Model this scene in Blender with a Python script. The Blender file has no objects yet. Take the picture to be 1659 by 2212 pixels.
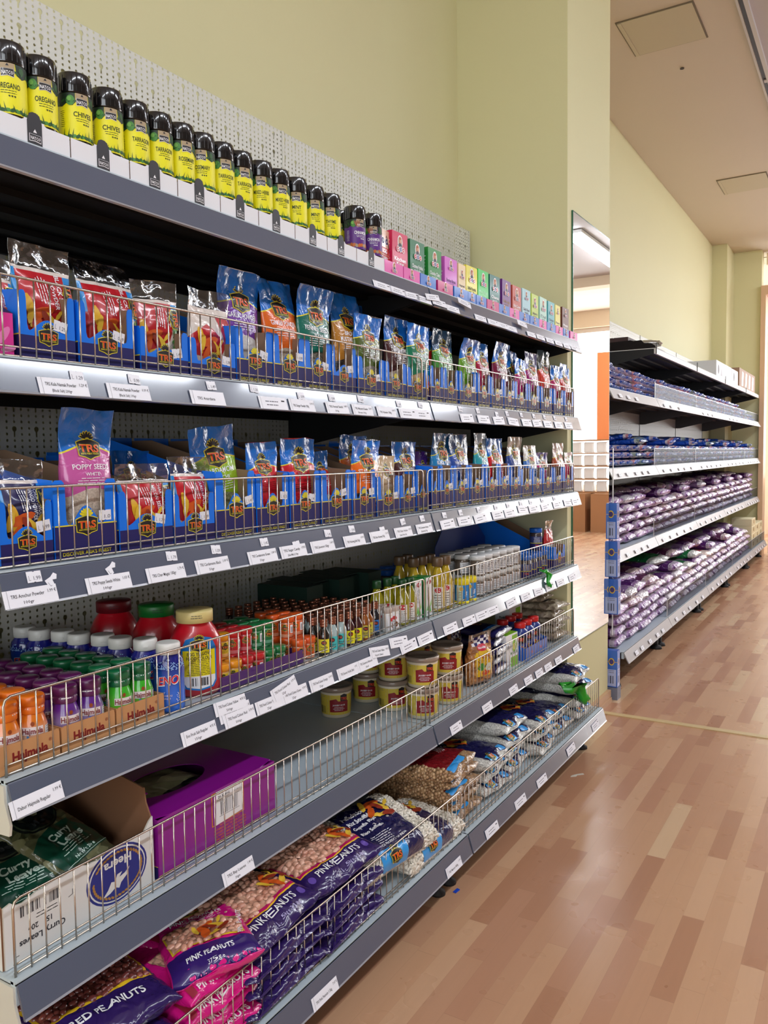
import bpy, math, random
from mathutils import Vector, Matrix, noise, geometry
R = random.Random(7)
PI = math.pi
COL = bpy.context.scene.collection
SC = bpy.context.scene

# ------------------------------------------------------------ camera
F_PX, YAW, PITCH, ROLL = 1753.41, 0.54619, -0.06759, -0.01467
CAM = Vector((1.01537, -0.6558, 1.17479))
_fw = Vector((-math.sin(YAW) * math.cos(PITCH), math.cos(YAW) * math.cos(PITCH), math.sin(PITCH)))
_r = _fw.cross(Vector((0, 0, 1))).normalized()
_u = _r.cross(_fw)
_r2 = _r * math.cos(ROLL) + _u * math.sin(ROLL)
_u2 = -_r * math.sin(ROLL) + _u * math.cos(ROLL)
cam_data = bpy.data.cameras.new('camera')
cam_data.sensor_fit = 'HORIZONTAL'
cam_data.sensor_width = 36
cam_data.lens = F_PX / 1659 * 36
cam_data.clip_start = 0.02
cam = bpy.data.objects.new('camera', cam_data)
COL.objects.link(cam)
m = Matrix((_r2, _u2, -_fw)).transposed().to_4x4()
m.translation = CAM
cam.matrix_world = m
SC.camera = cam

# ------------------------------------------------------------ exposure, world, lamps
SC.view_settings.view_transform = 'Standard'
SC.view_settings.look = 'None'
SC.view_settings.exposure = EXPOSURE = 1.33
SC.view_settings.gamma = 1.0
SC.view_settings.use_curve_mapping = False
SC.cycles.max_bounces = 8
SC.cycles.transparent_max_bounces = 16
SC.cycles.caustics_reflective = False
SC.cycles.caustics_refractive = False
SC.cycles.sample_clamp_indirect = 6
world = bpy.data.worlds.new('world')
SC.world = world
world.use_nodes = True
world.node_tree.nodes['Background'].inputs[0].default_value = (0.9, 0.95, 1.0, 1)
world.node_tree.nodes['Background'].inputs[1].default_value = 1.2
CEIL = 3.4

def area_lamp(name, loc, rot, sx, sy, power, col):
    l = bpy.data.lights.new(name, 'AREA')
    l.shape = 'RECTANGLE'; l.size = sx; l.size_y = sy; l.energy = power; l.color = col
    o = bpy.data.objects.new(name, l); COL.objects.link(o)
    o.location = loc; o.rotation_euler = rot
    return o
# daylight through the shop windows: end of the aisle, and the shop front behind and beside the photographer
area_lamp('daylight_end_window', (2.6, 12.25, 1.9), (math.radians(-90), 0, 0), 4.6, 2.6, 80, (1.0, 0.96, 0.93))
area_lamp('daylight_front_window', (2.6, -4.2, 1.7), (math.radians(90), 0, 0), 4.4, 2.4, 18, (0.93, 0.97, 1.0))
LAMP_STRENGTH = 10.5

# ------------------------------------------------------------ pixel helpers (photograph frame 1659 x 2212)
def proj(P):
    d = Vector(P) - CAM
    z = d.dot(_fw)
    return (829.5 + F_PX * d.dot(_r2) / z, 1106 - F_PX * d.dot(_u2) / z)
def at(u, v, ax, val):
    """the point of the place seen at a pixel, on the plane where axis ax has value val"""
    d = _fw + _r2 * ((u - 829.5) / F_PX) - _u2 * ((v - 1106) / F_PX)
    return CAM + d * ((val - CAM[ax]) / d[ax])
def Y(u, x, z):
    a, b = -.5, 13.0
    for _ in range(40):
        mm = (a + b) / 2
        if proj((x, mm, z))[0] < u: a = mm
        else: b = mm
    return a

# ------------------------------------------------------------ materials
def lin(c):
    if isinstance(c, str):
        c = c.lstrip('#'); c = tuple(int(c[i:i + 2], 16) for i in (0, 2, 4))
    o = []
    for k in c[:3]:
        k = k / 255
        o.append(k / 12.92 if k <= .04045 else ((k + .055) / 1.055) ** 2.4)
    return (o[0], o[1], o[2], 1)
MATS = {}
def new_mat(name):
    m = bpy.data.materials.new(name); m.use_nodes = True
    nt = m.node_tree
    return m, nt, nt.nodes['Principled BSDF']
def M(col, rough=.5, metal=0., coat=0., spec=.5, emit=0., bump=0., bscale=60., trans=0., alpha=1., name=None):
    key = (str(col), rough, metal, coat, spec, emit, bump, bscale, trans, alpha)
    if key in MATS: return MATS[key]
    m, nt, b = new_mat(name or 'finish_' + str(len(MATS)))
    b.inputs['Base Color'].default_value = lin(col)
    b.inputs['Roughness'].default_value = rough
    b.inputs['Metallic'].default_value = metal
    b.inputs['Coat Weight'].default_value = coat
    b.inputs['Coat Roughness'].default_value = .08
    b.inputs['Specular IOR Level'].default_value = spec
    b.inputs['Transmission Weight'].default_value = trans
    b.inputs['Alpha'].default_value = alpha
    if emit:
        b.inputs['Emission Color'].default_value = lin(col); b.inputs['Emission Strength'].default_value = emit
    if bump:
        add_bump(nt, b, bscale, bump)
    MATS[key] = m
    return m
def node(nt, typ, **kw):
    n = nt.nodes.new(typ)
    for k, v in kw.items():
        if k.startswith('i_'):
            n.inputs[int(k[2:]) if k[2:].isdigit() else k[2:].replace('_', ' ')].default_value = v
        else: setattr(n, k, v)
    return n
def math_node(nt, op, a, b=None, c=None):
    n = nt.nodes.new('ShaderNodeMath'); n.operation = op
    for i, x in enumerate((a, b, c)):
        if x is None: continue
        if isinstance(x, (int, float)): n.inputs[i].default_value = x
        else: nt.links.new(x, n.inputs[i])
    return n.outputs[0]
def mix_col(nt, fac, a, b):
    n = nt.nodes.new('ShaderNodeMix'); n.data_type = 'RGBA'
    for s, x in ((n.inputs[0], fac), (n.inputs[6], a), (n.inputs[7], b)):
        if isinstance(x, (int, float, tuple)): s.default_value = x
        else: nt.links.new(x, s)
    return n.outputs[2]
def add_bump(nt, b, scale, dist, kind='ShaderNodeTexNoise', coord='Object', strength=.6, stretch=None):
    tc = nt.nodes.new('ShaderNodeTexCoord')
    t = nt.nodes.new(kind); t.inputs['Scale'].default_value = scale
    src = tc.outputs[coord]
    if stretch:
        mp = nt.nodes.new('ShaderNodeMapping'); mp.inputs['Scale'].default_value = stretch
        nt.links.new(src, mp.inputs[0]); src = mp.outputs[0]
    nt.links.new(src, t.inputs['Vector'])
    bp = nt.nodes.new('ShaderNodeBump'); bp.inputs['Distance'].default_value = dist; bp.inputs['Strength'].default_value = strength
    nt.links.new(t.outputs[0], bp.inputs['Height'])
    nt.links.new(bp.outputs[0], b.inputs['Normal'])
    return t
def clear_film(name, tint, gloss=.18, rough=.05, bump=.002, bscale=30, cap=.8):
    """thin clear plastic: mostly see-through with sharp glints"""
    if name in MATS: return MATS[name]
    m = bpy.data.materials.new(name); m.use_nodes = True
    nt = m.node_tree; nt.nodes.clear()
    out = nt.nodes.new('ShaderNodeOutputMaterial')
    tr = nt.nodes.new('ShaderNodeBsdfTransparent'); tr.inputs[0].default_value = lin(tint)
    gl = nt.nodes.new('ShaderNodeBsdfGlossy'); gl.inputs['Roughness'].default_value = rough
    mx = nt.nodes.new('ShaderNodeMixShader')
    fr = nt.nodes.new('ShaderNodeLayerWeight'); fr.inputs[0].default_value = .25
    f2 = math_node(nt, 'MAXIMUM', fr.outputs['Fresnel'], gloss)
    f2 = math_node(nt, 'MINIMUM', f2, cap)
    nt.links.new(f2, mx.inputs[0]); nt.links.new(tr.outputs[0], mx.inputs[1]); nt.links.new(gl.outputs[0], mx.inputs[2])
    if bump:
        tc = nt.nodes.new('ShaderNodeTexCoord'); t = nt.nodes.new('ShaderNodeTexNoise'); t.inputs['Scale'].default_value = bscale
        nt.links.new(tc.outputs['Object'], t.inputs['Vector'])
        bp = nt.nodes.new('ShaderNodeBump'); bp.inputs['Distance'].default_value = bump
        nt.links.new(t.outputs[0], bp.inputs['Height']); nt.links.new(bp.outputs[0], gl.inputs['Normal']); 
    nt.links.new(mx.outputs[0], out.inputs[0])
    MATS[name] = m
    return m

# ------------------------------------------------------------ mesh collector
class G:
    def __init__(s): s.v = []; s.f = []; s.m = []; s.s = []; s.mats = []; s.uv = {}
    def mi(s, mat):
        if mat not in s.mats: s.mats.append(mat)
        return s.mats.index(mat)
    def add(s, vs, fs, mat, smooth=False, uvs=None):
        o = len(s.v); s.v += [tuple(v) for v in vs]; k = s.mi(mat)
        for i, f in enumerate(fs):
            if uvs: s.uv[len(s.f)] = [uvs[j] for j in f]
            s.f.append(tuple(j + o for j in f)); s.m.append(k); s.s.append(smooth)
        return s
    def box(s, x0, x1, y0, y1, z0, z1, mat, xf=None):
        vs = [Vector((x, y, z)) for x in (x0, x1) for y in (y0, y1) for z in (z0, z1)]
        if xf: vs = [xf @ v for v in vs]
        s.add(vs, [(0, 1, 3, 2), (4, 6, 7, 5), (0, 4, 5, 1), (2, 3, 7, 6), (0, 2, 6, 4), (1, 5, 7, 3)], mat)
        return s
    def rbox(s, x0, x1, y0, y1, z0, z1, r, mat, n=2, smooth=True):
        """box with rounded vertical edges and softened rims"""
        pts = []
        for cx, cy, a0 in ((x1 - r, y1 - r, 0), (x0 + r, y1 - r, 90), (x0 + r, y0 + r, 180), (x1 - r, y0 + r, 270)):
            for i in range(n + 1):
                a = math.radians(a0 + 90 * i / n); pts.append((math.cos(a), math.sin(a), cx, cy))
        rings = [(z0, -r * .5), (z0 + r * .5, 0), (z1 - r * .5, 0), (z1, -r * .5)]
        vs = []; N = len(pts)
        for z, dr in rings:
            for ca, sa, cx, cy in pts: vs.append((cx + ca * (r + dr), cy + sa * (r + dr), z))
        fs = [tuple(range(N - 1, -1, -1)), tuple(range(3 * N, 4 * N))]
        for k in range(3):
            for i in range(N): j = (i + 1) % N; fs.append((k * N + i, k * N + j, (k + 1) * N + j, (k + 1) * N + i))
        s.add(vs, fs, mat, False)
        return s
    def lathe(s, prof, mat, n=20, cx=0, cy=0, z=0, smooth=True, cap=True, sx=1., sy=1., mats=None):
        vs = []
        for r, h in prof:
            for i in range(n):
                a = 2 * PI * i / n; vs.append((cx + r * sx * math.cos(a), cy + r * sy * math.sin(a), z + h))
        for k in range(len(prof) - 1):
            fs = [(k * n + i, k * n + (i + 1) % n, (k + 1) * n + (i + 1) % n, (k + 1) * n + i) for i in range(n)]
            if k == 0:
                s.add(vs, fs, mats[k] if mats else mat, smooth); o = len(s.v) - len(vs)
            else:
                kk = s.mi(mats[k] if mats else mat)
                for f in fs: s.f.append(tuple(j + o for j in f)); s.m.append(kk); s.s.append(smooth)
        if cap:
            for k, rv in ((0, True), (len(prof) - 1, False)):
                if prof[k][0] > 1e-5:
                    f = tuple(o + k * n + i for i in range(n))
                    s.f.append(f[::-1] if rv else f); s.m.append(s.mi(mats[min(k, len(mats) - 1)] if mats else mat)); s.s.append(False)
        return s
    def tube(s, pts, r, mat, n=6, closed=False):
        pts = [Vector(p) for p in pts]; N = len(pts); vs = []
        up = None
        for i, p in enumerate(pts):
            t = (pts[min(i + 1, N - 1)] - pts[max(i - 1, 0)]).normalized()
            if up is None: up = Vector((0, 0, 1)) if abs(t.z) < .9 else Vector((1, 0, 0))
            a = t.cross(up).normalized(); b = a.cross(t).normalized(); up = b
            for k in range(n):
                w = 2 * PI * k / n; vs.append(p + a * (r * math.cos(w)) + b * (r * math.sin(w)))
        fs = []
        for i in range(N - 1):
            for k in range(n): j = (k + 1) % n; fs.append((i * n + k, i * n + j, (i + 1) * n + j, (i + 1) * n + k))
        fs += [tuple(range(n - 1, -1, -1)), tuple((N - 1) * n + k for k in range(n))]
        s.add(vs, fs, mat, True)
        return s
    def extrude(s, poly, o, xd, yd, th, mat, back=None, edge=None):
        """a cut sheet: outline in 2D, laid on a plane, with real thickness th behind it"""
        o = Vector(o); xd = Vector(xd); yd = Vector(yd); nn = xd.cross(yd).normalized()
        n = len(poly)
        tr = geometry.tessellate_polygon([[Vector((a, b, 0)) for a, b in poly]])
        area = sum(poly[i][0] * poly[(i + 1) % n][1] - poly[(i + 1) % n][0] * poly[i][1] for i in range(n))
        def fix(t):
            a, b, c = (poly[i] for i in t)
            return t if (b[0] - a[0]) * (c[1] - a[1]) - (b[1] - a[1]) * (c[0] - a[0]) > 0 else (t[0], t[2], t[1])
        tr = [fix(t) for t in tr]
        F = [o + xd * a + yd * b for a, b in poly]; B = [p - nn * th for p in F]
        s.add(F, tr, mat); s.add(B, [t[::-1] for t in tr], back or mat)
        sides = [(i, i + n, (i + 1) % n + n, (i + 1) % n) for i in range(n)]
        if area < 0: sides = [t[::-1] for t in sides]
        s.add(F + B, sides, edge or back or mat)
        return s
    def build(s, name, parent=None, loc=None, rot=None):
        me = bpy.data.meshes.new(name)
        me.from_pydata(s.v, [], s.f)
        for mt in s.mats: me.materials.append(mt)
        me.polygons.foreach_set('material_index', s.m)
        me.polygons.foreach_set('use_smooth', s.s)
        if s.uv:
            ul = me.uv_layers.new(name='UVMap')
            flat = []
            for i, f in enumerate(s.f):
                q = s.uv.get(i)
                if q: 
                    for a in q: flat += [a[0], a[1]]
                else: flat += [0., 0.] * len(f)
            ul.data.foreach_set('uv', flat)
        me.update()
        o = bpy.data.objects.new(name, me); COL.objects.link(o)
        if parent: o.parent = parent
        if loc is not None: o.location = loc
        if rot is not None: o.rotation_euler = rot
        return o

def tag(o, label=None, cat=None, group=None, kind=None):
    if label: o['label'] = label
    if cat: o['category'] = cat
    if group: o['group'] = group
    if kind: o['kind'] = kind
    return o
def thing(name, label, cat, loc=(0, 0, 0), rz=0., group=None):
    o = bpy.data.objects.new(name, None); COL.objects.link(o)
    o.empty_display_size = .05
    o.location = loc; o.rotation_euler = (0, 0, rz)
    return tag(o, label, cat, group)
KIDS = {}
def dup(root, loc, rot=None, label=None, group=None):
    r = root.copy(); COL.objects.link(r); r.location = loc
    if rot is not None: r.rotation_euler = rot if not isinstance(rot, (int, float)) else (0, 0, rot)
    if label: r['label'] = label
    if group: r['group'] = group
    if root not in KIDS: KIDS[root] = [(c, list(c.children)) for c in root.children]
    for ch, gs in KIDS[root]:
        c = ch.copy(); COL.objects.link(c); c.parent = r
        for g in gs:
            d = g.copy(); COL.objects.link(d); d.parent = c
    return r
ORD = ['first', 'second', 'third', 'fourth', 'fifth', 'sixth', 'seventh', 'eighth', 'ninth', 'tenth', 'eleventh', 'twelfth',
       'thirteenth', 'fourteenth', 'fifteenth', 'sixteenth', 'seventeenth', 'eighteenth', 'nineteenth', 'twentieth']
TENS = {2: 'twenty', 3: 'thirty', 4: 'forty', 5: 'fifty'}
def nth(i):
    if i < 20: return ORD[i]
    n = i + 1; t, r = divmod(n, 10)
    return {2: 'twentieth', 3: 'thirtieth', 4: 'fortieth', 5: 'fiftieth'}[t] if r == 0 else TENS[t] + '-' + ORD[r - 1]

# ------------------------------------------------------------ printed artwork: flat items laid on any surface
TXT = {}
def text2d(s, bold=0., shear=0., res=1):
    key = (s, bold, shear, res)
    if key not in TXT:
        cu = bpy.data.curves.new('t', 'FONT'); cu.body = s; cu.size = 1; cu.resolution_u = res
        cu.offset = bold; cu.shear = shear
        ob = bpy.data.objects.new('t', cu); me = bpy.data.meshes.new_from_object(ob)
        vs = [(v.co.x, v.co.y) for v in me.vertices]; fs = [tuple(q.vertices) for q in me.polygons]
        if vs:
            x0 = min(v[0] for v in vs); x1 = max(v[0] for v in vs)
            vs = [(v[0] - (x0 + x1) / 2, v[1] - .35) for v in vs]; w = x1 - x0
        else: w = 0
        TXT[key] = (vs, fs, w)
        bpy.data.objects.remove(ob); bpy.data.curves.remove(cu); bpy.data.meshes.remove(me)
    return TXT[key]
def T(s, x, y, size, mat, bold=.0, shear=0., w=None, layer=2, rot=0., align='C', res=1, xs=1.):
    """text item; w squeezes or stretches the line to that width"""
    if size > .0068: res = 3
    vs, fs, tw = text2d(s, bold, shear, res)
    k = size * xs if w is None else w / max(tw, 1e-6)
    ox = {'C': 0, 'L': tw * k / 2, 'R': -tw * k / 2}[align]
    c, sn = math.cos(rot), math.sin(rot)
    out = []
    for a, b in vs:
        px, py = a * k + ox, b * size
        out.append((x + px * c - py * sn, y + px * sn + py * c))
    return (out, fs, mat, layer)
def P(pts, mat, layer=1):
    tr = geometry.tessellate_polygon([[Vector((a, b, 0)) for a, b in pts]])
    out = []
    for t in tr:
        a, b, c = (pts[i] for i in t)
        out.append(t if (b[0] - a[0]) * (c[1] - a[1]) - (b[1] - a[1]) * (c[0] - a[0]) > 0 else (t[0], t[2], t[1]))
    return (list(pts), out, mat, layer)
def RC(x0, x1, y0, y1, mat, layer=1): return P([(x0, y0), (x1, y0), (x1, y1), (x0, y1)], mat, layer)
def EL(cx, cy, rx, ry, mat, layer=1, rot=0., n=14, a0=0, a1=360):
    c, s = math.cos(rot), math.sin(rot); pts = []
    for i in range(n + (a1 - a0 != 360)):
        w = math.radians(a0 + (a1 - a0) * i / n); x, y = rx * math.cos(w), ry * math.sin(w)
        pts.append((cx + x * c - y * s, cy + x * s + y * c))
    return P(pts, mat, layer)
def LN(x0, y0, x1, y1, w, mat, layer=1):
    d = Vector((x1 - x0, y1 - y0)); d.normalize(); n = Vector((-d.y, d.x)) * (w / 2)
    return P([(x0 - n.x, y0 - n.y), (x1 - n.x, y1 - n.y), (x1 + n.x, y1 + n.y), (x0 + n.x, y0 + n.y)], mat, layer)
def small(x, y, w, n, pitch, mat, layer=2, seed=1, align='C'):
    """lines of unreadable small print as short bars"""
    r = random.Random(seed); out = []
    for k in range(n):
        ww = w * r.uniform(.7, 1); cx = x - ww / 2 if align == 'C' else x
        while ww > 0:
            a = min(ww, r.uniform(.12, .3) * w); out.append(RC(cx, cx + a * .85, y - k * pitch, y - k * pitch + pitch * .27, mat, layer))
            cx += a; ww -= a
    return out
def barcode(x, y, w, h, mat, layer=2, seed=3, n=22):
    r = random.Random(seed); out = []; k = x
    st = w / n
    for i in range(n):
        if r.random() < .7: out.append(RC(x + i * st, x + i * st + st * r.choice((.4, .8)), y, y + h, mat, layer))
    return out
def xform(items, dx=0., dy=0., sc=1., rot=0., dl=0):
    c, s = math.cos(rot) * sc, math.sin(rot) * sc
    return [([(dx + a * c - b * s, dy + a * s + b * c) for a, b in vs], fs, m, l + dl) for vs, fs, m, l in items]
def put(g, items, surf, maxe=None, lift=.0003):
    for vs, fs, mat, layer in items:
        if maxe:
            vs = list(vs); fs2 = []; cache = {}
            st = list(fs)
            while st:
                f = st.pop()
                if len(f) > 3:
                    st += [(f[0], f[i], f[i + 1]) for i in range(1, len(f) - 1)]; continue
                L = [((vs[f[i]][0] - vs[f[(i + 1) % 3]][0]) ** 2 + (vs[f[i]][1] - vs[f[(i + 1) % 3]][1]) ** 2, i) for i in range(3)]
                l, i = max(L)
                if l <= maxe * maxe: fs2.append(f); continue
                a, b, c = f[i], f[(i + 1) % 3], f[(i + 2) % 3]
                key = (min(a, b), max(a, b))
                if key not in cache:
                    cache[key] = len(vs); vs.append(((vs[a][0] + vs[b][0]) / 2, (vs[a][1] + vs[b][1]) / 2))
                mm = cache[key]; st += [(a, mm, c), (mm, b, c)]
            fs = fs2
        g.add([surf(a, b, lift * layer) for a, b in vs], fs, mat, bool(maxe))
def flat(o, xd, yd):
    o = Vector(o); xd = Vector(xd); yd = Vector(yd); n = xd.cross(yd).normalized()
    return lambda a, b, h: o + xd * a + yd * b + n * h
def front(x, y, z): return flat((x, y, z), (0, 1, 0), (0, 0, 1))      # faces the aisle (+x)
def cyl(r, z0, yaw=0., cx=0, cy=0, sx=1., sy=1.):
    def f(a, b, h):
        w = yaw + a / r; return Vector((cx + (r + h) * math.cos(w) * sx, cy + (r + h) * math.sin(w) * sy, z0 + b))
    return f
# ------------------------------------------------------------ the room
def wall_paint(name, col, bump=.0006):
    m, nt, b = new_mat(name)
    tc = nt.nodes.new('ShaderNodeTexCoord')
    n = node(nt, 'ShaderNodeTexNoise'); n.inputs['Scale'].default_value = 1.3; n.inputs['Detail'].default_value = 3
    nt.links.new(tc.outputs['Object'], n.inputs['Vector'])
    c = lin(col); d = tuple(x * .95 for x in c[:3]) + (1,)
    nt.links.new(mix_col(nt, n.outputs[0], d, c), b.inputs['Base Color'])
    b.inputs['Roughness'].default_value = .62; b.inputs['Specular IOR Level'].default_value = .3
    n2 = node(nt, 'ShaderNodeTexNoise'); n2.inputs['Scale'].default_value = 55; n2.inputs['Detail'].default_value = 4
    nt.links.new(tc.outputs['Object'], n2.inputs['Vector'])
    bp = node(nt, 'ShaderNodeBump'); bp.inputs['Distance'].default_value = bump; bp.inputs['Strength'].default_value = .5
    nt.links.new(n2.outputs[0], bp.inputs['Height']); nt.links.new(bp.outputs[0], b.inputs['Normal'])
    return m
WALL = wall_paint('yellow_wall_paint', (218, 214, 168))
CEILM = wall_paint('ceiling_paint', (210, 198, 182))
def floor_mat():
    m, nt, b = new_mat('beech_strip_laminate')
    tc = nt.nodes.new('ShaderNodeTexCoord')
    sp = nt.nodes.new('ShaderNodeSeparateXYZ'); nt.links.new(tc.outputs['Object'], sp.inputs[0])
    x, y = sp.outputs[0], sp.outputs[1]
    W = .0515
    row = math_node(nt, 'FLOOR', math_node(nt, 'DIVIDE', x, W))
    wn = node(nt, 'ShaderNodeTexWhiteNoise', noise_dimensions='1D'); nt.links.new(row, wn.inputs['W'])
    # strips along y with lengths about 0.3 to 0.5
    ln_ = math_node(nt, 'ADD', math_node(nt, 'MULTIPLY', wn.outputs[0], .14), .34)
    yy = math_node(nt, 'DIVIDE', math_node(nt, 'ADD', y, math_node(nt, 'MULTIPLY', wn.outputs[0], 3.1)), ln_)
    cell = math_node(nt, 'FLOOR', yy)
    cb = node(nt, 'ShaderNodeCombineXYZ'); nt.links.new(row, cb.inputs[0]); nt.links.new(cell, cb.inputs[1])
    wn2 = node(nt, 'ShaderNodeTexWhiteNoise', noise_dimensions='2D'); nt.links.new(cb.outputs[0], wn2.inputs['Vector'])
    cr = node(nt, 'ShaderNodeValToRGB'); e = cr.color_ramp; nt.links.new(wn2.outputs[0], cr.inputs[0])
    e.interpolation = 'CONSTANT'
    cols = [(0, (176, 128, 98)), (.14, (190, 144, 112)), (.38, (196, 152, 118)), (.6, (202, 160, 126)), (.8, (184, 136, 106)), (.9, (208, 174, 138))]
    while len(e.elements) < len(cols): e.elements.new(.5)
    for el, (p_, c) in zip(e.elements, cols): el.position = p_; el.color = lin(c)
    # grain
    mp = node(nt, 'ShaderNodeMapping'); mp.inputs['Scale'].default_value = (14, .8, 1)
    off = node(nt, 'ShaderNodeVectorMath', operation='ADD'); nt.links.new(tc.outputs['Object'], off.inputs[0]); nt.links.new(wn2.outputs['Color'], off.inputs[1])
    nt.links.new(off.outputs[0], mp.inputs[0])
    wv = node(nt, 'ShaderNodeTexNoise'); wv.inputs['Scale'].default_value = 2.2; wv.inputs['Detail'].default_value = 6; wv.inputs['Distortion'].default_value = 1.2
    nt.links.new(mp.outputs[0], wv.inputs['Vector'])
    sine = math_node(nt, 'SINE', math_node(nt, 'MULTIPLY', wv.outputs[0], 17))
    g = math_node(nt, 'ADD', math_node(nt, 'MULTIPLY', sine, .012), .988)
    sh = node(nt, 'ShaderNodeVectorMath', operation='SCALE'); nt.links.new(cr.outputs[0], sh.inputs[0]); nt.links.new(g, sh.inputs['Scale'])
    # joints
    fx = math_node(nt, 'FRACT', math_node(nt, 'DIVIDE', x, W)); fy = math_node(nt, 'FRACT', yy)
    jx = math_node(nt, 'LESS_THAN', fx, .016); jy = math_node(nt, 'LESS_THAN', fy, .004)
    j = math_node(nt, 'MULTIPLY', math_node(nt, 'MAXIMUM', jx, jy), .22)
    nt.links.new(mix_col(nt, j, sh.outputs[0], lin((120, 88, 62))), b.inputs['Base Color'])
    b.inputs['Roughness'].default_value = .3; b.inputs['Specular IOR Level'].default_value = .45
    n2 = node(nt, 'ShaderNodeTexNoise'); n2.inputs['Scale'].default_value = 9; nt.links.new(tc.outputs['Object'], n2.inputs['Vector'])
    nt.links.new(math_node(nt, 'ADD', math_node(nt, 'MULTIPLY', n2.outputs[0], .14), .22), b.inputs['Roughness'])
    return m
FLOORM = floor_mat()
X0, X1, YB, YE = -.54, 5.2, -4.0, 12.0
def struct(name, g, label=None):
    o = g.build(name); o['kind'] = 'structure'
    if label: o['label'] = label
    return o
struct('floor', G().box(-1.2, X1 + .2, YB - .2, YE + .4, -.1, 0, FLOORM), 'beech strip laminate floor with a pale joint strip')
struct('ceiling', G().box(-1.2, X1 + .2, YB - .2, YE + .4, CEIL, CEIL + .1, CEILM), 'plain pinkish grey ceiling')
g = G().box(-.72, X0, YB, 3.15, 0, CEIL, WALL)
struct('wall_left', g, 'pale yellow wall behind the shelves')
XF = -.56
struct('wall_left_far', G().box(-.72, XF, 3.15, 8.85, 0, CEIL, WALL), 'pale yellow wall behind the far shelves')
struct('wall_pillar', G().box(-.72, -.06, 2.55, 3.14, 0, CEIL, WALL), 'pale yellow pillar between the two rows of shelves')
pil_x = -.56 + (at(1567, 560, 1, 8.85)[0] - at(1535, 560, 1, 8.85)[0])
struct('wall_pilaster', G().box(-.9, pil_x, 8.85, 9.35, 0, CEIL, WALL), 'yellow pilaster at the far end')
doorx = at(1644, 700, 1, 9.35)[0]
struct('wall_back', G().box(-1.2, doorx, 9.35, 9.5, 0, CEIL, WALL), 'yellow end wall beside the bright opening')
# far end: shop front with window openings
CREAM = wall_paint('cream_paint', (226, 206, 178))
g = G().box(-1.2, X1, YE, YE + .3, CEIL - .25, CEIL, CREAM).box(-1.2, X1, YE, YE + .3, 0, .62, CREAM)
g.box(-1.2, -.15, YE, YE + .3, .62, CEIL - .25, CREAM).box(4.9, X1, YE, YE + .3, .62, CEIL - .25, CREAM)
struct('wall_end', g, 'cream shop front wall with tall bright windows')
g = G()
WF = M((205, 196, 185), .4)
for a in (-.15, 1.52, 3.2, 4.83): g.box(a, a + .07, YE + .08, YE + .16, .62, CEIL - .25, WF)
for z in (.62, CEIL - .32): g.box(-.15, 4.9, YE + .08, YE + .16, z, z + .07, WF)
struct('window_1', g, 'tall shop window frames at the end of the aisle')
struct('trim_1', G().box(2.28, 2.58, YE - .22, YE - .02, 1.38, 2.72, M((246, 150, 92), .7)), 'orange column beside the end window')
struct('trim_2', G().box(-.1, X1, 9.55, 9.75, CEIL - .13, CEIL, CREAM), 'cream beam under the ceiling')
DULL = wall_paint('dull_wall_paint', (116, 104, 92))  # unseen walls, darkened only to cut light bouncing into the shelves
g = G().box(X1, X1 + .2, YB, YE, 0, CEIL, DULL)
struct('wall_right', g, 'unseen wall across the shop, darkened to cut bounce light')
g = G().box(-1.2, X1, YB - .4, YB, CEIL - .4, CEIL, DULL).box(-1.2, X1, YB - .4, YB, 0, .5, DULL).box(-1.2, .4, YB - .4, YB, .5, CEIL - .4, DULL).box(4.8, X1, YB - .4, YB, .5, CEIL - .4, DULL)
struct('wall_front', g, 'shop front wall behind the photographer')
# opening frame at the end wall
struct('door_1', G().box(doorx, doorx + .05, 9.3, 9.52, 0, 2.9, M((214, 178, 140), .5)).box(doorx, doorx + 1.2, 9.3, 9.52, 2.9, 3.0, M((214, 178, 140), .5)), 'beige frame of the opening at the far end')
# skirting boards
SK = M((196, 158, 122), .45)
struct('baseboard_left', G().box(X0, X0 + .015, YB, 2.55, 0, .06, SK).box(-.06, -.043, 2.55, 3.14, 0, .055, SK).box(-.06, -.036, 2.56, 3.13, 0, .022, SK), 'beech skirting board round the pillar')
struct('baseboard_far', G().box(XF, XF + .015, 3.15, 8.85, 0, .06, SK).box(pil_x - .3, doorx, 9.335, 9.35, 0, .06, SK))
struct('trim_3', G().box(-.3, X1, 2.93, 2.965, 0, .004, M((202, 176, 128), .45)), 'pale strip across the floor joint')
# ceiling hatches
HM = wall_paint('hatch_paint', (200, 190, 164))
GAP = M((120, 110, 92), .8)
for i, (xa, xb, ya, yb) in enumerate(((-.19, .18, 3.72, 4.12), (-.16, .2, 6.62, 7.03), (-.2, .16, 9.75, 10.1))):
    g = G().box(xa - .008, xb + .008, ya - .008, yb + .008, CEIL - .004, CEIL + .002, GAP)
    g.box(xa, xb, ya, yb, CEIL - .007, CEIL - .001, HM).box(xa + .0, xa + .02, ya, yb, CEIL - .010, CEIL - .006, HM)
    o = g.build('ceiling_hatch'); tag(o, ['beige ceiling hatch nearest the pillar', 'beige ceiling hatch in the middle of the ceiling', 'beige ceiling hatch farthest down the aisle'][i], 'hatch', 'ceiling hatches')
tag(G().lathe([(.012, 0), (.012, .003), (.004, .006)], M((60, 50, 44), .6), 10, -.004, 4.42, CEIL - .006).build('ceiling_hook'), 'tiny dark hook stub in the ceiling between the hatches', 'hook')
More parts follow.
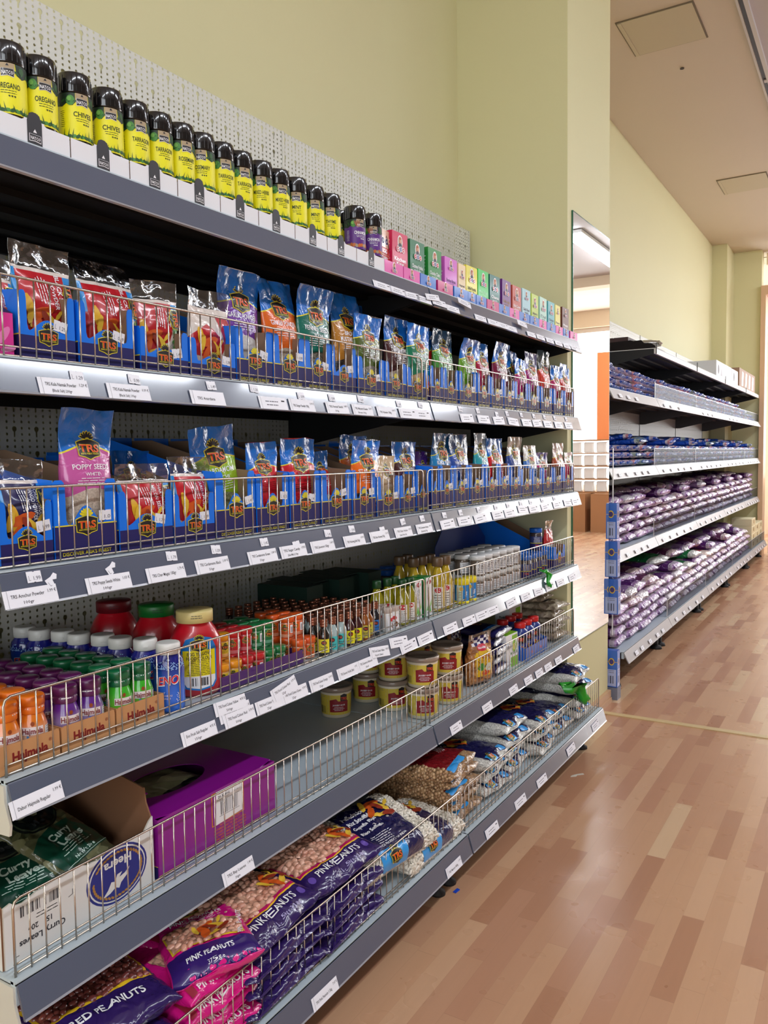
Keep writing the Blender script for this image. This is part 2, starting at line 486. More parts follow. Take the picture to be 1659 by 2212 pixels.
# long ceiling track
g = G()
TW = M((196, 192, 190), .35); TB = M((36, 30, 28), .5)
g.box(.37, .382, 2.2, 12, CEIL - .03, CEIL, TW).box(.382, .405, 2.2, 12, CEIL - .018, CEIL, TB).box(.405, .425, 2.2, 12, CEIL - .035, CEIL, TW)
tr = thing('ceiling_track', 'long black and white metal track running along the ceiling', 'track', (.4, 2.2, CEIL))
G().box(-.03, -.018, 0, 9.8, -.03, 0, TW).box(.005, .025, 0, 9.8, -.035, 0, TW).build('rail', tr)
G().box(-.018, .005, 0, 9.8, -.018, 0, TB).build('slot', tr)
G().box(-.014, .001, 2.6, 2.64, -.024, -.016, M((200, 190, 190), .4)).build('clip', tr)
# grey soffit beyond the track
struct('trim_4', G().box(.425, X1, YB, 9.55, CEIL - .012, CEIL - .001, M((190, 184, 184), .7)), 'greyer ceiling panel beyond the track')
# fluorescent luminaires over the aisle
LG = M((240, 246, 255), .5, emit=LAMP_STRENGTH * 1.25, name='lamp_glow')
def luminaire(x, y, label):
    t = thing('ceiling_lamp', label, 'lamp', (x, y, CEIL - .02), 0, 'fluorescent ceiling lamps')
    G().box(-.09, .09, -.78, .78, -.03, 0, M((235, 235, 235), .4)).build('housing', t)
    g = G()
    pr = [(math.sin(a) * .085, -.03 - math.cos(a) * .05) for a in [math.radians(k) for k in range(-90, 91, 20)]]
    n = len(pr); vs = [(x_, yy, z_) for yy in (-.77, .77) for x_, z_ in pr]
    g.add(vs, [(i, i + 1, n + i + 1, n + i) for i in range(n - 1)] + [tuple(range(n - 1, -1, -1)), tuple(range(n, 2 * n))], LG)
    g.build('diffuser', t)
names = ['above the photographer', 'over the near shelves', 'over the aisle beside the pillar', 'beyond the pillar', 'over the far shelves', 'seen in the mirror', 'near the end window', 'closest to the shop front']
for i, y in enumerate((-1.4, .6, 2.6, 4.7, 6.6, 8.1, 10.9, -3.2)):
    luminaire(1.5 if y > 7 else 2.15, y, 'long white fluorescent ceiling lamp ' + names[i])
for i, y in enumerate((6.4, 9.0)):
    luminaire(3.6, y, 'long white fluorescent lamp over the second aisle, ' + ['nearer', 'farther'][i] + ' from the shop front')
# mirror on the pillar
t = thing('wall_mirror', 'tall frameless mirror fixed on the face of the yellow pillar', 'mirror', (-.06, 2.60, .38))
MIR = M((235, 240, 238), .0, metal=1., name='mirror_silver')
G().box(.006, .0065, .004, .526, .004, 1.77, MIR).build('mirror_face', t)
G().box(0, .006, 0, .53, 0, 1.775, M((18, 92, 66), .15, name='green_glass_edge')).build('glass_edge', t)
# cartons and bright packaging seen in the mirror at the end of the aisle
CARD = M((176, 128, 88), .8, bump=.0004, bscale=40)
for i, (a, b_) in enumerate(((1.9, 2.55), (2.6, 3.3))):
    t = thing('cardboard_carton', 'brown carton below the end window, ' + ['left' , 'right'][i] + ' one of the two', 'box', ((a + b_) / 2, 11.6, 0))
    G().box(-.32, .32, -.25, .25, 0, .57, CARD).build('carton', t)
    G().box(-.32, .0, -.252, .25, .57, .575, CARD).box(.004, .32, -.252, .25, .57, .575, CARD).build('flap', t)
t = thing('bottle_crate_stack', 'shelf rack of white canisters standing before the end window', 'rack', (2.6, 11.75, .575))
g = G()
for z in (0, .2, .4, .6, .8): g.box(-.8, .8, -.1, .1, z, z + .02, CARD)
for x in (-.8, .78): g.box(x, x + .02, -.1, .1, 0, .82, CARD)
g.build('rack', t)
WH = M((240, 240, 240), .4)
wc = G().rbox(-.075, .075, -.07, .07, 0, .16, .02, WH).build('white_canister'); tag(wc, 'white canister in the rack by the end window', 'canister', 'white canisters by the end window')
first = True
for zi in range(4):
    for xi in range(8):
        loc = (1.9 + xi * .195, 11.75, .596 + zi * .2)
        if first: wc.location = loc; first = False
        else: dup(wc, loc)
# ------------------------------------------------------------ shelving
ZS = {1: 1.617, 2: 1.3194, 3: 1.0263, 4: .736, 5: .446, 6: .168}
XB = -.465
def pegboard_mat():
    m = bpy.data.materials.new('perforated_steel_panel'); m.use_nodes = True
    nt = m.node_tree; b = nt.nodes['Principled BSDF']; out = nt.nodes['Material Output']
    b.inputs['Base Color'].default_value = lin((214, 214, 204)); b.inputs['Roughness'].default_value = .45
    tc = nt.nodes.new('ShaderNodeTexCoord'); sp = nt.nodes.new('ShaderNodeSeparateXYZ'); nt.links.new(tc.outputs['Object'], sp.inputs[0])
    y, z = sp.outputs[1], sp.outputs[2]
    md = lambda a, k: math_node(nt, 'FLOORED_MODULO', a, k)
    hyp = lambda a, b_: math_node(nt, 'SQRT', math_node(nt, 'ADD', math_node(nt, 'MULTIPLY', a, a), math_node(nt, 'MULTIPLY', b_, b_)))
    dy = math_node(nt, 'SUBTRACT', md(y, .05 / 3), .05 / 6); dz = math_node(nt, 'SUBTRACT', md(z, .0125), .00625)
    sm = math_node(nt, 'LESS_THAN', hyp(dy, dz), .0028)
    ky = math_node(nt, 'SUBTRACT', md(y, .05), .05 / 6); kz = md(z, .05)
    incol = math_node(nt, 'LESS_THAN', math_node(nt, 'ABSOLUTE', ky), .0083)
    up = math_node(nt, 'GREATER_THAN', kz, .0252)
    sm = math_node(nt, 'MULTIPLY', sm, math_node(nt, 'SUBTRACT', 1, math_node(nt, 'MULTIPLY', incol, up)))
    hd = math_node(nt, 'LESS_THAN', hyp(ky, math_node(nt, 'SUBTRACT', kz, .042)), .0056)
    tl = math_node(nt, 'MULTIPLY', math_node(nt, 'LESS_THAN', math_node(nt, 'ABSOLUTE', ky), .0021),
                   math_node(nt, 'LESS_THAN', math_node(nt, 'ABSOLUTE', math_node(nt, 'SUBTRACT', kz, .034)), .008))
    hole = math_node(nt, 'MAXIMUM', sm, math_node(nt, 'MAXIMUM', hd, tl))
    edge = math_node(nt, 'LESS_THAN', math_node(nt, 'ABSOLUTE', math_node(nt, 'SUBTRACT', md(z, .4), .2)), .0012)
    nt.links.new(mix_col(nt, math_node(nt, 'MULTIPLY', edge, .5), lin((214, 214, 204)), lin((90, 88, 84))), b.inputs['Base Color'])
    tr = nt.nodes.new('ShaderNodeBsdfTransparent'); mx = nt.nodes.new('ShaderNodeMixShader')
    nt.links.new(hole, mx.inputs[0]); nt.links.new(b.outputs[0], mx.inputs[1]); nt.links.new(tr.outputs[0], mx.inputs[2])
    nt.links.new(mx.outputs[0], out.inputs[0])
    return m
PEG = pegboard_mat()
STEEL = M((212, 210, 198), .42, name='cream_steel')
PLATE = M((188, 201, 208), .38, name='pale_blue_grey_shelf_steel')
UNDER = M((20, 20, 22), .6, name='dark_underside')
RAIL = M((84, 92, 110), .2, coat=.8, name='grey_price_rail')
RAILB = M((150, 152, 160), .2, coat=1., name='rail_lip')
DARK = M((14, 14, 16), .6, name='black_gap')
WIRE = M((206, 196, 184), .26, metal=1., name='chromed_wire')
CARDW = M((236, 238, 246), .45, name='white_card')
INK = M((40, 40, 48), .7, name='dark_ink')
INKG = M((110, 110, 122), .7, name='grey_ink')
RUB = M((30, 28, 28), .7, name='black_rubber')

def sweep_y(g, prof, y0, y1, mats, smooth=False):
    """closed profile (x, z) run along y, one material per edge"""
    n = len(prof)
    vs = [(x, y0, z) for x, z in prof] + [(x, y1, z) for x, z in prof]
    for i in range(n):
        j = (i + 1) % n
        g.add([vs[i], vs[j], vs[n + j], vs[n + i]], [(0, 1, 2, 3)], mats[i % len(mats)], smooth)
    tr = geometry.tessellate_polygon([[Vector((x, z, 0)) for x, z in prof]])
    g.add([vs[i] for i in range(n)], [tuple(t) for t in tr], mats[0]); g.add([vs[n + i] for i in range(n)], [tuple(t)[::-1] for t in tr], mats[0])

def shelf_geo(w, xf, z, plate=PLATE, under=UNDER):
    g = G()
    g.box(XB, xf - .006, .003, w - .003, z - .004, z, plate)
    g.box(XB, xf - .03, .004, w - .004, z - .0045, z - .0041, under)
    g.box(xf - .012, xf - .0005, .003, w - .003, z - .034, z + .0004, plate)
    g.box(xf - .0022, xf, .003, w - .003, z - .0042, z - .0018, DARK)
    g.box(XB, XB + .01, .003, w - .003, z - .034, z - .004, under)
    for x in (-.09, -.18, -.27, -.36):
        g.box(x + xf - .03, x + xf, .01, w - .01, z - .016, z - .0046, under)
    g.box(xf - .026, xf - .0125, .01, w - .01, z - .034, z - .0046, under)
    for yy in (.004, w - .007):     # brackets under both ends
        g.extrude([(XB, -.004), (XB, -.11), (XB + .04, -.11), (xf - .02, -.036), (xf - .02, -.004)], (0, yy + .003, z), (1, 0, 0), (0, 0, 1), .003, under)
    return g
def rail_geo(w, xf, z, h=.0507, out=.0162, mat=RAIL, lip=RAILB):
    g = G()
    pr = [(xf + .0003, z - .0045), (xf + .0015, z - .0025), (xf + .0025, z - .004), (xf + out, z - h + .003), (xf + out + .0018, z - h), (xf + out - .003, z - h - .0012), (xf + .0003, z - .012)]
    sweep_y(g, pr, .004, w - .004, [mat, mat, mat, lip, lip, mat, mat])
    return g
def fence_geo(w, x, z, h, n=49):
    g = G()
    a, b = .012, w - .013
    tp = [(x, a, z - .002), (x, a, z + h - .012), (x, a + .003, z + h - .004), (x, a + .011, z + h), (x, b - .011, z + h), (x, b - .003, z + h - .004), (x, b, z + h - .012), (x, b, z - .002)]
    g.tube(tp, .0021, WIRE, 6)
    g.tube([(x - .003, a, z + .0035), (x - .003, b, z + .0035)], .0018, WIRE, 5)
    g.tube([(x - .003, a, z + .0165), (x - .003, b, z + .0165)], .0015, WIRE, 5)
    for i in range(1, n - 1):
        yy = a + (b - a) * i / (n - 1)
        g.tube([(x, yy, z + h), (x, yy, z + .001)], .0013, WIRE, 5)
    return g
def card_geo(lines, price, w=.084, h=.026, seed=0, unread=False):
    g = G(); g.box(-.0002, .0003, -w / 2, w / 2, -h / 2, h / 2, CARDW)
    it = [RC(-w / 2 + .006, -w / 2 + .0065, -h / 2, h / 2, INKG, 1)]
    if unread:
        it += small(-.004, h * .08, w * .55, 2, h * .28, INKG, 1, seed) + [RC(w * .3, w * .42, h * .15, h * .26, INK, 1)]
    else:
        it.append(T(lines[0], -w * .06, h * .12 if len(lines) > 1 and lines[1] else -h * .05, .0072, INK, .01, w=min(w * .62, .0042 * len(lines[0]) * .86), layer=1))
        if len(lines) > 1 and lines[1]: it.append(T(lines[1], -w * .06, -h * .26, .0062, INK, .01, w=min(w * .4, .0036 * len(lines[1]) * .9), layer=1))
        if price: it.append(T(price, w * .4, h * .18, .0066, INK, .01, w=.0135, layer=1))
    put(g, it, front(.0003, 0, 0), lift=.0002)
    return g
def tag_geo(price, seed=0, torn=False):
    g = G()
    if torn: g.extrude([(-.012, -.008), (-.002, -.007), (0, .001), (.006, -.002), (.011, .003), (.008, .008), (.0, .006), (-.011, .007)], (.0003, 0, 0), (0, 1, 0), (0, 0, 1), .0004, CARDW)
    else: g.extrude([(-.0115, -.008), (-.002, -.008), (0, -.0068), (.002, -.008), (.0115, -.008), (.0115, .008), (.002, .008), (0, .0068), (-.002, .008), (-.0115, .008)], (.0003, 0, 0), (0, 1, 0), (0, 0, 1), .0004, CARDW)
    it = [RC(-.009, -.0084, -.005, .002, INKG, 1), RC(-.009, -.006, -.005, -.0044, INKG, 1)]
    if not torn: it.append(T(price, .004, -.002, .0078, INKG, .01, w=.011, layer=1))
    put(g, it, front(.0003, 0, 0), lift=.0002)
    return g

CARDS = {
 2: [(138, 845, ('TRS Kala Namak Powder', '(Black Salt) 200gr'), '1.29 €', 0), (278, 853, ('TRS Kala Namak Powder', '(Black Salt) 100gr'), '0.99 €', 0), (448, 863, ('TRS Anardana', ''), '', 0),
     (590, 883, 0, 0, 0), (652, 885, ('TRS Ginger Powder 100g', ''), '0.99 €', 0), (728, 893, ('TRS Fennel Seeds', '100g'), '0.89 €', .02), (783, 896, ('TRS Mustard Seeds', 'Brown 100g'), '0.69 €', 0), (834, 900, ('TRS Ajwain 100g', ''), '0.99 €', 0), (880, 902, 0, 0, 0), (912, 906, 0, 0, 0),
     (1008, 909, 0, 0, .03), (1044, 909, 0, 0, 0), (1077, 911, 0, 0, .03), (1108, 913, 0, 0, -.05), (1137, 915, 0, 0, 0), (1160, 914, 0, 0, .05), (1183, 917, 0, 0, 0), (1206, 919, 0, 0, 0), (1228, 919, 0, 0, 0)],
 3: [(67, 1298, ('TRS Amchur Powder', '100gr'), '1.99 €', 0), (235, 1263, ('TRS Poppy Seeds White', '100gr'), '1.03 €', 0), (358, 1243, ('TRS Char Magaz 100gr', ''), '1.79 €', 0), (459, 1224, ('TRS Cardamoms Black', '50gr'), '1.09 €', 0),
     (567, 1205, ('TRS Cardamoms Green', '50gr'), '1.89 €', 0), (633, 1196, ('TRS Sugar Candy', '(Sakar/Misri) 100gr'), '0.95 €', 0), (697, 1184, ('TRS Javentri 50gr', ''), '1.45 €', 0), (765, 1173, ('TRS Nutmeg Jaifal 50gr', ''), '0.99 €', 0), (819, 1163, ('TRS Star Aniseed 50g', ''), '1.29 €', 0),
     (871, 1151, ('TRS Star Anise', '(Badian Whole) 50g'), '0.99 €', 0), (916, 1145, ('TRS Cinnamon Sticks', '(Dalchini) 50g'), '0.89 €', 0),
     (966, 1132, 0, 0, .02), (1003, 1125, 0, 0, 0), (1037, 1120, 0, 0, .04), (1075, 1112, 0, 0, 0), (1101, 1108, 0, 0, 0), (1130, 1100, 0, 0, -.06), (1152, 1099, 0, 0, 0), (1178, 1095, 0, 0, .03), (1203, 1090, 0, 0, 0), (1226, 1086, 0, 0, -.04), (1243, 1083, 0, 0, 0)],
 4: [(80, 1728, ('Dabur Hajmola Regular', ''), '1.99 €', .03), (430, 1588, ('Eno Fruit Salt Regular', '150gr'), '4.95 €', 0), (503, 1506, ('TRS Food Colour Yellow', '500gr'), '4.95 €', -.02), (510, 1538, ('TRS Food Colour Green', '500gr'), '4.95 €', 0), (517, 1556, ('TRS Food Colour Red', '500gr'), '3.90 €', 0),
     (617, 1488, ('TRS Food Colour Red', '25gr'), '0.99 €', .17), (583, 1531, ('TRS Food Colour Yellow', '25gr'), '0.99 €', 0), (636, 1510, ('TRS Food Colour Green', '25gr'), '0.99 €', .0), (694, 1480, ('TRS Food Colour Orange', '25gr'), '0.99 €', 0), (752, 1458, ('TRS Essence Vanilla 28ml', ''), '0.95 €', 0), (793, 1441, ('TRS Essence Almond', '28ml'), '0.95 €', 0), (822, 1408, ('TRS Food Colour Yellow', 'liquid 28ml'), '0.85 €', -.12), (865, 1387, 0, 0, -.1), (882, 1400, 0, 0, .05), (919, 1378, 0, 0, .03),
     (973, 1359, 0, 0, .02), (1013, 1343, 0, 0, 0), (1040, 1331, 0, 0, 0), (1064, 1322, 0, 0, 0), (1104, 1303, 0, 0, .05), (1135, 1293, 0, 0, 0), (1163, 1281, 0, 0, -.05), (1187, 1271, 0, 0, 0), (1210, 1262, 0, 0, 0), (1236, 1250, 0, 0, .03)],
 5: [(515, 1890, ('TRS Bay Leaves', '30gm'), '1.49 €', 0), (985, 1577, 0, 0, .02), (1052, 1531, 0, 0, .02), (1109, 1494, 0, 0, .04), (1141, 1476, 0, 0, 0), (1164, 1461, 0, 0, 0), (1184, 1450, 0, 0, 0), (1206, 1434, 0, 0, 0), (1244, 1406, 0, 0, .05)],
 6: [(702, 2152, ('TRS Pink Peanuts 1.5kg', ''), '7.07 €', .0), (980, 1873, ('TRS Mamra 400g', ''), '1.99 €', 0), (1062, 1796, 0, 0, 0), (1124, 1733, 0, 0, 0), (1170, 1687, 0, 0, 0), (1234, 1618, 0, 0, .04), (1287, 1567, 0, 0, .03)],
}
STICK = {
 2: [(165, 813, '1.29'), (290, 819, '0.99'), (457, 833, '1.49'), (550, 838, '1.39'), (650, 855, '0.99'), (717, 859, '0.99'), (780, 861, '0.69'), (862, 872, ''), (909, 874, ''), (995, 882, ''), (1033, 886, ''), (1073, 895, ''), (1096, 889, ''), (1127, 896, ''), (1154, 898, ''), (1177, 899, ''), (1199, 900, ''), (1224, 902, '')],
 3: [(75, 1243, '1.99'), (113, 1253, 'torn'), (242, 1228, 'torn'), (372, 1197, '1.79'), (468, 1187, '1.09'), (572, 1169, '1.45'), (638, 1177, '0.95'), (709, 1152, '1.45'), (761, 1142, '0.99'), (824, 1145, ''), (871, 1127, ''), (913, 1120, ''), (961, 1113, ''), (996, 1103, ''), (1035, 1101, ''), (1072, 1094, ''), (1098, 1091, ''), (1126, 1088, ''), (1147, 1082, ''), (1172, 1077, ''), (1198, 1076, '')],
}
BOARD = None
for bay in (0, 1):
    y0 = 1.25 * bay
    unit = thing('shelving_unit', ['grey and cream gondola shelf unit standing nearest the photographer', 'grey and cream gondola shelf unit standing against the pillar'][bay], 'shelves', (0, y0, 0), 0, None)
    G().box(XB - .0012, XB, .004, 1.246, .1, 2.11, PEG).build('back_panel', unit)
    g = G()
    for yy in ((0, .004), (1.246, 1.25)): G().box(XB - .06, XB + .002, yy[0], yy[1], .02, 2.112, STEEL).build('upright', unit)
    g = G()
    for yy in (0.03, 1.215): G().box(-.46, .05, yy - .015, yy + .015, .035, .13, M((30, 26, 26), .6)).lathe([(.021, 0), (.020, .009), (.009, .015), (.009, .05)], RUB, 14, .03, yy, 0).build('foot', unit)
    for k in range(1, 7):
        xf = 0. if k < 6 else .1025
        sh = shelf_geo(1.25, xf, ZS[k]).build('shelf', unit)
        if bay == 0 and k in (4, 5):
            G().extrude([(XB, -.002), (XB, -.10), (-.05, -.078), (.006, -.075), (.009, -.06), (-.001, -.03), (-.002, -.006)], (0, -.0005, ZS[k]), (1, 0, 0), (0, 0, 1), .004, STEEL).build('end_bracket', sh)
        rail_geo(1.25, xf, ZS[k]).build('price_rail', sh)
        if k > 1:
            fence_geo(1.25, xf - .013, ZS[k], .1128 if k < 6 else .1206).build('wire_divider', sh)
        tilt = math.atan2(.0137, .0437)
        for n_, (u, v, ln_, pr, rz) in enumerate(CARDS.get(k, [])):
            p = at(u, v, 0, xf + .0135)
            if (p.y >= 1.25) != bool(bay): continue
            o = card_geo(ln_ or ('',), pr, seed=n_ + k * 40, unread=not ln_, w=.084 if k != 5 or bay == 0 else .07, h=.025).build('price_card', sh)
            dzz = max(-.0375, min(-.0125, p.z - ZS[k]))
            o.location = (xf + .0028 + (-dzz - .004) * .0137 / .0437 + .0012 + .0004 * (n_ % 3), p.y - y0, ZS[k] + dzz)
            o.rotation_euler = (rz, -tilt, 0)
        for n_, (u, v, pr) in enumerate(STICK.get(k, [])):
            p = at(u, v, 0, xf + .008)
            if (p.y >= 1.25) != bool(bay): continue
            o = tag_geo(pr or '0.99', n_, pr == 'torn').build('price_sticker', sh)
            dzz = max(-.03, min(-.012, p.z - ZS[k]))
            o.location = (xf + .0028 + (-dzz - .004) * .0137 / .0437 + .001, p.y - y0, ZS[k] + dzz)
            o.rotation_euler = (.5 if pr == 'torn' else R.uniform(-.1, .1), -tilt, 0)
# narrow cards along the top rail
def toprail(bay, cards):
    unit = [o for o in COL.objects if o.get('category') == 'shelves'][bay]
    sh = min((c for c in unit.children if c.name.startswith('shelf')), key=lambda c: int((c.name.split('.') + ['0'])[1]))
    tilt = math.atan2(.0137, .0437)
    for i, (u, v, rz) in enumerate(cards):
        p = at(u, v, 0, .012)
        o = card_geo(('',), '', w=.078, h=.017, seed=i + 90, unread=True).build('price_card', sh)
        o.location = (.017, p.y - 1.25 * bay, max(p.z, ZS[1] - .043)); o.rotation_euler = (rz, -tilt, 0)
toprail(0, [(822, 619, .0), (856, 632, .0), (886, 640, .05), (912, 655, 0), (931, 643, .1)])
toprail(1, [(945, 655, .0), (975, 668, 0), (1000, 655, -.1), (1035, 688, 0), (1062, 697, 0), (1084, 704, 0), (1103, 711, 0), (1125, 700, -.05), (1145, 723, 0), (1165, 729, 0), (1185, 736, 0), (1204, 742, 0), (1222, 748, 0), (1238, 752, 0)])

# ------------------------------------------------------------ far shelving
XFU, XFB = -.125, -.043
ZF = {1: 1.80, 2: 1.502, 3: 1.102, 4: .674, 5: .187}
YF = [3.36, 4.36, 5.645, 6.93, 8.215, 9.28]
ACR = clear_film('clear_acrylic', (222, 224, 228), .03, .25, 0, cap=.045)
RAILF = M((166, 162, 162), .45, coat=.1, name='pale_price_rail')
PEGF = PEG
for b in range(5):
    ya, yb = YF[b], YF[b + 1]; w = yb - ya
    unit = thing('shelving_unit', 'cream gondola shelf unit beyond the pillar, ' + nth(b) + ' of five from the mirror', 'shelves', (0, ya, 0), 0, 'far shelving units')
    XB_ = XB; XB = -.535
    if b < 4: G().box(XB - .0012, XB, .004, w - .004, .1, 2.06, PEGF).build('back_panel', unit)
    g = G().box(XB - .012, XB + .004, 0, .005, .02, 2.062, STEEL)
    g.build('upright', unit)
    for yy in (.045, w - .045): G().box(-.5, -.09, yy - .015, yy + .015, .03, .14, M((40, 36, 34), .6)).lathe([(.035, 0), (.03, .015), (.012, .022), (.012, .05)], RUB, 12, -.1, yy, 0).build('foot', unit)
    for k in range(1, 6):
        if b == 0 and k == 1: continue      # the nearest bay has no top shelf
        xf = XFU if k < 5 else XFB
        pl = PLATE if k > 1 else M((225, 222, 216), .4)
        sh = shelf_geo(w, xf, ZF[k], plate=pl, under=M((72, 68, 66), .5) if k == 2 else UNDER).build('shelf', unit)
        if k > 1: rail_geo(w, xf, ZF[k], .055, .026, RAILF, RAILF).build('price_rail', sh)
        elif b: 
            G().box(xf, xf + .004, .0, .006, ZF[k] - .035, ZF[k] + .03, DARK).build('divider_clip', sh)
        if k > 1 and b > 0:
            g = G().box(xf - .008, xf - .005, .008, w - .008, ZF[k] + .001, ZF[k] + (.1 if k > 2 else .085), ACR)
            g.box(xf - .0085, xf - .0045, .004, .008, ZF[k], ZF[k] + .1, M((190, 190, 190), .2)).box(xf - .0085, xf - .0045, .008, w - .008, ZF[k] + (.1 if k > 2 else .085), ZF[k] + (.1 if k > 2 else .085) + .002, M((215, 215, 215), .2))
            g.build('acrylic_divider', sh)
        if k > 1:
            for j in range(5 if k > 2 else 3):
                o = card_geo(('',), '', w=.055, h=.02, seed=b * 7 + j, unread=True).build('price_card', sh)
                o.location = (xf + .0235, .12 + j * (w - .2) / 5 + R.uniform(0, .05), ZF[k] - .034); o.rotation_euler = (0, -math.atan2(.022, .047), 0)
    XB = XB_
# ------------------------------------------------------------ packaging builders
YEL = M((236, 222, 40), .4, coat=.3); REDO = M((226, 72, 34), .4, coat=.3); BLK = M((26, 22, 28), .4, coat=.3)
WHT = M((240, 240, 242), .4, coat=.3); NAVY = M((38, 34, 96), .5, spec=.3); BLUE = M((10, 118, 236), .45, coat=.1, spec=.4)
SKY = M((60, 160, 225), .4, coat=.4); BROWNC = M((142, 112, 88), .85); BROWNE = M((120, 150, 190), .8)
def logo(s, fan=None, tagc=None, edge=YEL):
    o = [(-.5, .2), (-.3, .27), (0, .33), (.3, .27), (.5, .2), (.46, -.27), (.2, -.33), (0, -.42), (-.2, -.33), (-.46, -.27)]
    it = [P([(a * 1.07, b * 1.09) for a, b in o], edge, 2), P(o, BLK, 3)]
    for k in range(7):
        w = math.radians(-72 + 24 * k); c = (math.sin(w) * .19, .34 + math.cos(w) * .17)
        it.append(EL(c[0], c[1], .062, .15, edge, 2, rot=-w, n=8)); it.append(EL(c[0], c[1], .04, .125, fan or BLK, 3, rot=-w, n=8))
    it.append(T('TRS', 0, -.01, .40, YEL, .035, w=.84, layer=4)); it.append(T('TRS', 0, -.01, .385, REDO, .022, w=.80, layer=5))
    it.append(T("ASIA'S FINEST FOODS", 0, -.215, .085, tagc or YEL, .01, w=.8, layer=4))
    return xform(it, 0, 0, s)
def inside(x, y, poly):
    c = False; j = len(poly) - 1
    for i in range(len(poly)):
        if (poly[i][1] > y) != (poly[j][1] > y) and x < (poly[j][0] - poly[i][0]) * (y - poly[i][1]) / (poly[j][1] - poly[i][1]) + poly[i][0]: c = not c
        j = i
    return c
def nut_field(g, polys, f, a, b, c, mats, seed=0, lift=0., n=8, rings=4, dens=1.):
    """kernels packed under the film: each one a small ellipsoid seated on the bag's face"""
    r = random.Random(seed)
    for poly in polys:
        x0, x1 = min(p[0] for p in poly), max(p[0] for p in poly); y0, y1 = min(p[1] for p in poly), max(p[1] for p in poly)
        row = 0; y = y0; st = (a + b) * .5 * 2 / dens
        while y < y1:
            x = x0 + (row % 2) * st * .5
            while x < x1:
                px, py = x + r.uniform(-.22, .22) * st, y + r.uniform(-.22, .22) * st
                if inside(px, py, poly):
                    o = f(px, py, lift + r.uniform(-.25, .25) * c); e1 = (f(px + .002, py, lift) - f(px - .002, py, lift)).normalized(); e2 = (f(px, py + .002, lift) - f(px, py - .002, lift)); nn = e1.cross(e2).normalized(); e2 = nn.cross(e1)
                    w = r.uniform(0, PI); u1 = e1 * math.cos(w) + e2 * math.sin(w); u2 = nn.cross(u1); tl = r.uniform(-.5, .5); u1 = (u1 * math.cos(tl) + nn * math.sin(tl)); n3 = u1.cross(u2)
                    k = r.uniform(.85, 1.1); vs = [o + n3 * c * k]
                    for q in range(1, rings):
                        ph = PI * q / rings * .72
                        for z in range(n):
                            th = 2 * PI * z / n; vs.append(o + u1 * (a * k * math.sin(ph) * math.cos(th)) + u2 * (b * k * math.sin(ph) * math.sin(th)) + n3 * (c * k * math.cos(ph)))
                    fs = [(0, 1 + z, 1 + (z + 1) % n) for z in range(n)]
                    for q in range(rings - 2):
                        for z in range(n): fs.append((1 + q * n + z, 1 + (q + 1) * n + z, 1 + (q + 1) * n + (z + 1) % n, 1 + q * n + (z + 1) % n))
                    g.add(vs, fs, mats[r.randrange(len(mats))], True)
                x += st
            y += st * .86; row += 1
def food(s, a=(214, 90, 30), b=(232, 190, 60), c=(150, 50, 30)):
    A, B, C = M(a, .4, coat=.3), M(b, .4, coat=.3), M(c, .4, coat=.3)
    return xform([EL(-.1, .25, .42, .14, A, 1, .35, 9), EL(.2, .05, .3, .12, B, 2, -.9, 8), EL(-.25, -.15, .3, .11, A, 2, 1.1, 8), EL(.3, -.25, .24, .1, C, 2, .3, 8),
                  EL(-.05, -.3, .28, .1, B, 1, .1, 8), EL(.05, .1, .1, .26, C, 3, .5, 7), EL(-.38, .2, .09, .3, B, 3, -.2, 7), EL(.42, .22, .2, .06, B, 3, .9, 7)], 0, 0, s)
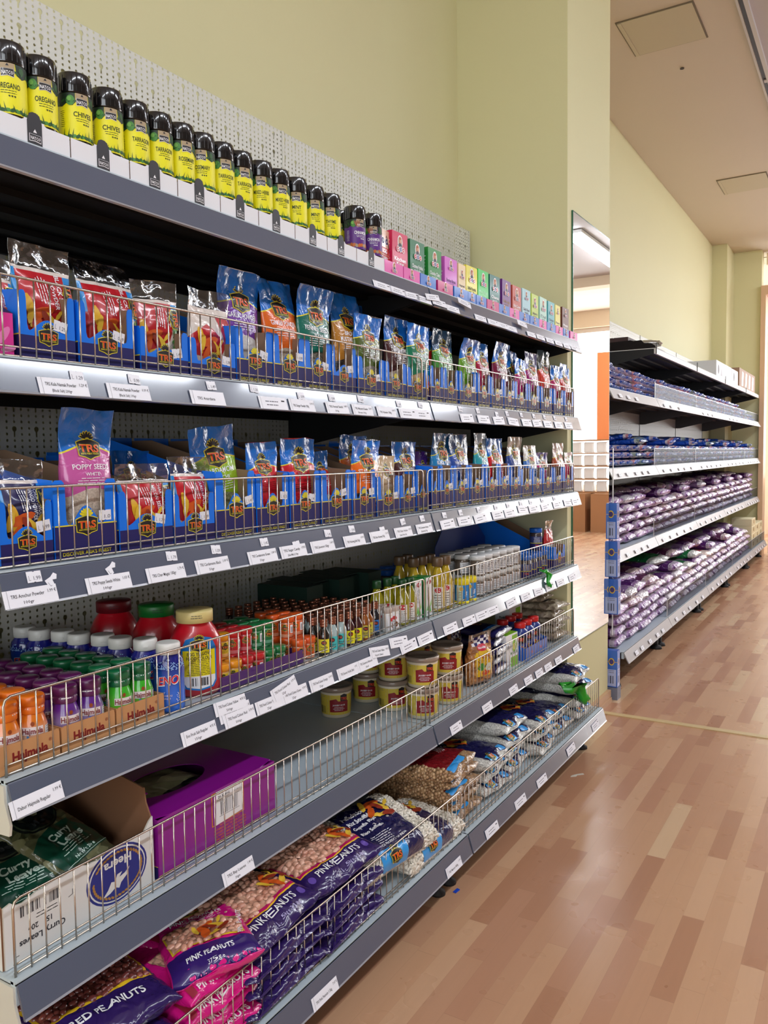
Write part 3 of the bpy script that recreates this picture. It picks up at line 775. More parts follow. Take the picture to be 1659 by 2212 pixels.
def print_mat(name, bands, contents=None, cscale=260, csize=.0, amp=.0, gloss=.25, crinkle=.0012, cr_scale=38, kind='noise'):
    """bands: [(start t, colour)], bottom to top; contents: (colour a, colour b) seen through the clear lowest band"""
    m, nt, b = new_mat(name)
    uv = nt.nodes.new('ShaderNodeUVMap'); sp = nt.nodes.new('ShaderNodeSeparateXYZ'); nt.links.new(uv.outputs[0], sp.inputs[0])
    u, v = sp.outputs[0], sp.outputs[1]
    if amp:
        q = math_node(nt, 'COSINE', math_node(nt, 'MULTIPLY', u, 2 * PI))
        v = math_node(nt, 'ADD', v, math_node(nt, 'MULTIPLY', q, -amp))
    cr = nt.nodes.new('ShaderNodeValToRGB'); e = cr.color_ramp; e.interpolation = 'CONSTANT'
    while len(e.elements) < len(bands): e.elements.new(.5)
    for el, (p_, c) in zip(e.elements, bands): el.position = p_; el.color = lin(c)
    nt.links.new(v, cr.inputs[0]); col = cr.outputs[0]
    tc = nt.nodes.new('ShaderNodeTexCoord')
    hgt = None
    if contents:
        ca, cb, tmax = contents
        if kind == 'nuts':
            vo = nt.nodes.new('ShaderNodeTexVoronoi'); vo.inputs['Scale'].default_value = cscale; vo.inputs['Randomness'].default_value = .75
            mp = nt.nodes.new('ShaderNodeMapping'); mp.inputs['Scale'].default_value = (1, 1.25, .85); nt.links.new(tc.outputs['Object'], mp.inputs[0]); nt.links.new(mp.outputs[0], vo.inputs['Vector'])
            sepc = nt.nodes.new('ShaderNodeSeparateXYZ'); nt.links.new(vo.outputs['Color'], sepc.inputs[0])
            cc = mix_col(nt, sepc.outputs[0], lin(ca), lin(cb))
            dd = math_node(nt, 'MULTIPLY', vo.outputs['Distance'], 1.0)
            ring = math_node(nt, 'GREATER_THAN', dd, .58)
            cc = mix_col(nt, math_node(nt, 'MULTIPLY', ring, .55), cc, lin(tuple(x * .45 for x in ca)))
            hgt = math_node(nt, 'SUBTRACT', 1, math_node(nt, 'MULTIPLY', dd, dd))
        else:
            n = nt.nodes.new('ShaderNodeTexNoise'); n.inputs['Scale'].default_value = cscale; n.inputs['Detail'].default_value = 2
            nt.links.new(tc.outputs['Object'], n.inputs['Vector'])
            st = math_node(nt, 'MULTIPLY', math_node(nt, 'SUBTRACT', n.outputs[0], .38), 4); st = math_node(nt, 'MINIMUM', math_node(nt, 'MAXIMUM', st, 0), 1)
            cc = mix_col(nt, st, lin(ca), lin(cb)); hgt = n.outputs[0]
        mask = math_node(nt, 'LESS_THAN', v, tmax)
        col = mix_col(nt, mask, col, cc)
        hgt = math_node(nt, 'MULTIPLY', hgt, math_node(nt, 'MULTIPLY', mask, csize or .3))
    nt.links.new(col, b.inputs['Base Color'])
    b.inputs['Roughness'].default_value = gloss; b.inputs['Coat Weight'].default_value = .55; b.inputs['Coat Roughness'].default_value = .06
    n2 = nt.nodes.new('ShaderNodeTexNoise'); n2.inputs['Scale'].default_value = cr_scale; n2.inputs['Detail'].default_value = 2.5; n2.inputs['Distortion'].default_value = .6
    nt.links.new(tc.outputs['Object'], n2.inputs['Vector'])
    h = math_node(nt, 'ABSOLUTE', math_node(nt, 'SUBTRACT', n2.outputs[0], .5))
    if hgt is not None: h = math_node(nt, 'ADD', h, hgt)
    bp = nt.nodes.new('ShaderNodeBump'); bp.inputs['Distance'].default_value = crinkle * 6; bp.inputs['Strength'].default_value = .55
    nt.links.new(h, bp.inputs['Height']); nt.links.new(bp.outputs[0], b.inputs['Normal'])
    bp2 = nt.nodes.new('ShaderNodeBump'); bp2.inputs['Distance'].default_value = crinkle * 6; bp2.inputs['Strength'].default_value = .6
    nt.links.new(math_node(nt, 'ABSOLUTE', math_node(nt, 'SUBTRACT', n2.outputs[0], .5)), bp2.inputs['Height']); nt.links.new(bp2.outputs[0], b.inputs['Coat Normal'])
    return m
def bag_surf(w, L, Th, e=.8, mode='stand', bend=0., wr=.003, seed=0, head=.0, narrow=.05):
    a0, b0 = w / 2, Th / 2
    tab = [(0., 0.)]; px, py = b0, 0.; acc = 0.
    NN = 60
    sg = lambda c, q: math.copysign(abs(c) ** q, c)
    for i in range(1, NN + 1):
        ph = PI * i / NN; x, y = b0 * sg(math.cos(ph), e), a0 * sg(math.sin(ph), e)
        acc += math.hypot(x - px, y - py); tab.append((acc, ph)); px, py = x, y
    H = acc
    def phi(s):
        q = min(abs(s), H - 1e-9); lo, hi = 0, NN
        while hi - lo > 1:
            mm = (lo + hi) // 2
            if tab[mm][0] <= q: lo = mm
            else: hi = mm
        (s0, p0), (s1, p1) = tab[lo], tab[hi]
        return math.copysign(p0 + (p1 - p0) * (q - s0) / max(s1 - s0, 1e-9), s)
    def f(s, tm, h=0.):
        tm = min(max(tm, 0.), L); t = tm / L; ph = phi(s)
        if mode == 'stand':
            k = min(1, t / .10) ** .5 * (1 - .97 * min(1, max(0, (t - .48) / .34)) ** 1.3) if t < 1 else .03
            k = max(k, .03); hw = min(1, max(0, (t - .62) / .3))
        else:
            k = max(.05, (1 - abs(2 * t - 1) ** 5) ** .55); hw = max(0, abs(2 * t - 1) - .86) / .14
        b = b0 * k; a = a0 * (1 - narrow * k + narrow * .6 * hw)
        c, sn = math.cos(ph), math.sin(ph)
        x, y = b * sg(c, e), a * sg(sn, e)
        q = Vector((y * 26 + seed * 3.1, tm * 24, seed * 7.7))
        r1 = noise.noise(q); r2 = noise.noise(q * 2.3)
        nx, ny = sg(c, 2 - e) / max(b, .004), sg(sn, 2 - e) / a
        l = math.hypot(nx, ny) or 1; nx /= l; ny /= l
        d = wr * (r1 * .8 - abs(r2) * .9) * (.5 + .5 * k) * abs(c) ** .3
        rip = hw * wr * 2.6 * (noise.noise(Vector((y * 30, tm * 12, seed))) + .4 * r2) if mode == 'stand' else hw * wr * 1.6 * r1
        x += nx * (d + h) + rip; y += ny * (d * .5 + h)
        if mode == 'stand':
            x += bend * max(0, t - .55) ** 2 * L * 2.4
            z = tm + hw * wr * 1.5 * noise.noise(Vector((y * 18, seed, 3)))
        else: z = tm + hw * wr * 2.2 * noise.noise(Vector((y * 25, seed, 5)))
        return Vector((x, y, z))
    return f, H
def bag_geo(f, H, L, mat, top=None, ttop=1., nphi=60, nt=44):
    g = G()
    for lo, hi, mt, n in (((0, ttop, mat, nt), (ttop, 1., top, 8)) if top else ((0, 1., mat, nt),)):
        vs, uv, fs = [], [], []
        for j in range(n + 1):
            t = lo + (hi - lo) * j / n
            if lo == 0 and not top: t = .5 - .5 * math.cos(PI * t) * (1 - .15 * math.sin(PI * t))
            for i in range(nphi + 1):
                s = -H + 2 * H * i / nphi; vs.append(f(s, t * L)); uv.append((s / H, t))
        for j in range(n):
            for i in range(nphi):
                k = j * (nphi + 1) + i; fs.append((k, k + 1, k + nphi + 2, k + nphi + 1))
        g.add(vs, fs, mt, True, uv)
        if not (top and hi < 1): g.add([vs[(n) * (nphi + 1) + i] for i in range(nphi)], [tuple(range(nphi))], mt)
        if lo == 0: g.add([vs[i] for i in range(nphi)], [tuple(range(nphi - 1, -1, -1))], mt)
    return g
FILM = clear_film('clear_bag_film', (232, 236, 240), .22, .08, .004, 45)
BLUE_TOP = (28, 112, 204)
def std_pouch(w, L, Th, col, title, cont, sub='', seed=0, bend=0., topc=BLUE_TOP, name='spice_pouch', tcol=None, kind='noise', csc=300, lo=.34, film_top=False):
    f, H = bag_surf(w, L, Th, .8, 'stand', bend, .0032, seed)
    mat = print_mat('print_' + title.lower().replace(' ', '_')[:18], [(0, topc), (.035, cont[0]), (lo, col), (.715, (230, 216, 60)), (.727, topc)], (cont[0], cont[1], lo), csc, .25, .03, kind=kind)
    g = bag_geo(f, H, L, mat, FILM if film_top else None, .9)
    tm = tcol or WHT
    k = w / .105
    it = xform(logo(.046 * k), 0, L * .73)
    y = L * .60
    words = title.split('|')
    for q, wd in enumerate(words):
        it.append(T(wd, 0, y - q * .0125 * k, .0125 * k, tm, .01, w=min(w * .74, .0088 * k * len(wd)), layer=2))
    y -= .0125 * k * len(words)
    if sub: it.append(T(sub, 0, y, .0085 * k, tm, .01, w=min(w * .55, .006 * k * len(sub)), layer=2)); y -= .009 * k
    it += small(0, y + .001, w * .66, 4, .0042 * k, tm, 2, seed)
    it += xform(food(.026 * k), w * .26, L * .2)
    put(g, it, f, .008, .0005)
    return g
def side_pouch(w, L, Th, col, title, seed=0, bend=0., tclear=.80, blank=False):
    f, H = bag_surf(w, L, Th, .8, 'stand', bend, .0036, seed)
    cream = (226, 214, 204)
    mat = print_mat('side_print_' + str(seed), [(0, (214, 200, 190)), (.30, cream), (.9, cream)], None, 300, .2, 0)
    g = bag_geo(f, H, L, mat, FILM, tclear)
    A = M(col, .3, coat=.6); GR = M((74, 150, 62), .4, coat=.5); GD = M((30, 80, 34), .4, coat=.5); SK2 = M((30, 140, 215), .35, coat=.6); GY = M((150, 150, 150), .5)
    W = w * 1.08; x0, x1 = -W * .54, W * .52; y0, y1 = L * .20, L * (tclear - .035)
    if blank: it = [P([(x0, y0 + L * .08), (x1 * .1, y0), (x1 * .5, L * .4), (x0 * .3, y1 * .8), (x0, y1 * .6)], A, 1), P([(x1 * .2, y1 * .95), (x1, y1 * .9), (x1, y0), (x1 * .55, y0 * 1.1)], A, 1)]
    else:
        it = [P([(x0, y0 + L * .10), (x0 + W * .22, y0 + L * .02), (x1 - W * .3, L * .36), (x1 - W * .24, L * .45), (x1 - W * .20, y1), (x0, y1)], A, 1)]
        it += [RC(x0, x0 + W * .1, L * .5, y1 + .002, SK2, 2), RC(x1 - W * .2, x1, L * .48, y1, SK2, 1)]
        tx = x1 - W * .31
        ws = title.split('|')
        for q, wd in enumerate(ws):
            it.append(T(wd, tx - q * w * .12, L * .60 - (L * .03 * q), .0105, WHT, .012, w=min(L * .33, .0072 * len(wd)), rot=-PI / 2, layer=3))
        for q in range(4): it += xform(small(0, 0, L * .26, 1, .0055, WHT, 0, seed + q), tx - w * (.12 * len(ws) + .05 * q), y1 - L * .16, 1, -PI / 2, 3)
        it += xform(logo(.034), x1 - W * .14, L * .60, 1, -PI / 2, 2)
    r = random.Random(seed + 5)
    for q in range(34):
        it.append(EL(x1 - W * .09 + r.uniform(-.5, .5) * W * .2, L * .2 + r.random() * L * .3, .0065, .0036, GR if q % 3 else GD, 1 + q % 3, r.uniform(0, 3), 6))
    it += [EL(x0 + W * .22, L * .46, .0065, .019, M((232, 180, 40), .4, coat=.5), 3, .15, 10), EL(x0 + W * .22, L * .36, .0025, .016, M((232, 180, 40), .4, coat=.5), 3, .05, 6)]
    it += xform(food(.055), x0 + W * .42, L * .33, 1, 0, 3)
    for q in range(5): it.append(LN(x1 - W * .42 + q * .004, L * .22, x1 - W * .22 + q * .003, L * .36, .0012, GY, 2))
    put(g, it, f, .007, .0006)
    return g

def box_front(w, hs, hd, hb, lob=1.):
    """outline of a cut display-tray front: two lobes, a dip and a centre bump"""
    h = w / 2; L = []
    q = lob
    right = [(h, 0), (h, hs - .004), (h - .004, hs), (h - w * .13 * q, hs), (h - w * .165 * q, hs - .004), (h - w * .18 * q, hs - .012), (h - w * .185 * q, hd + .01), (h - w * .21 * q, hd + .003), (h - w * .25 * q, hd + .001)]
    for k in range(1, 6):
        a = k / 5; right.append((h - w * .25 * q - (w * (.5 - .25 * q)) * a, hd + .001 + (hb - hd) * math.sin(a * PI / 2) ** 1.4))
    left = [(-a, b) for a, b in right[::-1]][1:]
    return right + left
BOXN = [0]
def disp_box(w, D, hs, hd, hb, hback, loc, label, style='B', price='1.0', inner=None, group=None, rz=0):
    inner = inner or BROWNC
    t = thing('display_box', label, 'display box', loc, rz, group)
    g = G().extrude(box_front(w, hs, hd, hb, 1. if style == 'B' else .7), (0, 0, 0), (0, 1, 0), (0, 0, 1), .0015, BLUE, inner, BLUE)
    h = w / 2 - .0004
    nz = hs * .42 if style == 'B' else hs * .36
    it = [RC(-h, h, .0006, nz, NAVY, 1)]
    if style == 'B':
        it += [RC(-h, h, nz, nz + .0018, YEL, 2)] + xform(logo(min(.039, w * .37), fan=YEL), 0, nz + .001)
        it.append(T("DISCOVER ASIA'S FINEST", 0, .0085, .0078, YEL, .015, w=w * .78, layer=2))
    else:
        it += xform(logo(min(.036, w * .34)), 0, nz + .001)
    put(g, it, front(0, 0, 0))
    g.build('front_panel', t)
    for s in (-1, 1):
        g = G(); y = s * w / 2
        poly = [(-.0015, 0), (-D, 0), (-D, hback), (-D * .82, hback), (-D * .16, hs + .004), (-.0015, hs)]
        out = G().extrude([(-a, b) for a, b in poly] if s > 0 else poly, (0, y, 0), (-1, 0, 0) if s > 0 else (1, 0, 0), (0, 0, 1), .0014, BLUE, inner, M((130, 150, 175), .7))
        sf = flat((0, y, 0), (-1, 0, 0) if s > 0 else (1, 0, 0), (0, 0, 1))
        a0, a1 = (.002, D - .002) if s > 0 else (-D + .002, -.002)
        put(out, [RC(a0, a1, .0006, nz, NAVY, 1), RC(a0, a1, nz, nz + .0018, YEL, 1)], sf)
        out.build('side_panel', t)
    G().box(-D, -D + .0015, -w / 2 + .0015, w / 2 - .0015, 0, hback + .006, BLUE).build('back_panel', t)
    G().box(-D + .0015, -.0015, -w / 2 + .0015, w / 2 - .0015, 0, .0015, inner).build('box_floor', t)
    if price:
        st = tag_geo(price).build('price_sticker', t); st.location = (.0005, w * R.uniform(.2, .34), hs * R.uniform(.5, .62)); st.rotation_euler = (R.uniform(-.2, .2), 0, 0)
    return t
# ------------------------------------------------------------ second and third shelf: cut display boxes with pouches
XBX = -.022          # front face of the boxes
def row_boxes(k, lst, shname):
    n = 0
    for i, (u0, u1, st, hs, hback, price) in enumerate(lst):
        y0, y1 = Y(u0, XBX, ZS[k]), Y(u1, XBX, ZS[k])
        w = min(y1 - y0 - .001, .118)
        lab = 'blue cut display box on the %s shelf, %s from the left' % (shname, nth(i))
        if st == 'P':   # plain pink box partly out of the picture
            t = thing('display_box', 'pink carton with pale swirls at the left end of the %s shelf' % shname, 'display box', (XBX, (y0 + y1) / 2, ZS[k] + .001))
            PK = M((222, 52, 150), .35, coat=.5)
            g = G().box(-.22, 0, -w / 2, w / 2, 0, .062, PK)
            put(g, [EL(.005, .03, .016, .006, M((240, 130, 195), .4), 1, .9), EL(-.012, .02, .012, .004, M((240, 130, 195), .4), 1, -.6), EL(.012, .012, .012, .004, M((240, 150, 205), .4), 1, .2)], front(0, 0, 0))
            g.build('carton', t)
            G().extrude([(0, .062), (-.22, .062), (-.22, .14), (-.16, .14)], (0, w / 2, 0), (1, 0, 0), (0, 0, 1), .0015, NAVY).build('side_flap', t)
            continue
        hd = hs * .42; hb = hs * (.66 if st == 'B' else .60)
        D = .30 if k == 2 else .34
        disp_box(w, D, hs, hd, hb, hback, (XBX, (y0 + y1) / 2, ZS[k] + .001), lab, 'A' if st == 'A' else 'B', price, BLUE if st == 'N' else BROWNC)
R2 = [(-30, 32, 'P', .06, .1, ''), (45, 165, 'A', .098, .15, '1.29'), (172, 293, 'A', .098, .15, '0.99'), (305, 408, 'A', .075, .15, '1.49'), (413, 510, 'A', .070, .15, '1.39'), (512, 590, 'B', .105, .17, '0.99'),
      (592, 660, 'B', .105, .16, '0.99'), (661, 716, 'B', .105, .16, '0.89'), (718, 770, 'A', .105, .16, '0.69'), (772, 832, 'B', .09, .15, '0.99'), (833, 878, 'B', .09, .15, ''), (880, 925, 'B', .085, .15, ''),
      (932, 958, 'B', .1, .15, ''), (960, 990, 'B', .1, .15, ''), (992, 1030, 'B', .1, .15, '0.99'), (1032, 1060, 'B', .105, .15, ''), (1061, 1088, 'B', .1, .15, '0.9'), (1089, 1112, 'B', .1, .15, '0.9'), (1113, 1140, 'B', .1, .15, ''),
      (1141, 1165, 'B', .1, .15, '0.9'), (1166, 1195, 'B', .1, .15, '0.9'), (1196, 1217, 'B', .1, .15, '0.9'), (1219, 1239, 'B', .1, .15, '')]
R3 = [(2, 117, 'A', .092, .18, '1.99'), (120, 255, 'B', .120, .17, '1.0'), (260, 375, 'A', .098, .15, '1.79'), (378, 465, 'A', .088, .16, '1.09'), (469, 553, 'B', .125, .19, '1.45'), (556, 625, 'B', .118, .19, '0.95'), (628, 692, 'B', .12, .19, '1.45'),
      (695, 760, 'B', .12, .19, '0.99'), (762, 812, 'B', .118, .18, '1.2'), (815, 863, 'B', .1, .18, '0.9'), (865, 898, 'B', .1, .18, '0.9'), (900, 927, 'B', .11, .18, ''),
      (933, 950, 'B', .12, .19, ''), (953, 979, 'B', .12, .19, '0.9'), (981, 1013, 'B', .12, .18, '0.9'), (1015, 1047, 'B', .12, .18, '0.9'), (1049, 1077, 'B', .12, .18, '0.9'), (1079, 1101, 'B', .12, .18, '0.9'), (1103, 1124, 'B', .11, .18, '0.9'), (1126, 1149, 'B', .1, .18, '0.9'),
      (1151, 1171, 'B', .1, .18, '0.9'), (1173, 1194, 'B', .1, .18, '0.9'), (1196, 1214, 'B', .1, .18, '0.9'), (1216, 1238, 'B', .1, .18, '')]
row_boxes(2, R2, 'second'); row_boxes(3, R3, 'third')

def stand(k, u0, u1, vt, kind, col, title, cont, look, x=-.062, seed=0, bend=0., rz=0., lean=0., sub='', Th=.038, topc=BLUE_TOP, name='spice_pouch', **kw):
    yc = Y((u0 + u1) / 2, x + .01, ZS[k] + .12); w = Y(u1, x, ZS[k] + .12) - Y(u0, x, ZS[k] + .12); w = max(.05, min(w, .125)) * .97
    L = at((u0 + u1) / 2, vt, 0, x).z - ZS[k] - .003; L = max(.12, min(L, .265))
    if kind == 'side': g = side_pouch(w, L, Th, col, title, seed, bend, blank=kw.get('blank', False), tclear=kw.get('tclear', .8))
    else: g = std_pouch(w, L, Th, col, title, cont, sub, seed, bend, topc, **kw)
    o = g.build(name, None, (x, yc, ZS[k] + .004)); o.rotation_euler = (lean, 0, rz)
    where = 'second' if k == 2 else 'third'
    tag(o, look + ' on the %s shelf' % where, 'spice bag', 'spice pouches in display boxes')
    return o
GB = ((176, 160, 140), (205, 192, 172)); GREY = ((96, 92, 84), (160, 156, 140)); DRK = ((48, 42, 44), (92, 84, 82)); WHC = ((226, 222, 220), (240, 238, 236)); TAN = ((150, 118, 72), (196, 164, 116)); ORC = ((178, 96, 40), (206, 124, 60)); GRN = ((120, 128, 84), (166, 168, 126))
# second shelf
stand(2, -30, 26, 560, 'side', (186, 26, 38), 'RED', None, 'red pouch cut off by the left edge', seed=3, x=-.07)
stand(2, 30, 160, 535, 'side', (186, 26, 38), 'BLACK SALT|POWDER', None, 'taller left red pouch of the two reading BLACK SALT POWDER', seed=4, x=-.075, Th=.05)
stand(2, 178, 300, 570, 'side', (186, 26, 38), 'BLACK SALT|POWDER', None, 'red pouch reading BLACK SALT POWDER, right one of the two', seed=5, x=-.075, Th=.05, bend=-.2)
stand(2, 300, 382, 610, 'side', (186, 26, 38), 'SALT', None, 'crumpled red pouch turned sideways beside a brown cardboard flap', seed=6, x=-.075, rz=-.25)
stand(2, 413, 502, 632, 'side', (186, 26, 38), 'X', None, 'clear pouch with a red stripe and green leaves but no title', seed=7, x=-.065, blank=True)
stand(2, 478, 566, 590, 'std', (112, 52, 158), 'GARLIC POWDER', WHC, 'purple and blue pouch of white powder reading GARLIC POWDER', seed=8, bend=.1, x=-.08, lo=.40)
stand(2, 578, 653, 612, 'std', (224, 104, 34), 'GINGER POWDER', GB, 'orange and blue pouch reading GINGER POWDER', seed=9, bend=-.1, lean=.05, x=-.07)
stand(2, 645, 722, 627, 'std', (22, 108, 92), 'FENNEL SEEDS', GREY, 'teal and blue pouch reading FENNEL SEEDS', sub='SOONF', seed=10, bend=.15, x=-.06)
stand(2, 722, 790, 638, 'std', (184, 124, 44), 'BROWN|MUSTARD SEEDS', DRK, 'ochre and blue pouch reading BROWN MUSTARD SEEDS', seed=11, bend=-.1, x=-.07)
stand(2, 776, 815, 635, 'std', (24, 62, 58), 'METHI SEEDS', GREY, 'dark green and blue pouch standing further back behind the ochre one', seed=12, x=-.2)
stand(2, 770, 826, 686, 'std', (76, 96, 34), 'AJWAIN WHOLE', GREY, 'olive and blue pouch reading AJWAIN WHOLE', seed=13, x=-.05, bend=.1)
stand(2, 833, 893, 690, 'std', (74, 42, 44), 'DHANIA POWDER', GB, 'dark brown and blue pouch reading DHANIA POWDER', sub='CORIANDER POWDER', seed=14, x=-.06)
stand(2, 884, 932, 706, 'std', (20, 120, 86), 'WHOLE DHANIA', TAN, 'emerald and blue pouch of tan seeds reading WHOLE DHANIA', sub='CORIANDER', seed=15, x=-.045, bend=.1)
stand(2, 926, 952, 718, 'std', (196, 36, 34), 'JEERA', TAN, 'narrow red and blue pouch half hidden behind the green ones', seed=16, x=-.09)
stand(2, 938, 986, 716, 'std', (74, 150, 62), 'JEERA WHOLE', GREY, 'mid green pouch reading JEERA WHOLE with a dark blue top', sub='CUMIN', seed=17, x=-.07, topc=(40, 84, 124))
stand(2, 994, 1037, 738, 'std', (104, 160, 48), 'GREEN|CARDAMOM', GRN, 'lime green pouch with a crumpled silvery blue top', seed=18, x=-.06, bend=.2)
stand(2, 1031, 1061, 744, 'std', (166, 28, 64), 'TURMERIC|POWDER', ORC, 'crimson pouch of orange powder reading TURMERIC POWDER', sub='HALDI', seed=19, x=-.055)
stand(2, 1063, 1105, 745, 'std', (120, 22, 62), 'GARAM MASALA', GB, 'maroon pouch reading GARAM MASALA with a blue top', seed=20, x=-.06, bend=.15)
stand(2, 1098, 1124, 762, 'std', (52, 36, 34), 'CLOVES', GB, 'dark brown narrow pouch behind the maroon one', seed=21, x=-.07)
stand(2, 1118, 1142, 778, 'std', (176, 46, 120), 'PANCH PURAN', GB, 'short magenta pouch in front of the dark brown one', seed=22, x=-.05)
stand(2, 1138, 1166, 764, 'std', (152, 28, 112), 'BAY POWDER', GREY, 'plum coloured pouch with a silvery top', seed=23, x=-.06, topc=(120, 130, 190))
stand(2, 1163, 1196, 761, 'std', (206, 54, 38), 'CHILLI|POWDER', ORC, 'red pouch of brown powder reading CHILLI POWDER', seed=24, x=-.075, topc=(70, 96, 110))
stand(2, 1195, 1213, 792, 'std', (180, 40, 100), 'PAPRIKA', TAN, 'short pink pouch next to the right end', seed=25, x=-.06)
stand(2, 1211, 1236, 789, 'std', (186, 52, 44), 'MASALA', ORC, 'brick red pouch at the right end', seed=26, x=-.06)
# third shelf
stand(3, -4, 100, 995, 'side', (34, 32, 84), 'AMCHUR POWDER|MANGO POWDER', None, 'navy pouch reading AMCHUR POWDER at the left end', seed=31, x=-.06, Th=.055)
stand(3, 138, 248, 886, 'std', (198, 92, 160), 'POPPY SEEDS', ((214, 198, 180), (190, 174, 158)), 'tall pink and blue pouch reading POPPY SEEDS', sub='WHITE', seed=32, x=-.06, bend=.1, Th=.045, lo=.42)
stand(3, 262, 372, 1003, 'side', (196, 26, 40), 'CHAR MAGAZ|MELON SEEDS', None, 'red pouch reading CHAR MAGAZ, wider of the two red sideways ones', seed=33, x=-.055, Th=.05)
stand(3, 376, 462, 988, 'side', (196, 26, 40), 'MOTI ELAICHI|CARDAMOM', None, 'red pouch reading MOTI ELAICHI with a see-through top', seed=34, x=-.055, Th=.045)
stand(3, 250, 330, 975, 'std', (190, 28, 40), 'MAGAZ', GB, 'red and blue pouch lying back behind the red sideways ones', seed=35, x=-.2)
stand(3, 432, 534, 922, 'std', (150, 190, 38), 'CARDAMOM', GRN, 'tall lime and blue pouch leaning left, reading CARDAMOM ELAICHI', sub='ELAICHI', seed=36, x=-.075, lean=.12, bend=.05, lo=.36)
stand(3, 545, 612, 957, 'std', (208, 32, 48), 'SUGAR CANDY', ((190, 30, 44), (214, 50, 60)), 'bright red and blue pouch reading SUGAR CANDY', seed=37, x=-.06, lean=.06, tcol=M((130, 20, 30), .4))
stand(3, 615, 688, 949, 'std', (208, 34, 48), 'MACE', ((190, 34, 44), (214, 60, 60)), 'bright red and blue pouch reading MACE', sub='JAVENTRI', seed=38, x=-.06, tcol=M((130, 20, 30), .4))
stand(3, 682, 722, 975, 'std', (206, 34, 48), 'NUTMEG', GB, 'narrow red and navy pouch leaning in its box', seed=39, x=-.09, lean=.1)
stand(3, 763, 826, 952, 'std', (238, 110, 28), 'STAR ANISE', DRK, 'orange and blue pouch reading STAR ANISE', seed=40, x=-.045, bend=.1)
stand(3, 738, 800, 942, 'std', (232, 110, 40), 'ANISE', DRK, 'blue pouch with an orange band behind the front orange one', seed=41, x=-.13)
stand(3, 822, 858, 985, 'std', (204, 180, 146), 'SEVIAN', ((204, 178, 140), (222, 200, 166)), 'plain beige pouch of pale strands', seed=42, x=-.06, topc=(206, 182, 148))
stand(3, 852, 908, 955, 'std', (72, 34, 36), 'DALCHINI', DRK, 'dark brown and blue pouch reading DALCHINI', sub='CINNAMON STICKS', seed=43, x=-.07, Th=.03)
stand(3, 905, 930, 976, 'std', (82, 42, 140), 'CLOVES', GB, 'small violet pouch beside the dark brown one', seed=44, x=-.09, topc=(70, 40, 130))
stand(3, 930, 986, 937, 'std', (36, 132, 190), 'BLACK PEPPER', DRK, 'light blue pouch of black corns reading BLACK PEPPER', seed=45, x=-.07, bend=.1, topc=(30, 92, 150))
stand(3, 974, 1018, 940, 'std', (44, 80, 164), 'WHITE PEPPER', GREY, 'royal blue pouch reading WHITE PEPPER', seed=46, x=-.06, topc=(30, 74, 130))
stand(3, 1030, 1058, 937, 'std', (40, 160, 172), 'SALT', GREY, 'turquoise pouch with a silvery white top', seed=47, x=-.06, topc=(150, 170, 190))
stand(3, 1056, 1092, 948, 'std', (202, 28, 40), 'RED CHILLI', WHC, 'scarlet and blue pouch with white contents', seed=48, x=-.055)
stand(3, 1092, 1136, 945, 'std', (50, 78, 150), 'BAKING|POWDER', WHC, 'grey topped navy pouch reading BAKING POWDER', seed=49, x=-.06, topc=(168, 166, 160), bend=.1)
stand(3, 1134, 1166, 963, 'std', (60, 120, 196), 'SODA', WHC, 'silver topped sky blue pouch reading SODA', seed=50, x=-.055, topc=(190, 188, 180))
stand(3, 1162, 1190, 978, 'std', (212, 60, 130), 'HIBISCUS', TAN, 'hot pink pouch with a navy top', seed=51, x=-.06, topc=(60, 60, 130))
stand(3, 1190, 1230, 958, 'std', (186, 92, 62), 'RED DATES', ((150, 74, 50), (186, 100, 70)), 'rust coloured pouch under crinkled clear film', seed=52, x=-.06, topc=(214, 196, 190))
stand(3, 1223, 1241, 978, 'std', (206, 50, 100), 'ROSE', WHC, 'narrow rose pink pouch at the right end', seed=53, x=-.05, topc=(220, 200, 200))
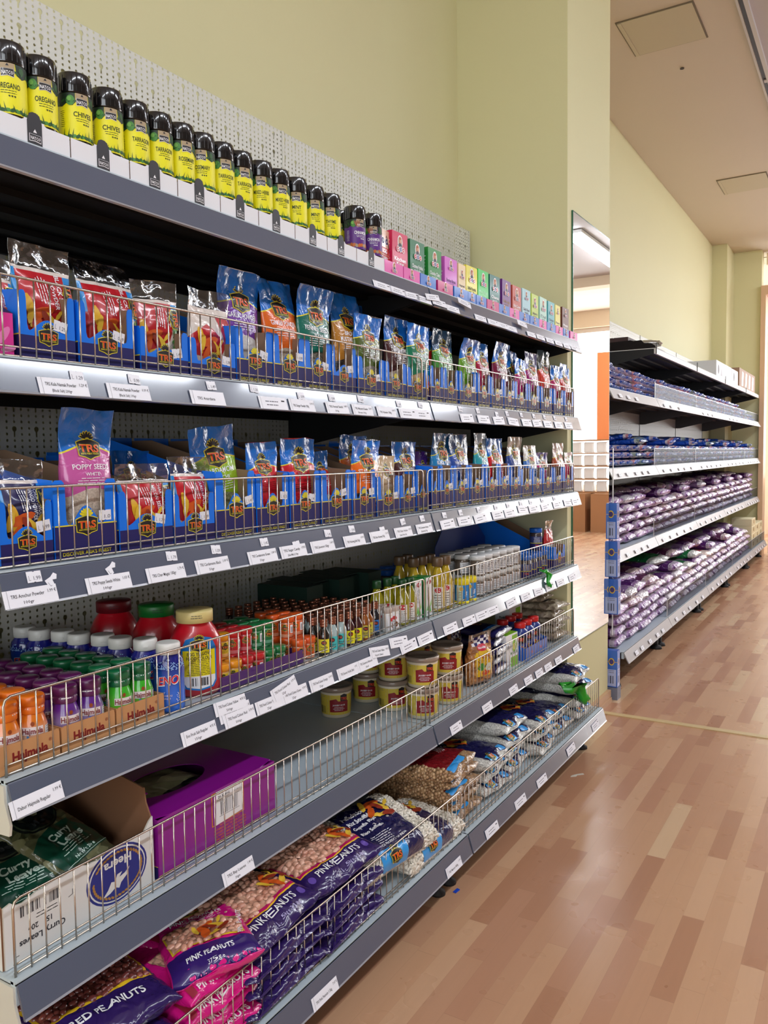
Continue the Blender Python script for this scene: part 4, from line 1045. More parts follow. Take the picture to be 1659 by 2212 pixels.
# ------------------------------------------------------------ top shelf: glass herb jars in white trays, then spice cartons
GLASS = clear_film('clear_jar_glass', (226, 234, 230), .1, .03, 0)
LIDB = M((18, 18, 20), .16, coat=.8, name='black_gloss_lid')
YLAB = M((232, 226, 10), .42, name='yellow_label_paper'); PLAB = M((92, 40, 130), .42, name='purple_label_paper'); PLAB2 = M((206, 206, 100), .42)
LEAF = M((34, 84, 28), .5); LEAF2 = M((70, 140, 50), .5); LEAFD = M((16, 40, 18), .5); TANP = M((168, 148, 116), .5); OCH = M((196, 104, 40), .5)
def herb_jar(name_, herb, lab, ys, seed):
    t = thing('herb_jar', '', 'jar', (0, 0, 0), 0, 'herb jars on the top shelf')
    r = .0245
    G().lathe([(.019, .0), (r - .002, .002), (r, .006), (r, .081), (r - .002, .086), (.019, .089), (.019, .094)], GLASS, 22).build('glass_body', t)
    hm, nt, b = new_mat('dried_herb_' + str(seed))
    tc = nt.nodes.new('ShaderNodeTexCoord'); n = nt.nodes.new('ShaderNodeTexNoise'); n.inputs['Scale'].default_value = 420; n.inputs['Detail'].default_value = 3
    nt.links.new(tc.outputs['Object'], n.inputs['Vector'])
    nt.links.new(mix_col(nt, math_node(nt, 'MINIMUM', math_node(nt, 'MAXIMUM', math_node(nt, 'MULTIPLY', math_node(nt, 'SUBTRACT', n.outputs[0], .4), 5), 0), 1), lin(tuple(x * .45 for x in herb)), lin(herb)), b.inputs['Base Color'])
    b.inputs['Roughness'].default_value = .8
    G().lathe([(r - .0022, .003), (r - .0016, .006), (r - .0016, .074), (r - .004, .076)], hm, 18).build('herb_filling', t)
    g = G().lathe([(.0235, .087), (.0245, .0885), (.0245, .1122), (.0238, .1134)], LIDB, 26)
    for k in range(22):
        a = 2 * PI * k / 22; g.box(-.0003, .0003, -.0006, .0006, .0895, .109, LIDB, Matrix.Translation((math.cos(a) * .0246, math.sin(a) * .0246, 0)))
    g.build('lid', t)
    g = G(); rr = r + .0003; S = cyl(rr, .003); W = rr * math.radians(128)
    it = [RC(-W, W, .024, .083, lab, 0)]
    rn = random.Random(seed)
    # leafy border along the top and the foot of the label
    it += [P([(-W, .083), (-W, .071), (-.030, .066), (-.022, .070), (-.014, .067), (-.010, .071), (-.010, .083)], LEAFD, 1), P([(.010, .083), (.012, .070), (.02, .067), (.028, .071), (W, .068), (W, .083)], LEAFD, 1)]
    it += [EL(-.017, .0735, .0062, .0066, LEAF2, 2), EL(-.0185, .0755, .003, .003, M((120, 180, 80), .5), 3), EL(.019, .0765, .004, .004, LEAF, 2)]
    for k in range(12): it.append(EL(-W * .8 + k * W * 1.6 / 11, .070 + rn.random() * .004, .0042, .0016, LEAF, 2, rn.uniform(-1, 1), 6))
    it += [RC(-.0095, .0095, .071, .083, TANP, 1), P([(-.0022, .0795), (.0022, .0795), (.0, .0825)], BLK, 2), P([(-.0085, .0665), (.0, .0682), (.0085, .0665), (.0085, .0765), (-.0085, .0765)], WHT, 2), P([(-.0080, .0673), (.0, .0689), (.0080, .0673), (.0080, .0762), (-.0080, .0762)], BLK, 3),
           T('NATCO', 0, .0715, .0060, WHT, .02, w=.0145, layer=4)]
    purple = lab is PLAB
    tx = WHT if purple else M((40, 60, 20), .6)
    it.append(T(name_, .001, .0565, .0088, tx, .02, w=min(.031, .0047 * len(name_)), layer=1))
    it += small(.001, .0505, .022, 2, .0028, tx, 1, seed)
    it += [P([(.000 + q * .0036, .0445), (.0022 + q * .0036, .0432), (.003 + q * .0036, .0452), (.001 + q * .0036, .0458)], tx, 1) for q in range(3)]
    it += small(-.03, .060, .008, 9, .0024, tx, 1, seed + 3)
    for k in range(16):
        x = -W * .85 + k * W * 1.7 / 15; h = rn.uniform(.006, .013)
        if purple: it.append(EL(x, .029 + h * .3, .0045, .0035, OCH if k % 3 else TANP, 1 + k % 2, rn.uniform(-1, 1), 7))
        else:
            it.append(P([(x - .0012, .026), (x + .0012, .026), (x + rn.uniform(-.005, .005), .026 + h)], LEAF, 2)); it.append(EL(x + .002, .028, .0042, .0024, LEAF2 if k % 2 else LEAF, 1, rn.uniform(-.6, .6), 7))
    if purple: it += [EL(-.012 + q * .003, .074, .0016, .007, M((150, 84, 50), .5), 4, .5 - q * .15, 6) for q in range(4)]
    put(g, it, S, .006)
    g.build('label', t)
    t.scale = (1, 1, 1.14)
    return t
HERB = {'O': (150, 118, 78), 'C': (104, 126, 74), 'T': (112, 116, 74), 'R': (140, 120, 80), 'X': (122, 110, 66), 'M': (90, 82, 50), 'H': (128, 118, 74), 'Z': (120, 84, 56)}
jars = [(.093, 'OREGANO', 'O', 0, 'OREGANO'), (.144, 'OREGANO', 'O', 20, ''), (.208, 'CHIVES', 'C', 25, ''), (.269, 'CHIVES', 'C', 15, ''), (.324, 'TARRAGON', 'T', 28, ''), (.378, 'TARRAGON', 'T', 25, ''),
        (.430, 'ROSEMARY', 'R', 28, ''), (.483, 'ROSEMARY', 'R', 0, ''), (.536, 'TARRAGON', 'T', 22, ''), (.588, 'TARRAGON', 'T', 25, ''), (.649, 'MIXED HERBS', 'X', 5, ''), (.706, 'MIXED HERBS', 'X', 25, ''),
        (.765, 'MINT', 'M', 5, ''), (.829, 'MINT', 'M', 12, ''), (.893, 'THYME', 'H', 5, ''), (1.001, 'CINNAMON', 'Z', 30, 'p'), (1.073, 'CINNAMON', 'Z', 10, 'p')]
kinds = {}
pos_txt = {}
PXJ = (18, 86, 163, 232, 290, 342, 390, 435, 478, 518, 562, 600, 638, 676, 712, 767, 803)
for i, (y, nm, h, off, fl) in enumerate(jars):
    y = Y(PXJ[i], -.034, ZS[1] + .06)
    yaw = -math.atan2(y + .656, 1.075) + math.radians(off)
    loc = (-.034, y, ZS[1] + .005)
    if nm not in kinds:
        t = herb_jar(nm, HERB[h], PLAB if fl == 'p' else YLAB, 0, i); t.location = loc; t.rotation_euler = (0, 0, yaw); kinds[nm] = t
    else: t = dup(kinds[nm], loc, (0, 0, yaw))
    colr = 'purple' if fl == 'p' else 'yellow'
    t['label'] = 'herb jar with %s label reading %s, black lid, %s from the left' % (colr, nm, nth(i))
t = dup(kinds['THYME'], (-.085, Y(733, -.085, ZS[1] + .06), ZS[1] + .005), (0, 0, -1.1), 'glass herb jar with black lid peeping out behind the jar reading THYME')
# white cardboard trays with black tongue tags
WCARD = M((226, 228, 232), .6, name='white_board'); BTAG = M((30, 28, 34), .45)
tags_y = [.095, .213, .316, .419, .525, .631, .752, .857, .982]
for i, yc in enumerate(tags_y):
    ya = (tags_y[i - 1] + yc) / 2 if i else .03; yb = (tags_y[i + 1] + yc) / 2 if i < 8 else 1.045
    if i == 8: yb = 1.112
    w = yb - ya - .002; yo = (ya + yb) / 2
    t = thing('jar_tray', 'white card jar tray with a black tongue tag, %s from the left' % nth(i), 'tray', (-.005, yo, ZS[1] + .001), 0, 'white jar trays')
    h = w / 2; c = yc - yo
    g = G().extrude([(-h, 0), (h, 0), (h, .030), (c + .02, .030), (c + .016, .032), (c + .016, .034), (c - .016, .034), (c - .016, .032), (c - .02, .030), (-h, .030)], (0, 0, 0), (0, 1, 0), (0, 0, 1), .0012, WCARD, BROWNC)
    g.build('tray_front', t)
    g = G().extrude([(c - .0115, .0005), (c + .0115, .0005), (c + .0115, .032), (c + .008, .042), (c + .003, .0445), (c - .003, .0445), (c - .008, .042), (c - .0115, .032)], (.0008, 0, 0), (0, 1, 0), (0, 0, 1), .001, BTAG)
    put(g, [P([(c - .0095, .004), (c, .0052), (c + .0095, .004), (c + .0095, .0145), (c - .0095, .0145)], WHT, 1), P([(c - .0088, .005), (c, .0062), (c + .0088, .005), (c + .0088, .014), (c - .0088, .014)], BLK, 2), T('NATCO', c, .0092, .0062, WHT, .02, w=.0155, layer=3), P([(c - .003, .017), (c + .003, .017), (c, .022)], WHT, 1)], front(.0008, 0, 0))
    g.build('tongue_tag', t)
    for s in (-1, 1):
        G().extrude([(0, 0), (0, .026), (-.02, .03), (-.07, .062), (-.24, .062), (-.24, 0)][::-1], (-.0012, s * (h - .0006), 0), (1, 0, 0), (0, 0, 1), .001, WCARD if s < 0 else BROWNC).build('tray_side', t)
# spice cartons
def mdh(g, w, z, s, S, circ=WHT):
    it = [EL(0, z + .4 * s, .34 * s, .46 * s, WHT, 1), EL(0, z + .42 * s, .24 * s, .36 * s, M((200, 150, 120), .5), 2), EL(0, z + .16 * s, .22 * s, .16 * s, M((60, 60, 70), .5), 3), EL(0, z + .5 * s, .12 * s, .13 * s, M((214, 170, 140), .5), 4), EL(0, z + .62 * s, .15 * s, .08 * s, M((190, 90, 50), .5), 5)]
    for k, ch in enumerate('MDH'):
        x = (k - 1) * .36 * s
        it += [EL(x, z - .12 * s, .2 * s, .2 * s, WHT, 6), EL(x, z - .12 * s, .15 * s, .15 * s, M((206, 36, 50), .5) if k != 1 else M((60, 60, 140), .5), 7), T(ch, x, z - .12 * s, .2 * s, WHT, .02, layer=8)]
    put(g, it, S)
cart = [(845, 883, (206, 24, 80), 'Kitchen|King', WHT, .112), (884, 919, (24, 112, 66), 'Chutney Podina|masala', WHT, .110), (921, 957, (34, 136, 52), 'Chunky Chat|masala', WHT, .110), (958, 990, (206, 92, 196), 'Bombay Biryani|masala', M((90, 20, 110), .5), .105),
        (990, 1006, (232, 208, 160), 'Rajmah|masala', M((60, 40, 40), .5), .102), (1007, 1031, (226, 216, 30), 'Stuffed Parantha|masala', M((50, 60, 30), .5), .108), (1032, 1056, (44, 200, 76), 'Pani Puri|masala', M((190, 250, 200), .5), .112), (1058, 1080, (14, 108, 96), 'Chana|masala', WHT, .112), (1082, 1106, (104, 36, 128), 'Dahi vada|masala', M((160, 120, 40), .5), .114),
        (1107, 1126, (190, 78, 62), 'Fish Curry|masala', WHT, .110), (1127, 1147, (160, 206, 214), 'Garlic Bread|masala', M((60, 40, 70), .5), .114), (1148, 1163, (182, 206, 70), 'Jaljeera|masala', M((60, 60, 30), .5), .110), (1164, 1183, (170, 214, 196), 'Dal|masala', M((60, 110, 100), .5), .112), (1184, 1198, (92, 180, 190), 'Chicken|curry masala', M((20, 60, 90), .5), .110),
        (1199, 1211, (220, 210, 84), 'Paneer|masala', M((60, 50, 30), .5), .108), (1213, 1230, (98, 46, 34), 'Meat|masala', WHT, .112)]
Z1 = ZS[1] + .001
for i, (u0, u1, col, ttl, tc_, h) in enumerate(cart):
    x = -.032; h += .010; y0, y1 = Y(u0, x, ZS[1] + .07), Y(u1, x, ZS[1] + .07); w = min(y1 - y0 - .002, .075)
    t = thing('spice_carton', '%s spice carton reading %s' % (['crimson', 'dark green', 'mid green', 'violet', 'cream', 'yellow', 'bright green', 'dark teal', 'purple', 'brick red', 'pale blue', 'lime', 'mint green', 'light teal', 'dull yellow', 'dark brown'][i], ttl.split('|')[0]) + ' on the top shelf', 'carton', (x, (y0 + y1) / 2, Z1), R.uniform(-.03, .03), 'spice cartons on the top shelf')
    C1 = M(col, .45, coat=.1)
    g = G().box(-.045, 0, -w / 2, w / 2, 0, h, C1)
    S = front(0, 0, 0); k = w / .062
    mdh(g, w, h * .70 if i not in (3, 14, 15, 10) else h * .78, .030 * k if i not in (3, 14, 15, 10) else .022 * k, S)
    a, b_ = (ttl.split('|') + [''])[:2]
    it = [T(a, 0, h * .46, .011 * k, tc_, .02, w=w * .74, layer=1), T(b_, 0, h * .375, .009 * k, tc_, .01, w=w * .46, layer=1)] + small(0, h * .25, w * .7, 2, .004, tc_, 1, i)
    it += [EL(0, .006, w * .3, .012, M((170, 110, 60), .5), 1, a0=0, a1=180)] + [RC(-w * .46, w * .46, h * .12, h * .125, YEL, 1)]
    put(g, it, S)
    put(g, small(-.022, h * .8, .03, 8, .009, WHT, 1, i), flat((0, -w / 2, 0), (1, 0, 0), (0, 0, 1)))
    g.build('carton_body', t)
    G().box(-.0445, -.0005, -w / 2 + .0005, w / 2 - .0005, h, h + .0012, C1).build('carton_lid', t)
# the egg curry carton leaning at the left of the row
x = -.04; y0, y1 = Y(818, x, 1.7), Y(846, x, 1.7); w = y1 - y0
t = thing('spice_carton', 'peach and orange carton reading EGG CURRY beside the last jar', 'carton', (x, (y0 + y1) / 2, Z1), .1, 'spice cartons on the top shelf')
g = G().box(-.04, 0, -w / 2, w / 2, 0, .118, M((232, 196, 170), .4, coat=.3)); OG = M((226, 90, 40), .4, coat=.3); RD = M((200, 40, 40), .4)
it = [P([(-w / 2, 0), (w / 2, 0), (w / 2, .085), (w * .3, .05), (-w / 2, .03)], OG, 1), EL(-w * .22, .09, .009, .009, WHT, 1), EL(-w * .22, .09, .007, .007, NAVY, 2), T('D', -w * .22, .09, .009, WHT, .02, layer=3), EL(w * .12, .09, .009, .009, WHT, 1), EL(w * .12, .09, .007, .007, NAVY, 2), T('H', w * .12, .09, .009, WHT, .02, layer=3),
      RC(-w * .48, w * .3, .058, .074, RD, 3), T('EGG', -w * .08, .066, .014, WHT, .03, layer=4), RC(-w * .48, w * .32, .040, .056, RD, 3), T('CURRY', -w * .08, .048, .012, WHT, .03, w=w * .62, layer=4), P([(-w * .4, .038), (w * .3, .022), (w * .2, .004), (-w * .45, .012)], M((30, 90, 190), .4), 3), LN(-w * .3, .028, w * .18, .018, .0012, WHT, 4), LN(-w * .3, .022, w * .15, .012, .0012, WHT, 4),
      LN(w * .1, .105, w * .42, .06, .003, BLK, 3)]
put(g, it, front(0, 0, 0)); g.build('carton_body', t)
# small display trays in front of the cartons
low = [(831, 871, 'P'), (872, 907, 'P'), (908, 942, 'B'), (943, 981, 'M'), (981, 1011, 'B'), (1011, 1028, 'B'), (1029, 1051, 'B'), (1052, 1078, 'M'), (1078, 1101, 'B'), (1101, 1122, 'P'), (1122, 1144, 'B'), (1145, 1165, 'B'), (1165, 1181, 'P'), (1181, 1201, 'B'), (1201, 1216, 'P'), (1217, 1229, 'B'), (1231, 1249, 'P')]
LC = {'P': (222, 80, 168), 'B': (44, 112, 200), 'M': (196, 38, 118)}
for i, (u0, u1, c) in enumerate(low):
    x = -.004; y0, y1 = Y(u0, x, ZS[1] + .03), Y(u1, x, ZS[1] + .03); w = min(y1 - y0 - .0015, .09)
    t = thing('carton_tray', 'low %s display tray with a portrait badge, %s from the left' % ({'P': 'pink', 'B': 'blue', 'M': 'magenta'}[c], nth(i)), 'tray', (x, (y0 + y1) / 2, Z1), 0, 'low carton trays on the top shelf')
    C1 = M(LC[c], .45, coat=.1); hh = .030
    g = G().box(-.0012, 0, -w / 2, w / 2, 0, hh, C1); mdh(g, w, .012, .022, front(0, 0, 0)); g.build('tray_front', t)
    for s in (-1, 1): G().extrude([(0, 0), (0, hh), (-.03, hh), (-.03, 0)][::-1], (-.0012, s * (w / 2 - .0006), 0), (1, 0, 0), (0, 0, 1), .001, C1).build('tray_side', t)
# ------------------------------------------------------------ fourth shelf: jars, bottles
Z4 = ZS[4] + .001
TAPED = M((200, 146, 96), .7, bump=.0002, bscale=80, name='kraft_tray')
MAROON = M((130, 26, 26), .5)
def grad_mat(name, ca, cb, z0, z1, gloss=.2):
    """moulded sleeve whose printed colour runs from ca at the foot to cb at the shoulder"""
    m, nt, b = new_mat(name)
    tc = nt.nodes.new('ShaderNodeTexCoord'); sp = nt.nodes.new('ShaderNodeSeparateXYZ'); nt.links.new(tc.outputs['Object'], sp.inputs[0])
    f = math_node(nt, 'MINIMUM', math_node(nt, 'MAXIMUM', math_node(nt, 'DIVIDE', math_node(nt, 'SUBTRACT', sp.outputs[2], z0), z1 - z0), 0), 1)
    nt.links.new(mix_col(nt, f, lin(ca), lin(cb)), b.inputs['Base Color']); b.inputs['Roughness'].default_value = gloss; b.inputs['Coat Weight'].default_value = .7
    return m
def candy_jar(kind, capc, ca, cb, sub, seed):
    t = thing('tablet_jar', '', 'jar', (0, 0, 0), 0)
    r = .021
    sl = grad_mat('sleeve_' + kind, ca, cb, .012, .05)
    g = G().lathe([(r - .003, 0), (r, .003), (r, .044), (r - .003, .052), (.0155, .059), (.0155, .066)], sl, 24)
    S = cyl(r, 0)
    it = [EL(.0, .0475, .0028, .003, M((150, 70, 30), .5), 2, n=8), T('Hajmola', .0, .0385, .0098, MAROON, .02, w=.029, layer=3), RC(-.0155, .0155, .0335, .0435, M((236, 226, 226), .4), 1), T(sub, .004, .0305, .0068, M((40, 150, 220), .4), .02, w=.0035 * len(sub), layer=3)] + small(.0, .0235, .016, 2, .003, MAROON, 2, seed)
    it += [RC(.019, .036, .008, .042, M((225, 225, 225), .5), 1)] + small(.0275, .040, .014, 10, .0031, INKG, 2, seed)
    it += [RC(-.04, -.024, .008, .042, M((225, 225, 225), .5) if kind == 'green' else sl, 1)] + small(-.032, .040, .014, 10, .0031, INKG, 2, seed + 1)
    put(g, it, S, .006); g.build('jar_body', t)
    CM = M(capc, .35, coat=.3)
    g = G().lathe([(.0172, .0585), (.018, .0595), (.018, .0675), (.0174, .068), (.0174, .0685), (.0188, .069), (.0188, .078), (.0178, .0805), (.016, .0815), (.001, .0812)], CM, 26)
    put(g, small(0, .0655, .06, 1, .005, WHT, 1, seed), cyl(.018, 0)); g.build('lid', t)
    t.scale = (1, 1, 1.17)
    return t
protoj = {'orange': candy_jar('orange', (226, 112, 22), (238, 226, 208), (224, 120, 24), 'Regular', 1), 'purple': candy_jar('purple', (92, 26, 84), (206, 186, 222), (98, 40, 140), 'Imli', 2), 'green': candy_jar('green', (18, 104, 62), (150, 214, 70), (60, 180, 40), 'Pudina', 3)}
used = set()
for ti, (kind, ya, yb) in enumerate((('orange', .007, .105), ('purple', .109, .208), ('green', .212, .313))):
    yo = (ya + yb) / 2; w = yb - ya
    t = thing('cardboard_tray', 'low brown card tray of %s jars with the maroon word on its front' % kind, 'tray', (-.02, yo, Z4), 0, 'jar trays')
    g = G().extrude([(-w / 2, 0), (w / 2, 0), (w / 2, .037), (w / 2 - .003, .041), (-w / 2 + .004, .041), (-w / 2, .037)], (0, 0, 0), (0, 1, 0), (0, 0, 1), .0016, TAPED)
    put(g, [T('Hajmola', 0, .021, .0195, MAROON, .04, w=.058, layer=1), T('®', .033, .030, .007, MAROON, 0, layer=1)], front(0, 0, 0)); g.build('tray_front', t)
    for s in (-1, 1): G().extrude([(0, 0), (-.28, 0), (-.28, .04), (0, .04)], (-.0016, s * (w / 2 - .0008), 0), (1, 0, 0), (0, 0, 1), .0016, TAPED).build('tray_side', t)
    G().box(-.28, -.002, -w / 2 + .002, w / 2 - .002, 0, .0012, TAPED).build('tray_base', t)
    for r_ in range(6):
        for c in range(2):
            loc = (-.046 - r_ * .0455, yo - .0225 + c * .045, Z4 + .0015); rz = -.62 + R.uniform(-.5, .5) + (.35 if c == 0 else .0)
            lab = ('front %s tablet jar with a screw lid, %s of the two in its tray' % (kind, ['left', 'right'][c])) if r_ == 0 else '%s tablet jar standing behind the front pair in its tray' % kind
            if kind not in used: t2 = protoj[kind]; t2.location = loc; t2.rotation_euler = (0, 0, rz); used.add(kind); t2['label'] = lab; t2['group'] = kind + ' tablet jars'
            else: dup(protoj[kind], loc, (0, 0, rz), lab, kind + ' tablet jars')
# blue fruit salt bottles
def eno():
    t = thing('fruit_salt_bottle', '', 'bottle')
    sl = grad_mat('blue_sleeve', (40, 110, 220), (24, 30, 130), .035, .085)
    g = G().lathe([(.022, 0), (.0265, .004), (.0275, .02), (.0265, .05), (.0275, .075), (.025, .092), (.018, .101), (.018, .104)], sl, 26, sx=.82)
    S = cyl(.0277, 0, sx=.84)
    rn = random.Random(3)
    it = [T('ENO', -.001, .0575, .0215, WHT, .045, .25, w=.0375, layer=2, rot=.1), T('ENO', -.001, .058, .0195, M((214, 24, 44), .35), .02, .25, w=.0345, layer=3, rot=.1),
          T('FAST', -.012, .036, .0048, WHT, 0, .2, layer=2), T('REFRESHING', -.008, .031, .0046, WHT, 0, .2, layer=2), T('STOMACH', -.009, .026, .0046, WHT, 0, .2, layer=2)]
    for k in range(90):
        a = rn.uniform(-.03, .03); b_ = .075 + abs(rn.gauss(0, .007)) + abs(a) * .1
        it.append(EL(a, min(b_, .094), .0011, .0011, M((150, 190, 240), .3), 2, n=5))
    for k in range(16): it.append(EL(.014 + rn.uniform(-.002, .003), .02 + k * .001, .0007, .0007, WHT, 2, n=5))
    put(g, it, lambda a, b_, h: S(a, b_, h + .0006), .004); g.build('bottle_body', t)
    CW = M((226, 224, 218), .35)
    G().lathe([(.0195, .101), (.021, .102), (.021, .118), (.0195, .1205), (.017, .121), (.001, .1195)], CW, 24).box(.0195, .0225, -.004, .004, .108, .110, CW).build('flip_cap', t)
    return t
e0 = eno()
cols = [(.345, 9, -.04), (.1, 3, -.33), (.16, 3, -.33)]
n = 0
for yc, cnt, xs in cols:
    for k in range(cnt):
        loc = (xs - k * .049 - (.01 if k else 0), yc + .008 * (k % 2) - .006 * k * (yc > .3), Z4 + .0)
        if loc[0] < -.44: continue
        rz = -.72 + R.uniform(-.1, .1)
        lab = 'royal blue bottle reading ENO with a white flip cap, foremost of its row' if n == 0 else ('royal blue bottle with a white flip cap in the row behind the foremost one' if yc > .3 else 'royal blue bottle with a white cap at the back behind the orange and purple jars')
        if n == 0: e0.location = loc; e0.rotation_euler = (0, 0, rz); e0['label'] = lab
        else: dup(e0, loc, (0, 0, rz), lab, 'blue bottles behind the front one' if yc > .3 else 'blue bottles at the back')
        n += 1
# big red food colour jars
def big_jar(capc, label, loc, rz, face=True):
    t = thing('food_colour_jar', label, 'jar', loc, rz)
    RD = M((186, 16, 34), .28, coat=.6)
    s2 = .8
    g = G().lathe([(.040, 0), (.0475, .006), (.049, .02), (.049, .085), (.046, .105), (.038, .122), (.030, .134), (.028, .138)], RD, 34, sx=s2)
    if face:
        S = cyl(.0495, 0, sx=s2)
        LB = M((230, 216, 20), .4)
        body = [(-.031, .03), (-.024, .02), (0, .016), (.024, .02), (.031, .03), (.031, .088), (.022, .106), (0, .112), (-.022, .106), (-.031, .088)]
        it = [P([(a * 1.12, (b_ - .064) * 1.07 + .064) for a, b_ in body], M((20, 120, 200), .4), 0), P([(-.031, .04), (.031, .04), (.031, .088), (-.031, .088)], LB, 1), P(body[:5] + [(.031, .04), (-.031, .04)], WHT, 1)]
        it += xform(logo(.03), 0, .098, dl=1)
        it += [T('EGG YELLOW', 0, .0815, .0085, INK, .02, w=.045, layer=2), T('FOOD COLOUR', 0, .0735, .0085, INK, .02, w=.048, layer=2)] + small(0, .068, .05, 9, .0032, INK, 2, 8) + barcode(-.018, .022, .034, .015, INK, 2, 4, 26)
        put(g, it, lambda a, b_, h: S(a, b_, h + .0004), .01)
    g.build('jar_body', t)
    CM = M(capc, .4)
    g = G().lathe([(.031, .136), (.034, .1365), (.034, .156), (.033, .158), (.001, .160)], CM, 30)
    put(g, small(-.002, .150, .022, 2, .004, INK, 1, 5), cyl(.034, 0)); g.build('cap', t)
    return t
big_jar((214, 196, 130), 'large red plastic jar with a cream cap and a yellow label', (-.075, .447, Z4), -.62)
big_jar((22, 110, 42), 'large red plastic jar with a green cap, behind the cream capped one', (-.185, .455, Z4), -.6, False)
big_jar((110, 20, 28), 'large red plastic jar with a dark red cap, rearmost', (-.295, .445, Z4), -.6, False)
# small colour jars, two layers, in a purple tray
def spice_tub(col, nm):
    t = thing('colour_tub', '', 'jar')
    CC = M(col, .3, coat=.5); CL = M(tuple(int(x * .55 + 110) for x in col), .25, coat=.5)
    g = G().lathe([(.0135, 0), (.0145, .002), (.0145, .034), (.0135, .036)], CL, 18)
    g2 = cyl(.0147, 0); YL = M((222, 190, 40), .4) if col[0] > 200 and col[1] > 120 else CC
    it = [RC(-.022, .022, .008, .03, YL if nm == 'yellow' else CC, 0)] + xform(logo(.014), 0, .021, dl=1) + small(0, .0125, .02, 2, .0022, INK, 1, 3) + [RC(.012, .02, .01, .028, WHT, 1)] + barcode(.0125, .012, .007, .012, INK, 2, 2, 9)
    put(g, it, g2, .006); g.build('tub_body', t)
    G().lathe([(.0155, .033), (.0168, .0335), (.0168, .046), (.0158, .047), (.001, .0472)], CC, 20).build('lid', t)
    return t
PUR = M((78, 34, 110), .35, coat=.5, name='purple_card')
ta, tb = .468, .721
t = thing('card_tray', 'shiny purple card tray holding small colour jars', 'tray', (-.03, (ta + tb) / 2, Z4))
w = tb - ta
G().box(-.0015, 0, -w / 2, w / 2, 0, .028, PUR).build('tray_front', t)
for s in (-1, 1): G().box(-.16, -.0015, s * w / 2 - .0008, s * w / 2 + .0008, 0, .028, PUR).build('tray_side', t)
G().box(-.16, -.0015, -w / 2 + .001, w / 2 - .001, 0, .0012, PUR).build('tray_base', t)
tubs = {}
seq = [('yellow', (232, 152, 22)), ('yellow', (232, 152, 22)), ('red', (196, 26, 36)), ('red', (196, 26, 36)), ('green', (22, 120, 62)), ('green', (22, 120, 62)), ('orange', (226, 90, 28)), ('orange', (226, 90, 28))]
for ci, (nm, c) in enumerate(seq):
    for r_ in range(4):
        for lay in range(2):
            if lay == 1 and r_ == 0 and True: continue      # the upper layer is set one jar back
            yc = .488 + ci * .0345 + (.03 if ci > 5 else 0); x = -.05 - r_ * .0345
            if ci > 5: x += .005
            loc = (x, yc + .004 * (r_ % 2), Z4 + .0015 + lay * .0478 * 1.0)
            lab = '%s small colour jar, %s' % (nm, ('in the front row, ' + ['left', 'right'][ci % 2] + ' one of the two') if r_ == 0 else ('foremost in the upper layer, ' + ['left', 'right'][ci % 2] + ' one of the two' if lay == 1 and r_ == 1 else ''))
            if r_ > 1 or (r_ == 1 and lay == 0): lab = '%s small colour jar standing further back behind the front jars' % nm
            rz = -.75 + R.uniform(-.5, .5)
            if nm not in tubs: q = spice_tub(c, nm); q.location = loc; q.rotation_euler = (0, 0, rz); q['label'] = lab; q['group'] = nm + ' colour jars'; tubs[nm] = q
            else: dup(tubs[nm], loc, (0, 0, rz), lab, nm + ' colour jars')
# essence bottles
COPPER = M((150, 96, 74), .28, metal=.7, name='copper_screw_cap')
def essence(liq, lab, title):
    t = thing('essence_bottle', '', 'bottle')
    LQ = M(liq, .08, coat=1., spec=.6)
    g = G().lathe([(.0118, 0), (.0138, .002), (.0138, .044), (.0125, .050), (.0072, .060), (.0068, .066)], LQ, 18)
    S = cyl(.0139, 0)
    it = [RC(-.014, .014, .008, .038, M(lab, .4), 0), EL(0, .030, .0065, .0055, BLK, 1, n=8), T('TRS', 0, .030, .0062, REDO, .02, w=.009, layer=2), T(title, 0, .0205, .0052, INK, .02, w=.017, layer=1)] + small(0, .0155, .018, 2, .0026, INK, 1, 4)
    put(g, it, S, .006); g.build('glass_body', t)
    G().lathe([(.0082, .064), (.0088, .0645), (.0088, .069), (.0082, .0695), (.0088, .070), (.0088, .0745), (.0082, .075), (.0088, .0755), (.0088, .081), (.008, .082), (.001, .082)], COPPER, 16).build('screw_cap', t)
    return t
ek = {}
eseq = [('y', (30, 26, 22), (226, 216, 50), 'Vanilla', 'dark'), ('t', (170, 190, 190), (70, 190, 190), 'Almond', 'clear'), ('t', (170, 190, 190), (70, 190, 190), 'Almond', 'clear'), ('d', (60, 20, 26), (226, 220, 30), 'Rose', 'dark red'), ('d', (60, 20, 26), (226, 220, 30), 'Rose', 'dark red'),
        ('a', (150, 82, 24), (214, 200, 70), 'Banana', 'amber'), ('a', (150, 82, 24), (214, 200, 70), 'Banana', 'amber'), ('b', (22, 24, 34), (40, 120, 200), 'Kewra', 'black')]
for ci, (k_, lq, lb, tt, nm) in enumerate(eseq):
    for r_ in range(10):
        yc = .795 + ci * .0335; x = -.028 - r_ * .031 - (.012 if ci > 5 else 0)
        if x < -.34: continue
        loc = (x, yc + .003 * (r_ % 2), Z4)
        lab = ('front row bottle of %s essence, %s label, %s from the left' % (nm, {'y': 'yellow', 't': 'turquoise', 'd': 'yellow', 'a': 'yellow', 'b': 'blue'}[k_], nth(ci))) if r_ == 0 else 'small bottle of %s essence with a copper cap, behind the front row' % nm
        rz = -.85 + R.uniform(-.25, .25)
        if k_ not in ek: q = essence(lq, lb, tt); q.location = loc; q.rotation_euler = (0, 0, rz); q['label'] = lab; q['group'] = nm + ' essence bottles'; ek[k_] = q
        else: dup(ek[k_], loc, (0, 0, rz), lab, nm + ' essence bottles')
